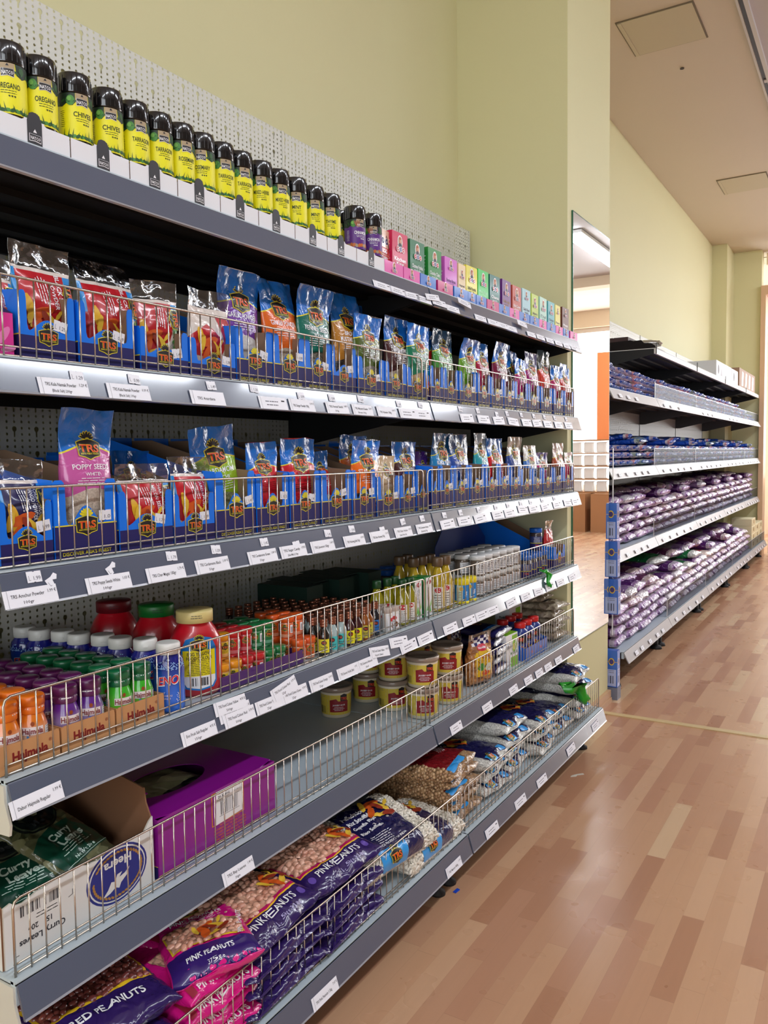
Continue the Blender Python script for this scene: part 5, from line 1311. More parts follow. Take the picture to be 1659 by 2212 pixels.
# white capped jars, oil bottles, cartons
def oil(tall, r, liq, labc, name_='oil_bottle'):
    t = thing(name_, '', 'bottle')
    OL = M(liq, .06, coat=1., spec=.6)
    g = G().lathe([(r * .9, 0), (r, .004), (r, tall * .5), (r * .93, tall * .6), (r * .5, tall * .78), (r * .42, tall * .84)], OL, 22)
    it = [RC(-r * .7, r * .7, tall * .06, tall * .46, M(labc, .4), 0), EL(0, tall * .40, r * .5, r * .36, M((190, 26, 40), .4), 1, n=10)] + small(0, tall * .3, r * 1.1, 5, tall * .045, INK, 1, 5)
    put(g, it, cyl(r + .0002, 0), .01); g.build('glass_body', t)
    return t
def cap(t, z0, z1, r, col, metal=0.):
    G().lathe([(r * .95, z0), (r, z0 + .001), (r, z1 - .002), (r * .94, z1), (.001, z1)], M(col, .4, metal=metal), 20).build('cap', t)
ob = oil(.118, .0195, (150, 140, 22), (236, 232, 226)); cap(ob, .098, .118, .012, (22, 66, 30))
for i, (yy, xx) in enumerate(((1.165, -.04), (1.205, -.04), (1.12, -.09), (1.165, -.085), (1.205, -.085))):
    lab = ['green oil bottle nearest the fence, left of the green carton', 'green oil bottle touching the green and white carton', 'green oil bottle standing back behind the essence bottles', 'green oil bottle behind the left front one', 'green oil bottle behind the right front one'][i]
    if i == 0: ob.location = (xx, yy, Z4); ob.rotation_euler = (0, 0, -1.0); tag(ob, lab, None, 'green oil bottles')
    else: dup(ob, (xx, yy, Z4), (0, 0, -1.0), lab, 'green oil bottles')
# white capped small jars between the essences and the oil
wj = thing('balm_jar', '', 'jar'); 
g = G().lathe([(.0125, 0), (.0135, .002), (.0135, .044), (.011, .05)], M((224, 222, 218), .3, coat=.6), 18)
put(g, [RC(-.013, .013, .006, .04, M((236, 236, 240), .4), 0), EL(0, .031, .006, .005, M((190, 30, 40), .4), 1), EL(.004, .015, .005, .007, M((120, 60, 30), .4), 1)] + small(0, .024, .016, 2, .003, INK, 1, 1), cyl(.0136, 0), .006); g.build('jar_body', wj); cap(wj, .046, .06, .0125, (196, 180, 170))
for i in range(8):
    loc = (-.03 - (i % 4) * .034, 1.072 + (i // 4) * .033, Z4)
    lab = 'small white jar with a grey cap in front, %s of the two' % ['left', 'right'][i // 4] if i % 4 == 0 else 'small white jar with a grey cap behind the front pair'
    if i == 0: wj.location = loc; tag(wj, lab, None, 'small white jars')
    else: dup(wj, loc, (0, 0, -.9), lab, 'small white jars')
GC = M((22, 130, 60), .35, coat=.4, name='green_carton_card')
for i, (yy, nm) in enumerate(((1.232, 'left one of the two'), (1.29, 'right one of the two'))):
    t = thing('oil_carton', 'green carton with a white front panel showing a leaf, ' + nm, 'carton', (-.03, yy, Z4), 0, 'green cartons')
    g = G().box(-.045, 0, -.022, .022, 0, .108, GC)
    it = [RC(-.012, .0215, .001, .107, WHT, 1), EL(.005, .094, .013, .008, WHT, 2), EL(.005, .094, .0115, .0065, M((190, 30, 44), .4), 3), T('KTC', .005, .094, .0075, WHT, .02, w=.014, layer=4)] + xform(small(0, 0, .05, 2, .007, INKG, 0, 3), .004, .062, 1, -PI / 2, 2)
    it += [P([(-.004, .008), (.016, .012), (.010, .030)], M((90, 180, 80), .5), 2), P([(-.010, .016), (.006, .018), (.0, .036)], M((120, 200, 90), .5), 3), P([(.004, .02), (.018, .03), (.018, .045)], M((150, 214, 110), .5), 2)]
    put(g, it, front(0, 0, 0)); put(g, [RC(-.006, .0, .02, .09, M((16, 90, 44), .5), 1)] + small(-.028, .085, .02, 9, .008, WHT, 1, 3), flat((0, -.022, 0), (1, 0, 0), (0, 0, 1)))
    g.build('carton_body', t); G().box(-.0445, -.0005, -.0215, .0215, .108, .1095, GC).build('carton_lid', t)
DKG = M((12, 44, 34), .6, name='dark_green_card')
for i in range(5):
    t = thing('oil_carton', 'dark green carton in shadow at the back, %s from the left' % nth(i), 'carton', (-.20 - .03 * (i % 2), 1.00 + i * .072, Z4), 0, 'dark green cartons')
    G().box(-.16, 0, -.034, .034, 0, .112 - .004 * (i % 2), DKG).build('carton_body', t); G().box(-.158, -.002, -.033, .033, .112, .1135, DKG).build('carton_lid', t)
tb_ = oil(.152, .0215, (190, 160, 40), (240, 236, 228)); cap(tb_, .127, .152, .0155, (96, 74, 52))
for i, (xx, yy, nm) in enumerate(((-.045, 1.375, 'in the front, left'), (-.045, 1.425, 'in the front, right'), (-.10, 1.335, 'in the second row, left'), (-.10, 1.385, 'in the second row, middle'), (-.10, 1.435, 'in the second row, right'), (-.155, 1.35, 'in the third row, left'), (-.155, 1.4, 'in the third row, right'))):
    lab = 'golden oil bottle with a brown cap, ' + nm
    if i == 0: tb_.location = (xx, yy, Z4); tb_.rotation_euler = (0, 0, -1.0); tag(tb_, lab, None, 'golden oil bottles')
    else: dup(tb_, (xx, yy, Z4), (0, 0, -1.0), lab, 'golden oil bottles')
# yellow and blue tins
tin = thing('yellow_tin', '', 'tin')
g = G().lathe([(.021, 0), (.0225, .001), (.0225, .009)], M((226, 206, 20), .35), 22).lathe([(.0215, .009), (.0215, .056)], M((40, 130, 200), .35), 22, cap=False)
put(g, [RC(-.02, .0, .01, .055, M((210, 225, 200), .4), 0), EL(-.004, .045, .006, .006, M((226, 180, 40), .4), 1), T('Ajika', .010, .030, .009, WHT, .02, w=.016, layer=1, rot=1.4)] + small(-.01, .034, .014, 4, .005, INK, 1, 2), cyl(.0216, 0), .008)
g.build('tin_body', tin); cap(tin, .056, .074, .0225, (232, 210, 20))
for i, (xx, yy, nm) in enumerate(((-.035, 1.512, 'left'), (-.035, 1.566, 'right'))):
    lab = 'yellow capped tin with a light blue label, %s one of the two' % nm
    if i == 0: tin.location = (xx, yy, Z4); tin.rotation_euler = (0, 0, -1.0); tag(tin, lab, None, 'yellow capped tins')
    else: dup(tin, (xx, yy, Z4), (0, 0, -.9), lab, 'yellow capped tins')
# grey spice jars with white lids in two layers
gj = thing('white_lid_jar', '', 'jar')
g = G().lathe([(.023, 0), (.025, .002), (.025, .046), (.022, .05)], M((104, 92, 80), .12, coat=.8), 22)
put(g, [RC(-.012, .03, .006, .040, M((226, 226, 228), .4), 0)] + small(.008, .034, .03, 5, .0055, INK, 1, 7) + xform(small(0, 0, .024, 2, .005, INK, 0, 2), .024, .02, 1, PI / 2, 1), cyl(.0252, 0), .008); g.build('jar_body', gj)
cap(gj, .049, .063, .0245, (216, 216, 214))
n = 0
for c in range(6):
    for r_ in range(3):
        for lay in range(2):
            loc = (-.05 - r_ * .053, 1.655 + c * .058, Z4 + lay * .0635)
            rz = -1.0 + R.uniform(-.6, .4)
            lab = 'grey spice jar with a white lid, %s layer, %s in the front row' % (['bottom', 'top'][lay], nth(c)) if r_ == 0 else 'grey spice jar with a white lid behind the front row'
            if n == 0: gj.location = loc; gj.rotation_euler = (0, 0, rz); tag(gj, lab, None, 'white lidded jars')
            else: dup(gj, loc, (0, 0, rz), lab, 'white lidded jars')
            n += 1
# blue lidded jars
bj = thing('blue_lid_jar', '', 'jar')
g = G().lathe([(.021, 0), (.023, .002), (.023, .062), (.02, .067)], M((70, 60, 60), .14, coat=.8), 20)
put(g, [RC(-.03, .03, .004, .026, NAVY, 0), RC(-.03, .03, .026, .028, YEL, 1), RC(-.03, .03, .028, .052, M((50, 60, 110), .4), 0), T('TRS', 0, .018, .009, REDO, .02, layer=1)] + small(0, .046, .03, 4, .005, WHT, 1, 7), cyl(.0232, 0), .008); g.build('jar_body', bj)
cap(bj, .066, .082, .0235, (22, 96, 190))
n = 0
for c in range(9):
    for r_ in range(7):
        front_ok = c >= 6 or r_ >= 4
        if not front_ok: continue
        yy = 1.60 + c * .079 if c < 6 else 2.055 + (c - 6) * .055
        x = -.05 - r_ * .05
        if r_ >= 4: yy = 1.52 + c * .083
        if x < -.42: continue
        loc = (x, yy, Z4)
        lab = 'jar with a bright blue lid in the front row, %s from the left' % nth(c - 6) if r_ == 0 and c >= 6 else 'jar with a dark blue lid standing in the rows behind'
        if n == 0: bj.location = loc; tag(bj, lab, None, 'blue lidded jars')
        else: dup(bj, loc, (0, 0, R.uniform(-1.4, -.4)), lab, 'blue lidded jars')
        n += 1
dup(bj, (-.07, 2.22, Z4 + .083), (0, 0, -1), 'single jar with a blue lid standing on top of the others', 'blue lidded jars')
dup(bj, (-.05, 2.222, Z4), (0, 0, -1), 'jar with a blue lid next to the blue carton', 'blue lidded jars')
# blue cartons at the right end
disp_box(.12, .36, .085, .05, .065, .2, (-.03, 2.37, Z4), 'blue display box with eye holes at the right end of the fourth shelf', 'B', '')
t = thing('display_box', 'tall dark blue carton flap rising behind the blue lidded jars', 'display box', (-.30, 2.05, Z4))
G().extrude([(-.2, 0), (.22, 0), (.22, .12), (.12, .2), (-.12, .2), (-.2, .12)], (0, 0, 0), (0, 1, 0), (0, 0, 1), .002, M((18, 60, 150), .5)).build('back_panel', t)
G().box(-.12, -.002, -.2, .22, 0, .002, BROWNC).build('box_floor', t)
f_, H_ = bag_surf(.09, .17, .03, .8, 'stand', .1, .005, 61)
gg = bag_geo(f_, H_, .17, print_mat('red_white_print', [(0, (190, 190, 190)), (.45, (190, 30, 40)), (.8, (210, 210, 210))], None, 300, .2), FILM, .85)
o = gg.build('snack_pouch', None, (-.08, 2.375, Z4 + .012)); tag(o, 'crumpled red and white pouch in the blue box at the right end', 'bag')
# green ribbon tied to the fence
GRB = M((24, 150, 30), .35, coat=.4, name='green_plastic_film')
def crumple(name, pts, r0, loc, label, cat, seed=1):
    g = G(); vs, fs = [], []; n = 9; N = len(pts)
    for i, (p, rr) in enumerate(pts):
        for k in range(n):
            a = 2 * PI * k / n; q = Vector(p) + Vector((math.cos(a) * rr, math.sin(a) * rr * .9, math.sin(a * 2 + i) * rr * .35))
            q += Vector((noise.noise(q * 90 + Vector((seed, 0, 0))), noise.noise(q * 90 + Vector((0, seed, 0))), noise.noise(q * 80))) * rr * .7; vs.append(q)
    for i in range(N - 1):
        for k in range(n): j = (k + 1) % n; fs.append((i * n + k, i * n + j, (i + 1) * n + j, (i + 1) * n + k))
    fs += [tuple(range(n - 1, -1, -1)), tuple((N - 1) * n + k for k in range(n))]
    g.add(vs, fs, GRB, True); o = g.build(name, None, loc); tag(o, label, cat); return o
p = at(1168, 1236, 0, -.005); q = at(1188, 1264, 0, .02)
d = q - p
crumple('plastic_ribbon', [((0, 0, .006), .006), ((.006, .01, .004), .013), ((.012, .03, -.004), .008), ((.016, .05, -.016), .012), ((.020, d.y * .62, d.z * .7), .006), ((.022, d.y * .8, d.z * .9), .011), ((.024, d.y, d.z), .008), ((.024, d.y * 1.08, d.z * 1.04), .012)], 1, p, 'green plastic ribbon knotted on the fence of the fourth shelf', 'ribbon', 4)
# ------------------------------------------------------------ fifth shelf
Z5 = ZS[5] + .001
WB = M((222, 222, 218), .6, bump=.0002, bscale=60, name='white_corrugated'); CB2 = M((128, 88, 60), .85, name='brown_corrugated')
INDIGO = M((36, 46, 130), .45); GOLD = M((176, 130, 60), .5)
t = thing('curry_leaf_carton', 'torn open white carton of curry leaf bags with a blue oval emblem', 'carton', (-.036, .012, Z5))
W_ = .281
rn = random.Random(11)
topz = [(0, .092), (.012, .095), (.02, .088)]
for k in range(1, 22):
    a = k / 22; topz.append((.02 + a * (W_ - .03), .084 + .006 * math.sin(a * 6) + a * .018 + rn.uniform(-.0025, .0025)))
topz += [(W_ - .008, .112), (W_, .118)]
g = G().extrude([(0, 0), (W_, 0)] + topz[::-1], (0, 0, 0), (0, 1, 0), (0, 0, 1), .003, WB, CB2, M((196, 190, 176), .9))
U = lambda items, x, y: xform(items, x, y, 1, PI)
it = U([T('Curry Leaves', 0, 0, .0135, INK, .02, w=.078, layer=1)], .062, .026) + U([T('15    20g', 0, 0, .0115, INK, .02, w=.040, layer=1)], .058, .043) + U(small(0, 0, .05, 2, .005, INKG, 0, 3), .07, .055) + barcode(.022, .066, .072, .016, INK, 1, 6, 34)
it += [LN(.014, .012, .022, .012, .001, INK, 1), LN(.014, .012, .014, .02, .001, INK, 1), LN(.108, .058, .116, .06, .001, INK, 1), LN(.116, .06, .116, .068, .001, INK, 1)]
cx, cy = .203, .052
it += [EL(cx, cy, .062, .047, INDIGO, 1, n=32), EL(cx, cy, .058, .0435, WB, 2, n=32), EL(cx, cy, .0555, .041, INDIGO, 3, n=32)]
for k in range(40):
    a = PI + 2 * PI * k / 40 * .93; it.append(EL(cx + math.cos(a) * .049, cy + math.sin(a) * .036, .0042, .0022, GOLD, 4, a + 1.2, 5))
it += U([T('Heera', 0, 0, .020, WB, .025, w=.056, layer=4)], cx, cy + .019)
bird = [(-.034, -.006), (-.02, .0), (-.01, .008), (-.004, .004), (.004, .012), (.014, .010), (.006, .005), (.018, .004), (.030, .008), (.020, -.002), (.006, -.006), (.0, -.012), (-.006, -.006), (-.018, -.008)]
it += xform([P(bird, WB, 4)], cx - .002, cy - .013, 1, .3)
it = [([(min(max(a, .001), W_ - .001), b_) for a, b_ in vs], fs, m_, l) for vs, fs, m_, l in it]
put(g, it, front(0, 0, 0)); g.build('front_panel', t)
G().extrude([(0, 0), (0, .092), (.012, .1), (.02, .125), (.03, .15), (.28, .15), (.28, 0)][::-1], (-.003, 0, 0), (-1, 0, 0), (0, 0, 1), .003, CB2, WB, CB2).build('side_panel', t)
G().extrude([(0, 0), (0, .118), (.01, .14), (.014, .165), (.12, .185), (.28, .185), (.28, 0)][::-1], (-.003, W_, 0), (-1, 0, 0), (0, 0, 1), .003, WB, CB2, CB2).build('side_panel', t)
G().box(-.28, -.277, .003, W_ - .003, 0, .17, CB2).build('back_panel', t); G().box(-.277, -.003, .003, W_ - .003, 0, .003, CB2).build('carton_base', t)
# curry leaf bags inside
def lay_bag(name, w, L, Th, mat, items, e=.62, wr=.004, seed=0, nphi=90, nt=70, film=None, nuts_=None):
    f, H = bag_surf(w, L, Th, e, 'lay', 0, wr, seed, narrow=.03)
    g = bag_geo(f, H, L, mat, None, 1, nphi, nt)
    put(g, items, f, .008, .0009)
    if nuts_: nut_field(g, nuts_[0], f, *nuts_[1:4], nuts_[4], seed, nuts_[5] if len(nuts_) > 5 else .0015)
    return g
def leaf_mat(name, a, b, scale=70):
    m, nt, bs = new_mat(name)
    tc = nt.nodes.new('ShaderNodeTexCoord'); vo = nt.nodes.new('ShaderNodeTexVoronoi'); vo.inputs['Scale'].default_value = scale
    mp = nt.nodes.new('ShaderNodeMapping'); mp.inputs['Scale'].default_value = (1, .55, 1); nt.links.new(tc.outputs['Object'], mp.inputs[0]); nt.links.new(mp.outputs[0], vo.inputs['Vector'])
    s = nt.nodes.new('ShaderNodeSeparateXYZ'); nt.links.new(vo.outputs['Color'], s.inputs[0])
    nt.links.new(mix_col(nt, s.outputs[0], lin(a), lin(b)), bs.inputs['Base Color']); bs.inputs['Roughness'].default_value = .55
    bs.inputs['Coat Weight'].default_value = .8; bs.inputs['Coat Roughness'].default_value = .07
    bp = nt.nodes.new('ShaderNodeBump'); bp.inputs['Distance'].default_value = .006; nt.links.new(vo.outputs['Distance'], bp.inputs['Height']); nt.links.new(bp.outputs[0], bs.inputs['Normal'])
    return m
CURRY = leaf_mat('curry_leaves_in_bag', (52, 60, 34), (124, 124, 84)); BAYL = leaf_mat('bay_leaves', (140, 146, 100), (196, 194, 150), 22)
DG = M((12, 66, 48), .35, coat=.6, name='green_film_print'); DB = M((14, 22, 22), .35, coat=.6); PG = M((200, 222, 208), .4)
eagle = [(-.030, .0), (-.018, .009), (-.006, .003), (0, .008), (.006, .003), (.018, .009), (.030, .0), (.012, -.002), (.004, -.01), (-.004, -.01), (-.012, -.002)]
ci = [P([(-.062, .028), (.062, .028), (.066, .092), (.04, .104), (.0, .108), (-.04, .104), (-.066, .092)], DG, 1), RC(-.062, .062, .030, .0308, PG, 2),
      T('Curry', -.004, .088, .0185, PG, .03, w=.052, layer=2), T('Leaves', .006, .071, .0185, PG, .03, w=.060, layer=2)] + small(0, .060, .085, 3, .005, PG, 2, 3) + [T('Net Wt: 20g e', .0, .037, .0085, PG, .02, w=.052, layer=2),
      EL(0, .142, .05, .034, DB, 1, n=24), EL(0, .142, .046, .031, M((60, 70, 50), .5), 2, n=24), EL(0, .142, .044, .0292, DB, 3, n=24), xform([P(eagle, M((150, 156, 120), .5), 4)], 0, .150)[0], T('Heera', 0, .128, .015, M((40, 44, 46), .5), .03, w=.05, layer=4)]
for i, (x, y, z, rx, lab) in enumerate(((-.075, .085, .036, .10, 'clear bag of curry leaves with a green label, left front in the white carton'), (-.09, .205, .052, -.30, 'clear bag of curry leaves with a green label, right side of the white carton'), (-.12, .14, .012, -.05, 'clear bag of curry leaves at the bottom of the white carton'))):
    g = lay_bag('curry_leaf_bag', .135, .20, .045, CURRY, ci, wr=.006, seed=70 + i)
    o = g.build('curry_leaf_bag', None, (x + .02, y, Z5 + z)); o.rotation_euler = Matrix.Rotation(-rx * 1.2, 3, 'Z').to_4x4().to_3x3().__matmul__(Matrix.Rotation(math.radians(-62), 3, 'Y')).to_euler()
    tag(o, lab, 'bag', 'curry leaf bags')
# purple bay leaf carton
VIO = M((140, 16, 140), .3, coat=.6, name='violet_gloss_card')
t = thing('bay_leaf_carton', 'long glossy violet carton with an oval opening full of bay leaves', 'carton', (-.034, .302, Z5))
w, h, d = .318, .106, .25
g = G().box(-.002, 0, 0, w, 0, h, VIO)
lab = [(.150, .048), (.225, .048), (.225, .098), (.150, .098)]
it = [RC(0, w, .0003, .006, NAVY, 1), RC(0, w, .006, .0068, YEL, 1), P([(.132, .040), (.222, .040), (.222, .103), (.132, .103)], M((220, 150, 30), .4), 1), P([(.134, .042), (.220, .042), (.220, .101), (.134, .101)], VIO, 2), P([(.142, .040), (.217, .044), (.219, .103), (.144, .1035)], WHT, 3),
      T('TRS BAY LEAVES (TEJ PATTA)', .180, .0985, .0052, INK, .01, w=.062, layer=4), T('20 X 30G', .165, .092, .0065, INK, .02, w=.032, layer=4), T('Best Before: 01.07.2017', .163, .0865, .004, INK, .0, w=.034, layer=4), T('Batch: ABL-2017', .203, .0905, .0038, INK, 0, w=.022, layer=4)]
it += barcode(.156, .056, .048, .026, INK, 4, 9, 30) + [RC(.152, .208, .083, .0836, INK, 4), RC(.152, .208, .0535, .0542, INK, 4)]
OR2 = M((228, 120, 30), .4)
for q, s in enumerate(('TRS WHOLESALE CO LTD.,', 'SOUTHBRIDGE WAY, THE GREEN, SOUTHALL,', 'MIDDLESEX UB2 4AX, UNITED KINGDOM', 'TEL: +44(0)20 8843 5400 FAX: +44(0)20', 'E-MAIL: MARKETING@ WWW.TRS.CO.UK')):
    it.append(T(s, .182, .0365 - q * .0062, .0056, OR2, .015, w=min(.09, .0027 * len(s)), layer=1))
put(g, it, front(0, 0, 0)); g.build('front_panel', t)
g = G().box(-d, -.002, 0, .002, 0, h, VIO); put(g, [RC(.001, d - .002, .0003, .022, NAVY, 1), RC(.001, d - .002, .022, .0232, YEL, 1)], flat((-d, 0, 0), (1, 0, 0), (0, 0, 1))); g.build('side_panel', t)
G().box(-d, -.002, w - .002, w, 0, h, VIO).build('side_panel', t); G().box(-d, -d + .002, .002, w - .002, 0, h, VIO).build('back_panel', t); G().box(-d + .002, -.002, .002, w - .002, 0, .002, VIO).build('carton_base', t)
# lid with an oval hole
g = G(); N = 36; ccx, ccy, ra, rb = -.12, .13, .055, .095
ring = [(ccx + ra * math.cos(2 * PI * k / N), ccy + rb * math.sin(2 * PI * k / N)) for k in range(N)]
out = []
for k in range(N):
    a = 2 * PI * k / N; dx, dy = math.cos(a), math.sin(a)
    tx = ((0 - ccx) / dx if dx > 0 else (-d - ccx) / dx) if abs(dx) > 1e-6 else 9; ty = ((w - ccy) / dy if dy > 0 else (0 - ccy) / dy) if abs(dy) > 1e-6 else 9
    s = min(tx, ty); out.append((ccx + dx * s, ccy + dy * s))
vs = [(a, b_, h) for a, b_ in ring] + [(a, b_, h) for a, b_ in out] + [(a, b_, h + .0016) for a, b_ in ring] + [(a, b_, h + .0016) for a, b_ in out]
fs = []
for k in range(N):
    j = (k + 1) % N; fs += [(2 * N + k, 3 * N + k, 3 * N + j, 2 * N + j), (k, j, N + j, N + k), (k, 2 * N + k, 2 * N + j, j), (N + k, N + j, 3 * N + j, 3 * N + k)]
g.add(vs, fs, VIO); g.build('lid', t)
gb = lay_bag('bay', .20, .27, .05, BAYL, [P([(-.1, .0), (.1, .0), (.1, .07), (.03, .085), (-.1, .075)], DB, 1), T('BAY LEAVES', .02, .05, .012, PG, .02, layer=2)], wr=.005, seed=81)
for i in range(2):
    o = gb.build('bay_leaf_bag', None, (-.05 - .0, .44, Z5 + .027 + .046 * i)) if i == 0 else dup(o, (-.05, .445, Z5 + .027 + .046 * i))
    o.rotation_euler = (0, math.radians(-90), .1 * i); tag(o, ['bag of bay leaves hidden lower in the violet carton', 'bag of bay leaves showing through the oval opening of the violet carton'][i], 'bag', 'bay leaf bags')
G().box(-.16, -.10, .015, .07, h + .0016, h + .003, M((200, 40, 190), .4)).build('folded_flap', t)
# yellow tubs
def tub():
    t = thing('yellow_tub', '', 'tub')
    YB = M((214, 190, 70), .4, name='yellow_tub_print'); LT = M((150, 132, 116), .25, coat=.6, name='smoky_tub_lid')
    g = G().lathe([(.0385, 0), (.041, .003), (.044, .078)], M((206, 196, 170), .3, coat=.4), 32)
    def S(a, b_, hh):
        r = .0411 + (.003 * (b_ - .003) / .075) + hh; w = a / .0425; return Vector((r * math.cos(w), r * math.sin(w), b_))
    WT = .0425 * math.radians(150)
    it = [RC(-WT, WT, .010, .070, YB, 0), RC(-WT, WT, .0665, .072, M((226, 214, 190), .4), 1), P([(-.018, .052), (.0, .056), (.006, .049), (.036, .049), (.036, .018), (-.018, .018)], M((140, 24, 32), .4), 1), P([(.012, .049), (.012, .066), (.022, .07), (.032, .066), (.032, .049)], BLK, 2), T('TRS', .022, .056, .011, REDO, .03, w=.018, layer=3)]
    it += [T('JAGGERY GOOR', .008, .038, .0062, WHT, .02, w=.036, layer=2)] + small(.008, .031, .034, 3, .004, WHT, 2, 4) + barcode(-.055, .014, .022, .02, INK, 1, 3, 16) + small(-.042, .064, .02, 2, .004, INKG, 2, 4)
    it += [RC(.06, .09, .02, .05, M((140, 24, 32), .4), 1), RC(-.09, -.066, .02, .05, M((140, 24, 32), .4), 1)]
    put(g, it, S, .01); g.build('tub_body', t)
    G().lathe([(.044, .074), (.048, .0745), (.048, .084), (.046, .087), (.041, .087), (.040, .0845), (.001, .0845)], LT, 32).build('lid', t)
    return t
tb = tub(); n = 0
for (u, x, cnt, where) in ((913, -.065, 2, 'front left'), (966, -.065, 2, 'front right'), (849, -.175, 2, 'second row left'), (905, -.175, 2, 'second row right'), (793, -.285, 2, 'back row right'), (726, -.285, 1, 'back row left')):
    for lay in range(cnt):
        loc = (x, Y(u, x, Z5 + .04), Z5 + lay * .0868); lb = 'yellow tub with a smoky lid, %s, %s' % (where, 'upper of its pair' if lay else ('lower of its pair' if cnt > 1 else 'standing alone'))
        if n == 0: tb.location = loc; tb.rotation_euler = (0, 0, -1.05); tag(tb, lb, None, 'yellow tubs')
        else: dup(tb, loc, (0, 0, -1.05 + R.uniform(-.2, .15)), lb, 'yellow tubs')
        n += 1
# noodle bags
NOOD = leaf_mat('amber_noodles', (120, 66, 26), (196, 130, 66), 90)
def misc_bag(label, name, w, L, Th, mat, loc, rot, items=(), seed=0, cat='bag', group=None, wr=.005):
    f, H = bag_surf(w, L, Th, .75, 'stand', .1, wr, seed); g = bag_geo(f, H, L, mat, FILM, .86); put(g, list(items), f, .012)
    o = g.build(name, None, loc); o.rotation_euler = rot; return tag(o, label, cat, group)
CHK = [RC(-.04 + (k % 6) * .0135, -.04 + (k % 6) * .0135 + .0135, .125 + (k // 6) * .01, .135 + (k // 6) * .01, NAVY if (k + k // 6) % 2 else WHT, 2) for k in range(18)]
npr = CHK + [P([(-.045, .03), (.045, .03), (.045, .105), (.0, .115), (-.045, .10)], M((226, 180, 30), .35, coat=.5), 1), EL(0, .118, .022, .011, M((200, 40, 60), .4), 3), T('Noodles', 0, .118, .009, WHT, .02, w=.034, layer=4), T('VEGETABLE', 0, .092, .010, M((190, 30, 40), .4), .03, w=.05, layer=2), EL(-.02, .06, .018, .012, M((60, 140, 50), .4), 2), EL(.015, .055, .016, .014, M((226, 226, 210), .4), 2), EL(.0, .04, .02, .008, M((200, 70, 40), .4), 2)]
y = Y(1022, -.07, Z5 + .08)
misc_bag('clear bag of amber noodles with a yellow print and a chequered top', 'noodle_bag', .115, .165, .06, NOOD, (-.06, y + .02, Z5 + .002), (0, 0, -.25), npr, 91, group='noodle bags')
misc_bag('plain crinkled bag of brown noodles beside the yellow tubs', 'noodle_bag', .10, .155, .06, NOOD, (-.12, y - .06, Z5 + .002), (0, 0, -.1), (), 92, group='noodle bags')
misc_bag('clear bag of noodles lying back behind the yellow printed one', 'noodle_bag', .11, .17, .05, NOOD, (-.17, y + .06, Z5 + .002), (0, 0, .1), CHK, 93, group='noodle bags')
# white and navy sachets
SAC = print_mat('navy_sachet_print', [(0, (200, 198, 200)), (.04, (34, 32, 84)), (.16, (206, 204, 200)), (.24, (34, 110, 190)), (.32, (32, 30, 76)), (.8, (214, 212, 206))], None, 300, .2)
gs = lay_bag('sachet', .12, .17, .035, SAC, xform(food(.04), 0, .1), seed=95)
yy = Y(1068, -.07, Z5 + .05)
for i in range(5):
    loc = (-.035 - .012 * (i % 2), yy + .004 * (i % 3), Z5 + .018 + i * .030)
    if i == 0: o = gs.build('grain_sachet', None, loc)
    else: o = dup(o, loc)
    o.rotation_euler = (0, math.radians(-90), .12 * (i % 2)); tag(o, 'navy and white sachet, %s from the bottom of the small pile' % nth(i), 'sachet', 'navy sachets')
# green and white cartons
for i, (u, x, ww, hh) in enumerate(((1106, -.045, .09, .115), (1114, -.16, .11, .15))):
    y = Y(u, x, Z5 + .05)
    t = thing('green_white_carton', ['short', 'taller'][i] + ' white and lime green carton, ' + ['front', 'rear'][i] + ' one of the two', 'carton', (x, y, Z5), -.05, 'lime green cartons')
    g = G().box(-.06, 0, -ww / 2, ww / 2, 0, hh, WHT); LM = M((134, 190, 40), .4)
    put(g, [RC(-.01, ww / 2 - .001, .001, hh * .3, LM, 1), EL(.02, hh * .62, .018, .022, LM, 1), RC(.0, .042, hh * .8, hh * .95, LM, 1), T('NOODLES', .015, hh * .42, .012, M((40, 110, 40), .4), .03, w=ww * .6, layer=2), EL(.018, hh * .6, .011, .012, M((230, 226, 120), .4), 2)], front(0, 0, 0))
    put(g, [T('Rusk', -.03, hh * .75, .012, INK, .02, layer=1)] + small(-.03, hh * .6, .045, 7, .008, INKG, 1, 4) + [RC(-.055, -.005, .01, .03, LM, 1)], flat((0, -ww / 2, 0), (1, 0, 0), (0, 0, 1)))
    g.build('carton_body', t); G().box(-.0595, -.0005, -ww / 2 + .0005, ww / 2 - .0005, hh, hh + .0012, LM).build('carton_lid', t)
# blue drink powder jars with red caps in a blue tray
t = thing('card_tray', 'bright blue card tray under the red capped bottles', 'tray', (-.03, Y(1160, -.03, Z5), Z5))
BT = M((20, 90, 190), .4, coat=.4)
g = G().box(-.0015, 0, -.11, .11, 0, .045, BT); put(g, [T('TRS', -.05 + k * .09, .022, .012, REDO, .03, layer=1) for k in range(2)], front(0, 0, 0)); g.build('tray_front', t)
for s in (-1, 1): G().extrude([(0, 0), (0, .045), (-.02, .05), (-.05, .07), (-.2, .07), (-.2, 0)][::-1], (-.0015, s * .1092, 0), (1, 0, 0), (0, 0, 1), .0015, BT).build('tray_side', t)
rb = thing('blue_bottle', '', 'bottle')
g = G().lathe([(.026, 0), (.029, .004), (.029, .05), (.026, .066), (.029, .085), (.027, .098), (.018, .106), (.017, .11)], M((26, 50, 130), .3, coat=.5), 26)
put(g, [T('TRS', 0, .07, .016, REDO, .04, w=.026, layer=2), RC(-.02, .02, .058, .084, BLK, 1)] + xform(food(.035), 0, .03, dl=1) + small(0, .05, .035, 2, .005, WHT, 1, 3), cyl(.0293, 0), .008); g.build('bottle_body', rb)
cap(rb, .108, .126, .0205, (206, 34, 34))
yb_ = Y(1160, -.03, Z5)
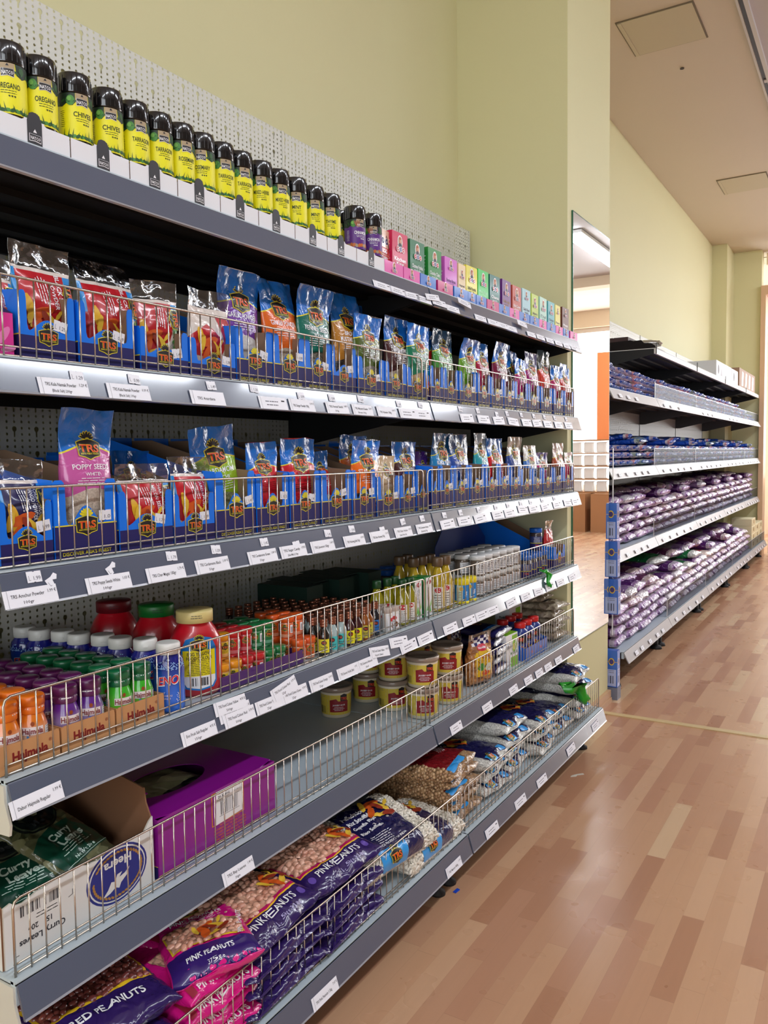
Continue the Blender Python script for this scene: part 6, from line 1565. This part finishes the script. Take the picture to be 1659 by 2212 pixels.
for i, (x, y, z, nm) in enumerate(((-.07, yb_ - .065, 0.0015, 'left in the blue tray'), (-.07, yb_ - .003, .0015, 'middle in the blue tray'), (-.07, yb_ + .066, .0015, 'right in the blue tray'), (-.145, yb_ - .045, .0015, 'behind on the left'), (-.145, yb_ + .03, .0015, 'behind on the right'))):
    if i == 0: rb.location = (x, y, Z5 + z); rb.rotation_euler = (0, 0, -1.1); tag(rb, 'blue bottle with a red cap, ' + nm, None, 'red capped bottles')
    else: dup(rb, (x, y, Z5 + z), (0, 0, -1.1), 'blue bottle with a red cap, ' + nm, 'red capped bottles')
dup(rb, (-.145, yb_ + .095, Z5 + .0015), (0, 0, -1), 'blue bottle with a red cap next to the beige packets', 'red capped bottles')
# beige packets stacked at the right end
BG = leaf_mat('beige_mushrooms', (120, 104, 84), (190, 176, 150), 60)
gs = lay_bag('packet', .14, .19, .035, BG, [P([(-.02, .06), (.05, .06), (.05, .14), (-.02, .14)], M((60, 50, 40), .4), 1)], seed=97, wr=.006)
for i in range(7):
    loc = (-.03 - .014 * (i % 2) - (.05 if i > 4 else 0), 2.40 + .006 * (i % 3), Z5 + .019 + i * .0285)
    if i == 0: o = gs.build('beige_packet', None, loc)
    else: o = dup(o, loc)
    o.rotation_euler = (0, math.radians(-90), .1 * (i % 2) - .05); tag(o, 'crinkled beige packet, %s from the bottom of the pile at the right end' % nth(i), 'packet', 'beige packets')

# ------------------------------------------------------------ bottom shelf
Z6 = ZS[6] + .001
def nuts(name, a, b, scale, depth=.6):
    return print_mat(name, [(0, a), (.9, a)], (a, b, 2.0), scale, depth, 0, .3, .0016, 30, kind='nuts')
PNUT = nuts('pink_peanuts', (206, 150, 124), (226, 178, 150), 78); RNUT = nuts('redskin_peanuts', (128, 62, 54), (160, 92, 78), 85)
RICE = nuts('puffed_rice', (214, 206, 190), (236, 230, 216), 120, .5); CHICK = nuts('roasted_chickpeas', (150, 112, 76), (196, 160, 118), 95); FLOUR = nuts('white_grain', (206, 204, 196), (226, 224, 216), 240, .25)
PURP = print_mat('purple_film', [(0, (46, 28, 90)), (.5, (46, 28, 90))], None, 100, .2, 0, .22, .0022, 26)
PINKF = print_mat('pink_film', [(0, (216, 24, 130)), (.5, (216, 24, 130))], None, 100, .2, 0, .22, .0018, 26)
NAVF = print_mat('navy_film', [(0, (30, 28, 74)), (.5, (30, 28, 74))], None, 100, .2, 0, .22, .0022, 26)
REDF = print_mat('dark_red_film', [(0, (118, 22, 28)), (.5, (118, 22, 28))], None, 100, .2, 0, .22, .0018, 26)
MAG = M((186, 20, 96), .3, coat=.6); GLD = M((232, 190, 40), .35, coat=.5); SKYF = M((40, 150, 222), .3, coat=.6)
def lie(o, x, y, z, yaw=0., tilt=0., roll=0.):
    """lay a bag down: its foot towards the aisle, its face up"""
    o.location = (x, y, z); m_ = Matrix.Rotation(yaw, 3, 'Z') @ Matrix.Rotation(roll, 3, 'X') @ Matrix.Rotation(math.radians(-90) + tilt, 3, 'Y'); o.rotation_euler = m_.to_euler(); return o
def kern(cols): return [M(c, .3, coat=.5) for c in cols]
PK_ = kern([(206, 148, 124), (220, 166, 140), (196, 136, 112), (226, 178, 154)]); RK_ = kern([(120, 58, 50), (140, 72, 62), (106, 50, 46)])
CK_ = kern([(176, 138, 98), (196, 160, 118), (150, 112, 76)]); RI_ = kern([(222, 214, 198), (234, 228, 214), (208, 200, 182)])
# large bags of pink peanuts
w, L = .235, .34
hx = [(-.100, .058), (.0, .052), (.100, .058), (.108, .19), (.07, .27), (-.07, .27), (-.108, .19)]
big = [P([(a * 1.05, (b_ - .17) * 1.07 + .17) for a, b_ in hx], GLD, 1), P([(a * 1.035, (b_ - .17) * 1.05 + .17) for a, b_ in hx], MAG, 2), P(hx, PNUT, 3),
       T('PINK PEANUTS', .0, .033, .021, WHT, .015, w=.145, layer=2), T('1.5kg e 3.3 lbs', .03, .013, .0105, M((170, 160, 210), .4), .01, w=.075, layer=2), T('PEANUTS', .0, .288, .020, M((226, 120, 170), .4), .02, w=.12, layer=3), P([(-.1, .275), (.1, .275), (.1, .305), (-.1, .305)], MAG, 1)]
big += xform(food(.065), .075, .085, 1, .6, 11) + [EL(-.092 + .185 * q, .03, .009, .009, M((96, 70, 160), .4), 1, n=12) for q in (0, 1)]
gA = lay_bag('peanut', w, L, .062, PURP, big, e=.5, wr=.006, seed=101, nuts_=([hx], .0085, .0062, .0052, PK_))
gP = lay_bag('peanut', w, L, .042, PURP, [], e=.5, wr=.009, seed=102)
src = None; top = None
for st, (yc, nl) in enumerate(((.492, 3), (.715, 3))):
    for k in range(nl + 1):
        lab = ('large bag of pink peanuts with purple ends, on top of the %s purple pile' % ['left', 'right'][st]) if k == nl else 'large purple peanut bag, %s from the bottom of the %s purple pile' % (nth(k), ['left', 'right'][st])
        if k == nl:
            if top is None: top = gA.build('peanut_bag'); o = top
            else: o = dup(top, (0, 0, 0))
            lie(o, .094 - .006 * st, yc, Z6 + .024 + nl * .034 + .006, .06 - .12 * st, -.03, .04)
        else:
            if src is None: src = gP.build('peanut_bag'); o = src
            else: o = dup(src, (0, 0, 0))
            lie(o, .094 - .004 * (k % 2), yc + .008 * (k % 2), Z6 + .022 + k * .034, .03 * (k % 2), 0)
        tag(o, lab, 'peanut bag', 'large peanut bags')
# small pink bags in a pile, one askew on top
hx2 = [(-.062, .062), (.062, .05), (.066, .11), (.02, .128), (-.066, .132)]
sm = [P([(a * 1.05, (b_ - .09) * 1.07 + .09) for a, b_ in hx2], GLD, 2), P(hx2, PNUT, 3), P([(-.08, -.02), (.08, -.02), (.08, .040), (.0, .048), (-.08, .056)], M((50, 26, 104), .3, coat=.6), 1), T('PINK PEANUTS', -.005, .026, .015, WHT, .02, w=.085, layer=2), T('375g e', .0, .008, .009, WHT, .0, w=.03, layer=2),
      T('PINK PEANUTS', .0, .152, .014, WHT, .02, w=.098, layer=3), T('PINK PEANUTS', .066, .09, .013, WHT, .02, w=.095, rot=1.35, layer=4)] + small(0, .142, .09, 3, .004, WHT, 3, 3) + xform(logo(.048), -.01, .185, 1, 0, 2) + xform(food(.06), .01, .075, 1, .3, 12)
gS = lay_bag('peanut', .16, .215, .055, PINKF, sm, e=.6, wr=.005, seed=111, nuts_=([hx2], .0085, .0062, .0052, PK_))
o = lie(gS.build('peanut_bag'), .088, .315, Z6 + .148, -.55, -.10, .12); tag(o, 'small bag of pink peanuts lying askew with a magenta top and purple foot', 'peanut bag', 'small peanut bags')
pk = [T('PINK PEANUTS', .0, .012, .0155, WHT, .03, w=.12, layer=2), P([(-.055, .06), (.055, .06), (.06, .13), (-.06, .13)], PNUT, 1), RC(-.08, -.066, .004, .05, M((150, 40, 60), .4), 2)]
gK = lay_bag('peanut', .175, .22, .04, PINKF, pk, e=.5, wr=.004, seed=112)
for k in range(4):
    if k == 0: src = gK.build('peanut_bag'); o = src
    else: o = dup(src, (0, 0, 0))
    lie(o, .088 - .006 * (k % 2), .335 + .006 * (k % 2), Z6 + .02 + k * .033, .04 * (k % 2) - .02); tag(o, 'small magenta peanut bag, %s from the bottom of its pile' % nth(k), 'peanut bag', 'small peanut bags')
o = lie(dup(o, (0, 0, 0)), -.09, .40, Z6 + .12, .5, .1, -.1); tag(o, 'magenta peanut bag in shadow behind the askew one', 'peanut bag', 'small peanut bags')
# redskin peanuts at the near left corner
hx3 = [(-.09, .07), (.09, .07), (.098, .19), (-.098, .19)]
rd = [P([(a * 1.06, (b_ - .13) * 1.1 + .13) for a, b_ in hx3], GLD, 1), P(hx3, RNUT, 2), T('RED PEANUTS', .0, .04, .02, WHT, .02, w=.13, layer=2)] + xform(food(.09), -.03, .185, 1, .4, 11)
gR = lay_bag('peanut', .215, .30, .06, PURP, rd, e=.55, wr=.006, seed=121, nuts_=([hx3], .0075, .0058, .0045, RK_))
for k in range(3):
    if k == 0: src = gR.build('peanut_bag'); o = src
    else: o = dup(src, (0, 0, 0))
    lie(o, .075 - .03 * (k == 2), .125 + .01 * k, Z6 + .03 + k * .05, -.1 * k, -.03); tag(o, 'bag of redskin peanuts, %s of its pile at the near left corner' % ['bottom', 'middle', 'topmost'][k], 'peanut bag', 'redskin peanut bags')
# puffed rice bags: long side along the shelf
rc = [P([(-.12, .075), (.125, .065), (.13, .225), (-.12, .235)], NAVF, 1), P([(.075, .065), (.125, .065), (.13, .16), (.078, .165)], SKYF, 2)]
for q, s in enumerate(('Puffed Rice', 'Riz Soufflé', 'Gepofte Rijst', 'Riso Soffiato')): rc.append(T(s, -.055 + q * .0215, .125, .0175, WHT, .03, w=.078, rot=PI / 2, layer=3))
rc += xform(small(0, 0, .08, 5, .006, WHT, 0, 5), .035, .125, 1, PI / 2, 3) + xform(food(.085), -.035, .195, 1, 1.2, 3) + xform(logo(.038), .1, .115, 1, PI / 2, 3) + [T('RICE PRODUCT OF INDIA', .066, .14, .0085, WHT, .02, w=.1, rot=PI / 2, layer=3)]
gR = lay_bag('rice', .20, .30, .075, RICE, rc, e=.6, wr=.006, seed=131, nuts_=([[(-.12, .012), (.15, .012), (.15, .062), (-.12, .072)], [(-.12, .238), (.15, .228), (.15, .29), (-.12, .29)]], .0062, .0032, .0028, RI_, .0005))
for k, (x, y, z, yaw, lab) in enumerate(((.0, .95, .036, .0, 'lower bag of puffed rice resting on the shelf'), (-.012, .785, .100, -.10, 'upper bag of puffed rice lying across the other with a navy label'))):
    if k == 0: src = gR.build('rice_bag'); o = src
    else: o = dup(src, (0, 0, 0))
    o.location = (x, y, Z6 + z); mm = Matrix.Rotation(yaw, 3, 'Z') @ Matrix.Rotation(.24 if k else .08, 3, 'Y') @ Matrix(((0, 1, 0), (0, 0, 1), (1, 0, 0))); o.rotation_euler = mm.to_euler(); tag(o, lab, 'rice bag', 'puffed rice bags')
# roasted chickpeas
ck = [P([(-.082, .03), (.14, .03), (.14, .24), (-.072, .24)], REDF, 1), P([(-.082, .010), (.02, .010), (.02, .03), (-.082, .03)], SKYF, 2), T('ROASTED &', -.0, .165, .012, WHT, .03, w=.05, rot=1.2, layer=2), T('SALTED CHANA', .014, .16, .012, WHT, .03, w=.07, rot=1.2, layer=2)] + xform(food(.07), .045, .17, 1, .3, 2) + xform(small(0, 0, .04, 5, .005, WHT, 0, 4), .03, .10, 1, 1.2, 2)
gC = lay_bag('chick', .185, .27, .045, CHICK, ck, e=.6, wr=.006, seed=141, nuts_=([[(-.14, .01), (-.084, .01), (-.074, .26), (-.14, .26)]], .0052, .0048, .0042, CK_, .001))
for k in range(5):
    if k == 0: src = gC.build('chickpea_bag'); o = src
    else: o = dup(src, (0, 0, 0))
    lie(o, .070 - .008 * (k % 2), 1.33 + .012 * (k % 2) - .004 * k, Z6 + .022 + k * .034, .14 * (k == 4) + .05 * (k % 2), -.05 * (k == 4)); tag(o, 'dark red bag of roasted chickpeas, %s from the bottom of its pile' % nth(k), 'chickpea bag', 'chickpea bags')
# navy labelled grain bags
fl = [P([(-.068, .003), (.13, .003), (.13, .23), (-.068, .23)], NAVF, 1), P([(-.062, .004), (-.02, .004), (-.02, .026), (-.062, .026)], SKYF, 2), P([(.03, .004), (.06, .004), (.06, .024), (.03, .024)], SKYF, 2)] + xform(food(.085), .03, .15, 1, .4, 2) + xform(small(0, 0, .07, 5, .008, WHT, 0, 6), -.055, .16, 1, 1.3, 2) + xform(logo(.026), -.04, .014, 1, 0, 3)
gF = lay_bag('grain', .19, .29, .05, FLOUR, fl, e=.6, wr=.007, seed=151)
src = None
for si, (yc, nl, xo, tk) in enumerate(((1.535, 3, .075, .042), (1.73, 4, .06, .040), (1.93, 3, .085, .042), (2.13, 2, .07, .045), (2.345, 4, .08, .046))):
    for k in range(nl):
        if src is None: src = gF.build('grain_bag'); o = src
        else: o = dup(src, (0, 0, 0))
        lie(o, xo - .012 * (k % 2), yc + .01 * (k % 2), Z6 + .025 + k * tk, .1 * ((k + si) % 3 - 1), -.08 * (k == nl - 1), .06 * ((k + si) % 2)); tag(o, 'white grain bag with a navy label, %s in the %s pile past the chickpeas' % (['bottom', 'second', 'third', 'fourth'][k], nth(si)), 'grain bag', 'navy labelled grain bags')
p = at(1232, 1488, 0, .075)
crumple('plastic_bag_knot', [((-.02, -.02, .012), .012), ((-.012, -.008, .010), .034), ((.0, .012, .006), .040), ((.012, .034, -.004), .026), ((.020, .05, -.016), .020), ((.026, .058, -.034), .020), ((.030, .062, -.052), .022), ((.030, .064, -.066), .016)], 1, p, 'green plastic bag knotted over the fence of the bottom shelf', 'bag', 9)
# small things on the floor
tag(G().extrude([(-.012, -.004), (.010, -.006), (.013, .004), (-.010, .006)], (at(986, 1925, 2, 0).x, at(986, 1925, 2, 0).y, .0016), (0, 1, 0), (-1, 0, 0), .0012, M((30, 70, 190), .4)).build('blue_scrap'), 'tiny blue scrap on the floor below the bottom shelf', 'scrap')
q = at(1246, 1675, 2, 0)
tag(G().extrude([(-.03, -.004), (-.01, -.010), (.0, -.002), (.028, -.006), (.03, .004), (.005, .007), (-.02, .004)], (q.x, q.y, .002), (.6, .8, 0), (-.8, .6, 0), .0015, M((206, 196, 180), .5)).build('paper_scrap'), 'small crumpled white scrap on the floor in the aisle', 'scrap')
# ------------------------------------------------------------ goods on the far shelves
def far_bag(name, bands, w, L, Th, seed, crest=None, amp=0.):
    mat = print_mat('far_print_%d' % seed, bands, None, 300, .2, amp, .36, .007, 26)
    it = []
    if crest: it = [EL(0, L * .5, w * .22, L * .09, M((60, 40, 70), .4), 1, n=12), EL(0, L * .5, w * .17, L * .06, M((196, 160, 70), .4), 2, n=10)] + small(0, L * .36, w * .5, 2, .01, M((230, 210, 160), .4), 1, seed)
    f, H = bag_surf(w, L, Th, .6, 'lay', 0, .008, seed, narrow=.02)
    g = bag_geo(f, H, L, mat, None, 1, 24, 16)
    if it: put(g, it, f, .03, .0006)
    return g.build(name)
SIL, PU, DPU = (186, 172, 190), (84, 30, 104), (56, 22, 66)
PV = [('purple and silver', far_bag('rice_bag', [(0, (96, 44, 120)), (.03, (170, 130, 182)), (.06, SIL), (.13, PU), (.5, (120, 108, 120)), (.75, DPU)], .225, .36, .066, 201, True)),
      ('purple and white', far_bag('rice_bag', [(0, (150, 90, 160)), (.025, (200, 186, 198)), (.08, (150, 110, 160)), (.13, PU), (.3, (120, 112, 116)), (.6, DPU)], .225, .36, .066, 202, True)),
      ('plum and cream', far_bag('rice_bag', [(0, (160, 120, 150)), (.04, (190, 164, 160)), (.09, (196, 176, 180)), (.14, (96, 40, 80)), (.6, (140, 128, 134))], .225, .36, .066, 203, True)),
      ('grey and violet', far_bag('rice_bag', [(0, (186, 176, 184)), (.09, (130, 96, 144)), (.3, (128, 122, 122)), (.8, DPU)], .225, .36, .066, 204, False)),
      ('emerald', far_bag('rice_bag', [(0, (206, 206, 200)), (.14, (22, 116, 62)), (.6, (40, 140, 80))], .225, .36, .066, 205, False)),
      ('scarlet', far_bag('rice_bag', [(0, (226, 206, 196)), (.2, (190, 30, 40)), (.5, (206, 110, 100))], .225, .36, .066, 206, False))]
BV = [('blue and silver', far_bag('lentil_bag', [(0, (24, 78, 180)), (.035, (200, 176, 190)), (.08, (214, 210, 218)), (.11, (28, 84, 190)), (.6, (24, 50, 140))], .15, .32, .042, 211, True)),
      ('blue and rose', far_bag('lentil_bag', [(0, (30, 84, 180)), (.03, (206, 140, 150)), (.075, (226, 214, 214)), (.12, (22, 74, 176)), (.5, (120, 50, 80)), (.6, (24, 40, 110))], .15, .32, .042, 212, True)),
      ('blue and grey green', far_bag('lentil_bag', [(0, (40, 90, 160)), (.03, (150, 164, 150)), (.09, (200, 206, 200)), (.13, (26, 80, 180)), (.6, (24, 40, 110))], .15, .32, .042, 213, False))]
usedf = set()
NUM = ['one', 'two', 'three', 'four', 'five', 'six', 'seven', 'eight', 'nine', 'ten', 'eleven', 'twelve', 'thirteen', 'fourteen', 'fifteen', 'sixteen', 'seventeen', 'eighteen', 'nineteen', 'twenty']
def num(i):
    n = i + 1
    if n <= 20: return NUM[i]
    t_, r_ = divmod(n, 10); return TENS[t_] + ('-' + NUM[r_ - 1] if r_ else '')
def place(src, name, loc, yaw, lab, cat, grp, tilt=0.):
    m_ = (Matrix.Rotation(yaw, 3, 'Z') @ Matrix.Rotation(math.radians(-90) + tilt, 3, 'Y')).to_euler()
    if src not in usedf: usedf.add(src); o = src
    else: o = dup(src, loc)
    o.location = loc; o.rotation_euler = m_; return tag(o, lab, cat, grp)
rr = random.Random(21)
def stacks(k, y0, y1, step, layers, th, xf, variants, name, cat, grp, shelf, pick):
    i = 0; y = y0
    while y < y1:
        nl = layers(i, y)
        for q in range(nl):
            vi = pick(i, q, nl)
            nm, src = variants[vi]
            lab = '%s bag, layer %s of stack %s from the pillar, %s far shelf' % (nm, num(q), num(i), shelf)
            place(src, name, (xf - .022 - rr.uniform(0, .016) - (.012 if q == nl - 1 else 0), y + rr.uniform(-.006, .006), ZF[k] + .002 + th * (q + .5)), rr.uniform(-.09, .09), lab, cat, grp, (-.05 if q == nl - 1 else 0))
        y += step; i += 1
    return i
lay2 = lambda i, y: 5 if i == 0 else (4 if y < 8.1 else (3 if y < 8.6 else 2))
stacks(2, 3.45, 9.1, .156, lay2, .034, XFU, BV, 'lentil_bag', 'lentil bag', 'lentil bags on the second far shelf', 'second', lambda i, q, n: (0 if i < 12 else (1 if i % 3 else 2)) if i % 4 else 1)
BW = [(n_, src) for n_, src in BV]
stacks(3, 3.45, 9.1, .160, lambda i, y: 3 if i % 5 else 4, .041, XFU, BW, 'lentil_bag', 'lentil bag', 'lentil bags on the third far shelf', 'third', lambda i, q, n: (i + q) % 3 if i > 3 else (2 if i == 0 else 0))
stacks(4, 3.49, 9.1, .232, lambda i, y: 5 if i < 3 else (4 if i % 3 else 5), .054, XFU, PV, 'rice_bag', 'rice bag', 'rice bags on the fourth far shelf', 'fourth', lambda i, q, n: 3 if (i % 5 == 2 and q == n - 1) else ((i + q) % 3 if i > 3 else (q + i) % 2))
stacks(5, 3.49, 8.3, .232, lambda i, y: 5 if i < 4 else (4 if i % 3 else 5), .054, XFB, PV, 'rice_bag', 'rice bag', 'rice bags on the lowest far shelf', 'lowest', lambda i, q, n: 4 if (i in (8, 9) and q == n - 1) else (5 if (i == 11 and q == n - 1) else ((i * 2 + q) % 4 if i > 4 else (0 if q < 3 else 1 + (i + q) % 3))))
# second row of bags further back on the two lowest shelves, where their tops show
for k, xf, grp, sh, V, n_, dz in ((3, XFU, 'lentil bags on the third far shelf', 'third', BV, 16, .041 * 4.1), (4, XFU, 'rice bags on the fourth far shelf', 'fourth', PV, 22, .054 * 4.9), (5, XFB, 'rice bags on the lowest far shelf', 'lowest', PV, 19, .054 * 5.1)):
    for i in range(n_):
        src = V[(0, 3, 1, 2)[i % 4] % len(V)] if i not in (5, 6) or k != 5 else V[4]
        place(src[1], 'lentil_bag' if k == 3 else 'rice_bag', (xf - .115 - rr.uniform(0, .03), 3.55 + i * (.235 if k > 3 else .35), ZF[k] + dz + rr.uniform(-.012, .012)), rr.uniform(-.25, .25), '%s bag on the back pile tops, %s from pillar, %s far shelf' % (src[0], nth(i), sh), 'lentil bag' if k == 3 else 'rice bag', grp, rr.uniform(-.06, .06))
CRM = M((222, 212, 172), .5)
crm = G().rbox(-.10, .10, -.14, .14, 0, .075, .006, CRM); put(crm, [EL(0, .04, .03, .02, M((60, 50, 40), .5), 1), EL(0, .04, .02, .012, M((196, 160, 70), .5), 2)], front(.1006, 0, 0))
co = crm.build('cream_packet')
n = 0
for j in range(3):
    for q in range(3 if j else 4):
        loc = (-.16, 8.45 + j * .30, ZF[5] + .001 + q * .0755); lb = 'cream carton, %s from the bottom of %s pile, lowest far shelf' % (nth(q), ['the near', 'the middle', 'the last'][j])
        if n == 0: co.location = loc; o = co
        else: o = dup(co, loc)
        tag(o, lb, 'carton', 'cream cartons'); n += 1
# top of the far shelves
WBX = M((206, 208, 212), .5); BBX = M((156, 124, 100), .7)
def carton(name, label, x0, x1, y0, y1, z, h, m_, deco=None):
    t = thing(name, label, 'carton', ((x0 + x1) / 2, (y0 + y1) / 2, z)); a, b_ = (x1 - x0) / 2, (y1 - y0) / 2
    g = G().box(-a, a, -b_, b_, 0, h, m_)
    if deco: put(g, deco(a, b_, h), front(a, 0, 0), lift=.0006)
    g.build('carton_body', t); G().box(-a + .001, -.002, -b_ + .001, b_ - .001, h, h + .003, m_).box(.002, a - .001, -b_ + .001, b_ - .001, h, h + .003, m_).build('lid_flap', t)
    return t
ZT = ZF[1] + .002
h1 = at(1585, 788, 0, XFU - .02).z - ZT
carton('white_carton', 'pale grey carton with dark hand holes on the top far shelf', -.5, XFU - .012, 6.55, 7.35, ZT, .13, WBX, lambda a, b_, h: [EL(-.3 + .01, h * .5, .03, .04, M((60, 50, 56), .6), 1), P([(-.18, .02), (-.10, .02), (-.13, .1)], M((160, 160, 170), .6), 1)])
carton('white_carton', 'second pale grey carton beside the brown one on the top far shelf', -.5, XFU - .012, 7.37, 7.75, ZT, .128, WBX, lambda a, b_, h: [EL(-.05, h * .5, .035, .04, M((60, 50, 56), .6), 1), RC(.05, .09, .03, .1, M((150, 150, 165), .6), 1)])
carton('brown_carton', 'brown carton with pale strokes at the far end of the top shelf', -.52, XFU - .012, 7.85, 9.0, ZT, .18, BBX, lambda a, b_, h: [P([(x, .02), (x + .1, .02), (x + .13, .15), (x + .04, .16)], WHT, 1) for x in (-.42, -.17, .08, .33)])
# dark folded steel parts and film lying on the near end of the top far shelf
t = thing('folded_shelf_part', 'black steel shelf part standing across the near end of the top far shelf', 'shelf part', (-.5, 4.375, ZT))
BS = M((30, 25, 25), .8, spec=.2)
G().extrude([(0, 0), (.37, 0), (.365, .014), (.34, .03), (.30, .034), (.285, .052), (.24, .05), (.22, .056), (0, .05)], (0, 0, 0), (1, 0, 0), (0, 0, 1), .003, BS).build('upright_face', t)
G().box(0, .37, .003, .25, 0, .003, BS).build('base_sheet', t)
o = carton('dark_carton', 'low dark maroon carton behind the black steel part', -.48, -.30, 4.40, 4.66, ZT + .004, .075, M((64, 40, 44), .6))
f_, H_ = bag_surf(.16, .24, .05, .8, 'lay', 0, .01, 301); o = bag_geo(f_, H_, .24, clear_film('milky_film', (216, 214, 214), .35, .2, .004, 30), None, 1, 24, 16).build('film_bundle'); lie(o, -.14, 4.56, ZT + .045, .2); tag(o, 'bundle of milky plastic film on the near end of the top far shelf', 'film')
# blue cartons on the hanging strip at the pillar's far edge
BLB = M((54, 104, 196), .4, coat=.4); LAV = M((176, 186, 226), .4)
def crest_box(z, h, lab, y=3.215, x=-.051, w=.07, loose=False):
    t = thing('crest_carton', lab, 'carton', (x, y, z), 0, 'blue cartons by the pillar')
    g = G().box(-w, 0, -.045, .0, 0, h, BLB)
    S1 = front(0, -.0225, 0)
    put(g, [RC(-.021, .021, .004, h * .52, LAV, 1), EL(0, h * .72, .012, .016, GLD, 1), EL(0, h * .72, .009, .012, M((70, 60, 120), .4), 2), RC(-.02, .02, h * .71, h * .722, GLD, 1)] + barcode(-.012, h * .12, .02, h * .2, INK, 2, 4, 10) + small(0, h * .45, .03, 2, .009, INKG, 2, 3), S1)
    S2 = flat((-w / 2, -.045, 0), (1, 0, 0), (0, 0, 1))
    put(g, [RC(-w * .36, w * .42, .004, h * .5, LAV, 1), EL(w * .1, h * .72, w * .2, .018, GLD, 1), EL(w * .1, h * .72, w * .15, .013, M((70, 60, 120), .4), 2), RC(-w * .45, w * .48, h * .71, h * .722, GLD, 1)] + barcode(-w * .1, h * .1, w * .4, h * .22, INK, 2, 4, 10) + small(w * .1, h * .46, w * .5, 2, .009, INKG, 2, 3), S2)
    g.build('carton_body', t); G().box(-w + .001, -.001, -.044, -.001, h, h + .006, BLB).build('tuck_flap', t)
    return t
tag(G().box(-.062, -.058, 3.216, 3.222, .3, 1.2, M((210, 210, 214), .3)).build('hanging_strip'), 'narrow white strip hanging beside the pillar behind the blue cartons', 'strip')
for i, (z0, z1) in enumerate(((.772, .935), (.59, .755), (.412, .575))):
    crest_box(z0, z1 - z0, 'blue crest carton, %s of the three on the hanging strip' % ['top', 'middle', 'lowest'][i], x=-.028 + .004 * i)
crest_box(.06, .17, 'blue crest carton standing near the floor beside the pillar', x=-.022)
tag(G().box(-.09, -.02, 3.165, 3.225, 0, .058, M((120, 124, 140), .5)).build('grey_block'), 'grey block under the blue carton near the floor', 'block')
tag(G().rbox(-.07, -.055, 3.27, 3.30, 0, .2, .004, M((110, 100, 104), .5)).build('grey_board'), 'thin grey board leaning behind the blue carton on the floor', 'panel')
# cartons beyond the opening at the far end
for i, (x, y, z, h) in enumerate(((.12, 9.75, 0, .32), (.12, 9.75, .32, .25), (.14, 9.8, .575, .3))):
    t = thing('white_carton', 'white carton in the far opening, %s of its pile' % ['bottom', 'middle', 'top'][i], 'carton', (x, y, z), .1 * i, 'white cartons in the far opening'); G().box(-.16, .16, -.2, .2, 0, h - .004, M((222, 218, 210), .5)).build('carton_body', t)
    G().box(-.159, .159, -.199, .199, h - .004, h, M((206, 196, 180), .5)).build('carton_lid', t)
t = thing('wooden_cabinet', 'brown wooden cabinet in the far opening', 'cabinet', (.75, 10.6, 0)); WD = M((150, 104, 70), .5)
G().box(-.35, .35, -.25, .25, 0, 1.1, WD).build('cabinet_body', t); G().box(-.33, -.005, -.262, -.25, .05, 1.05, M((166, 118, 80), .45)).build('door', t); G().box(.005, .33, -.262, -.25, .05, 1.05, M((166, 118, 80), .45)).build('door', t)
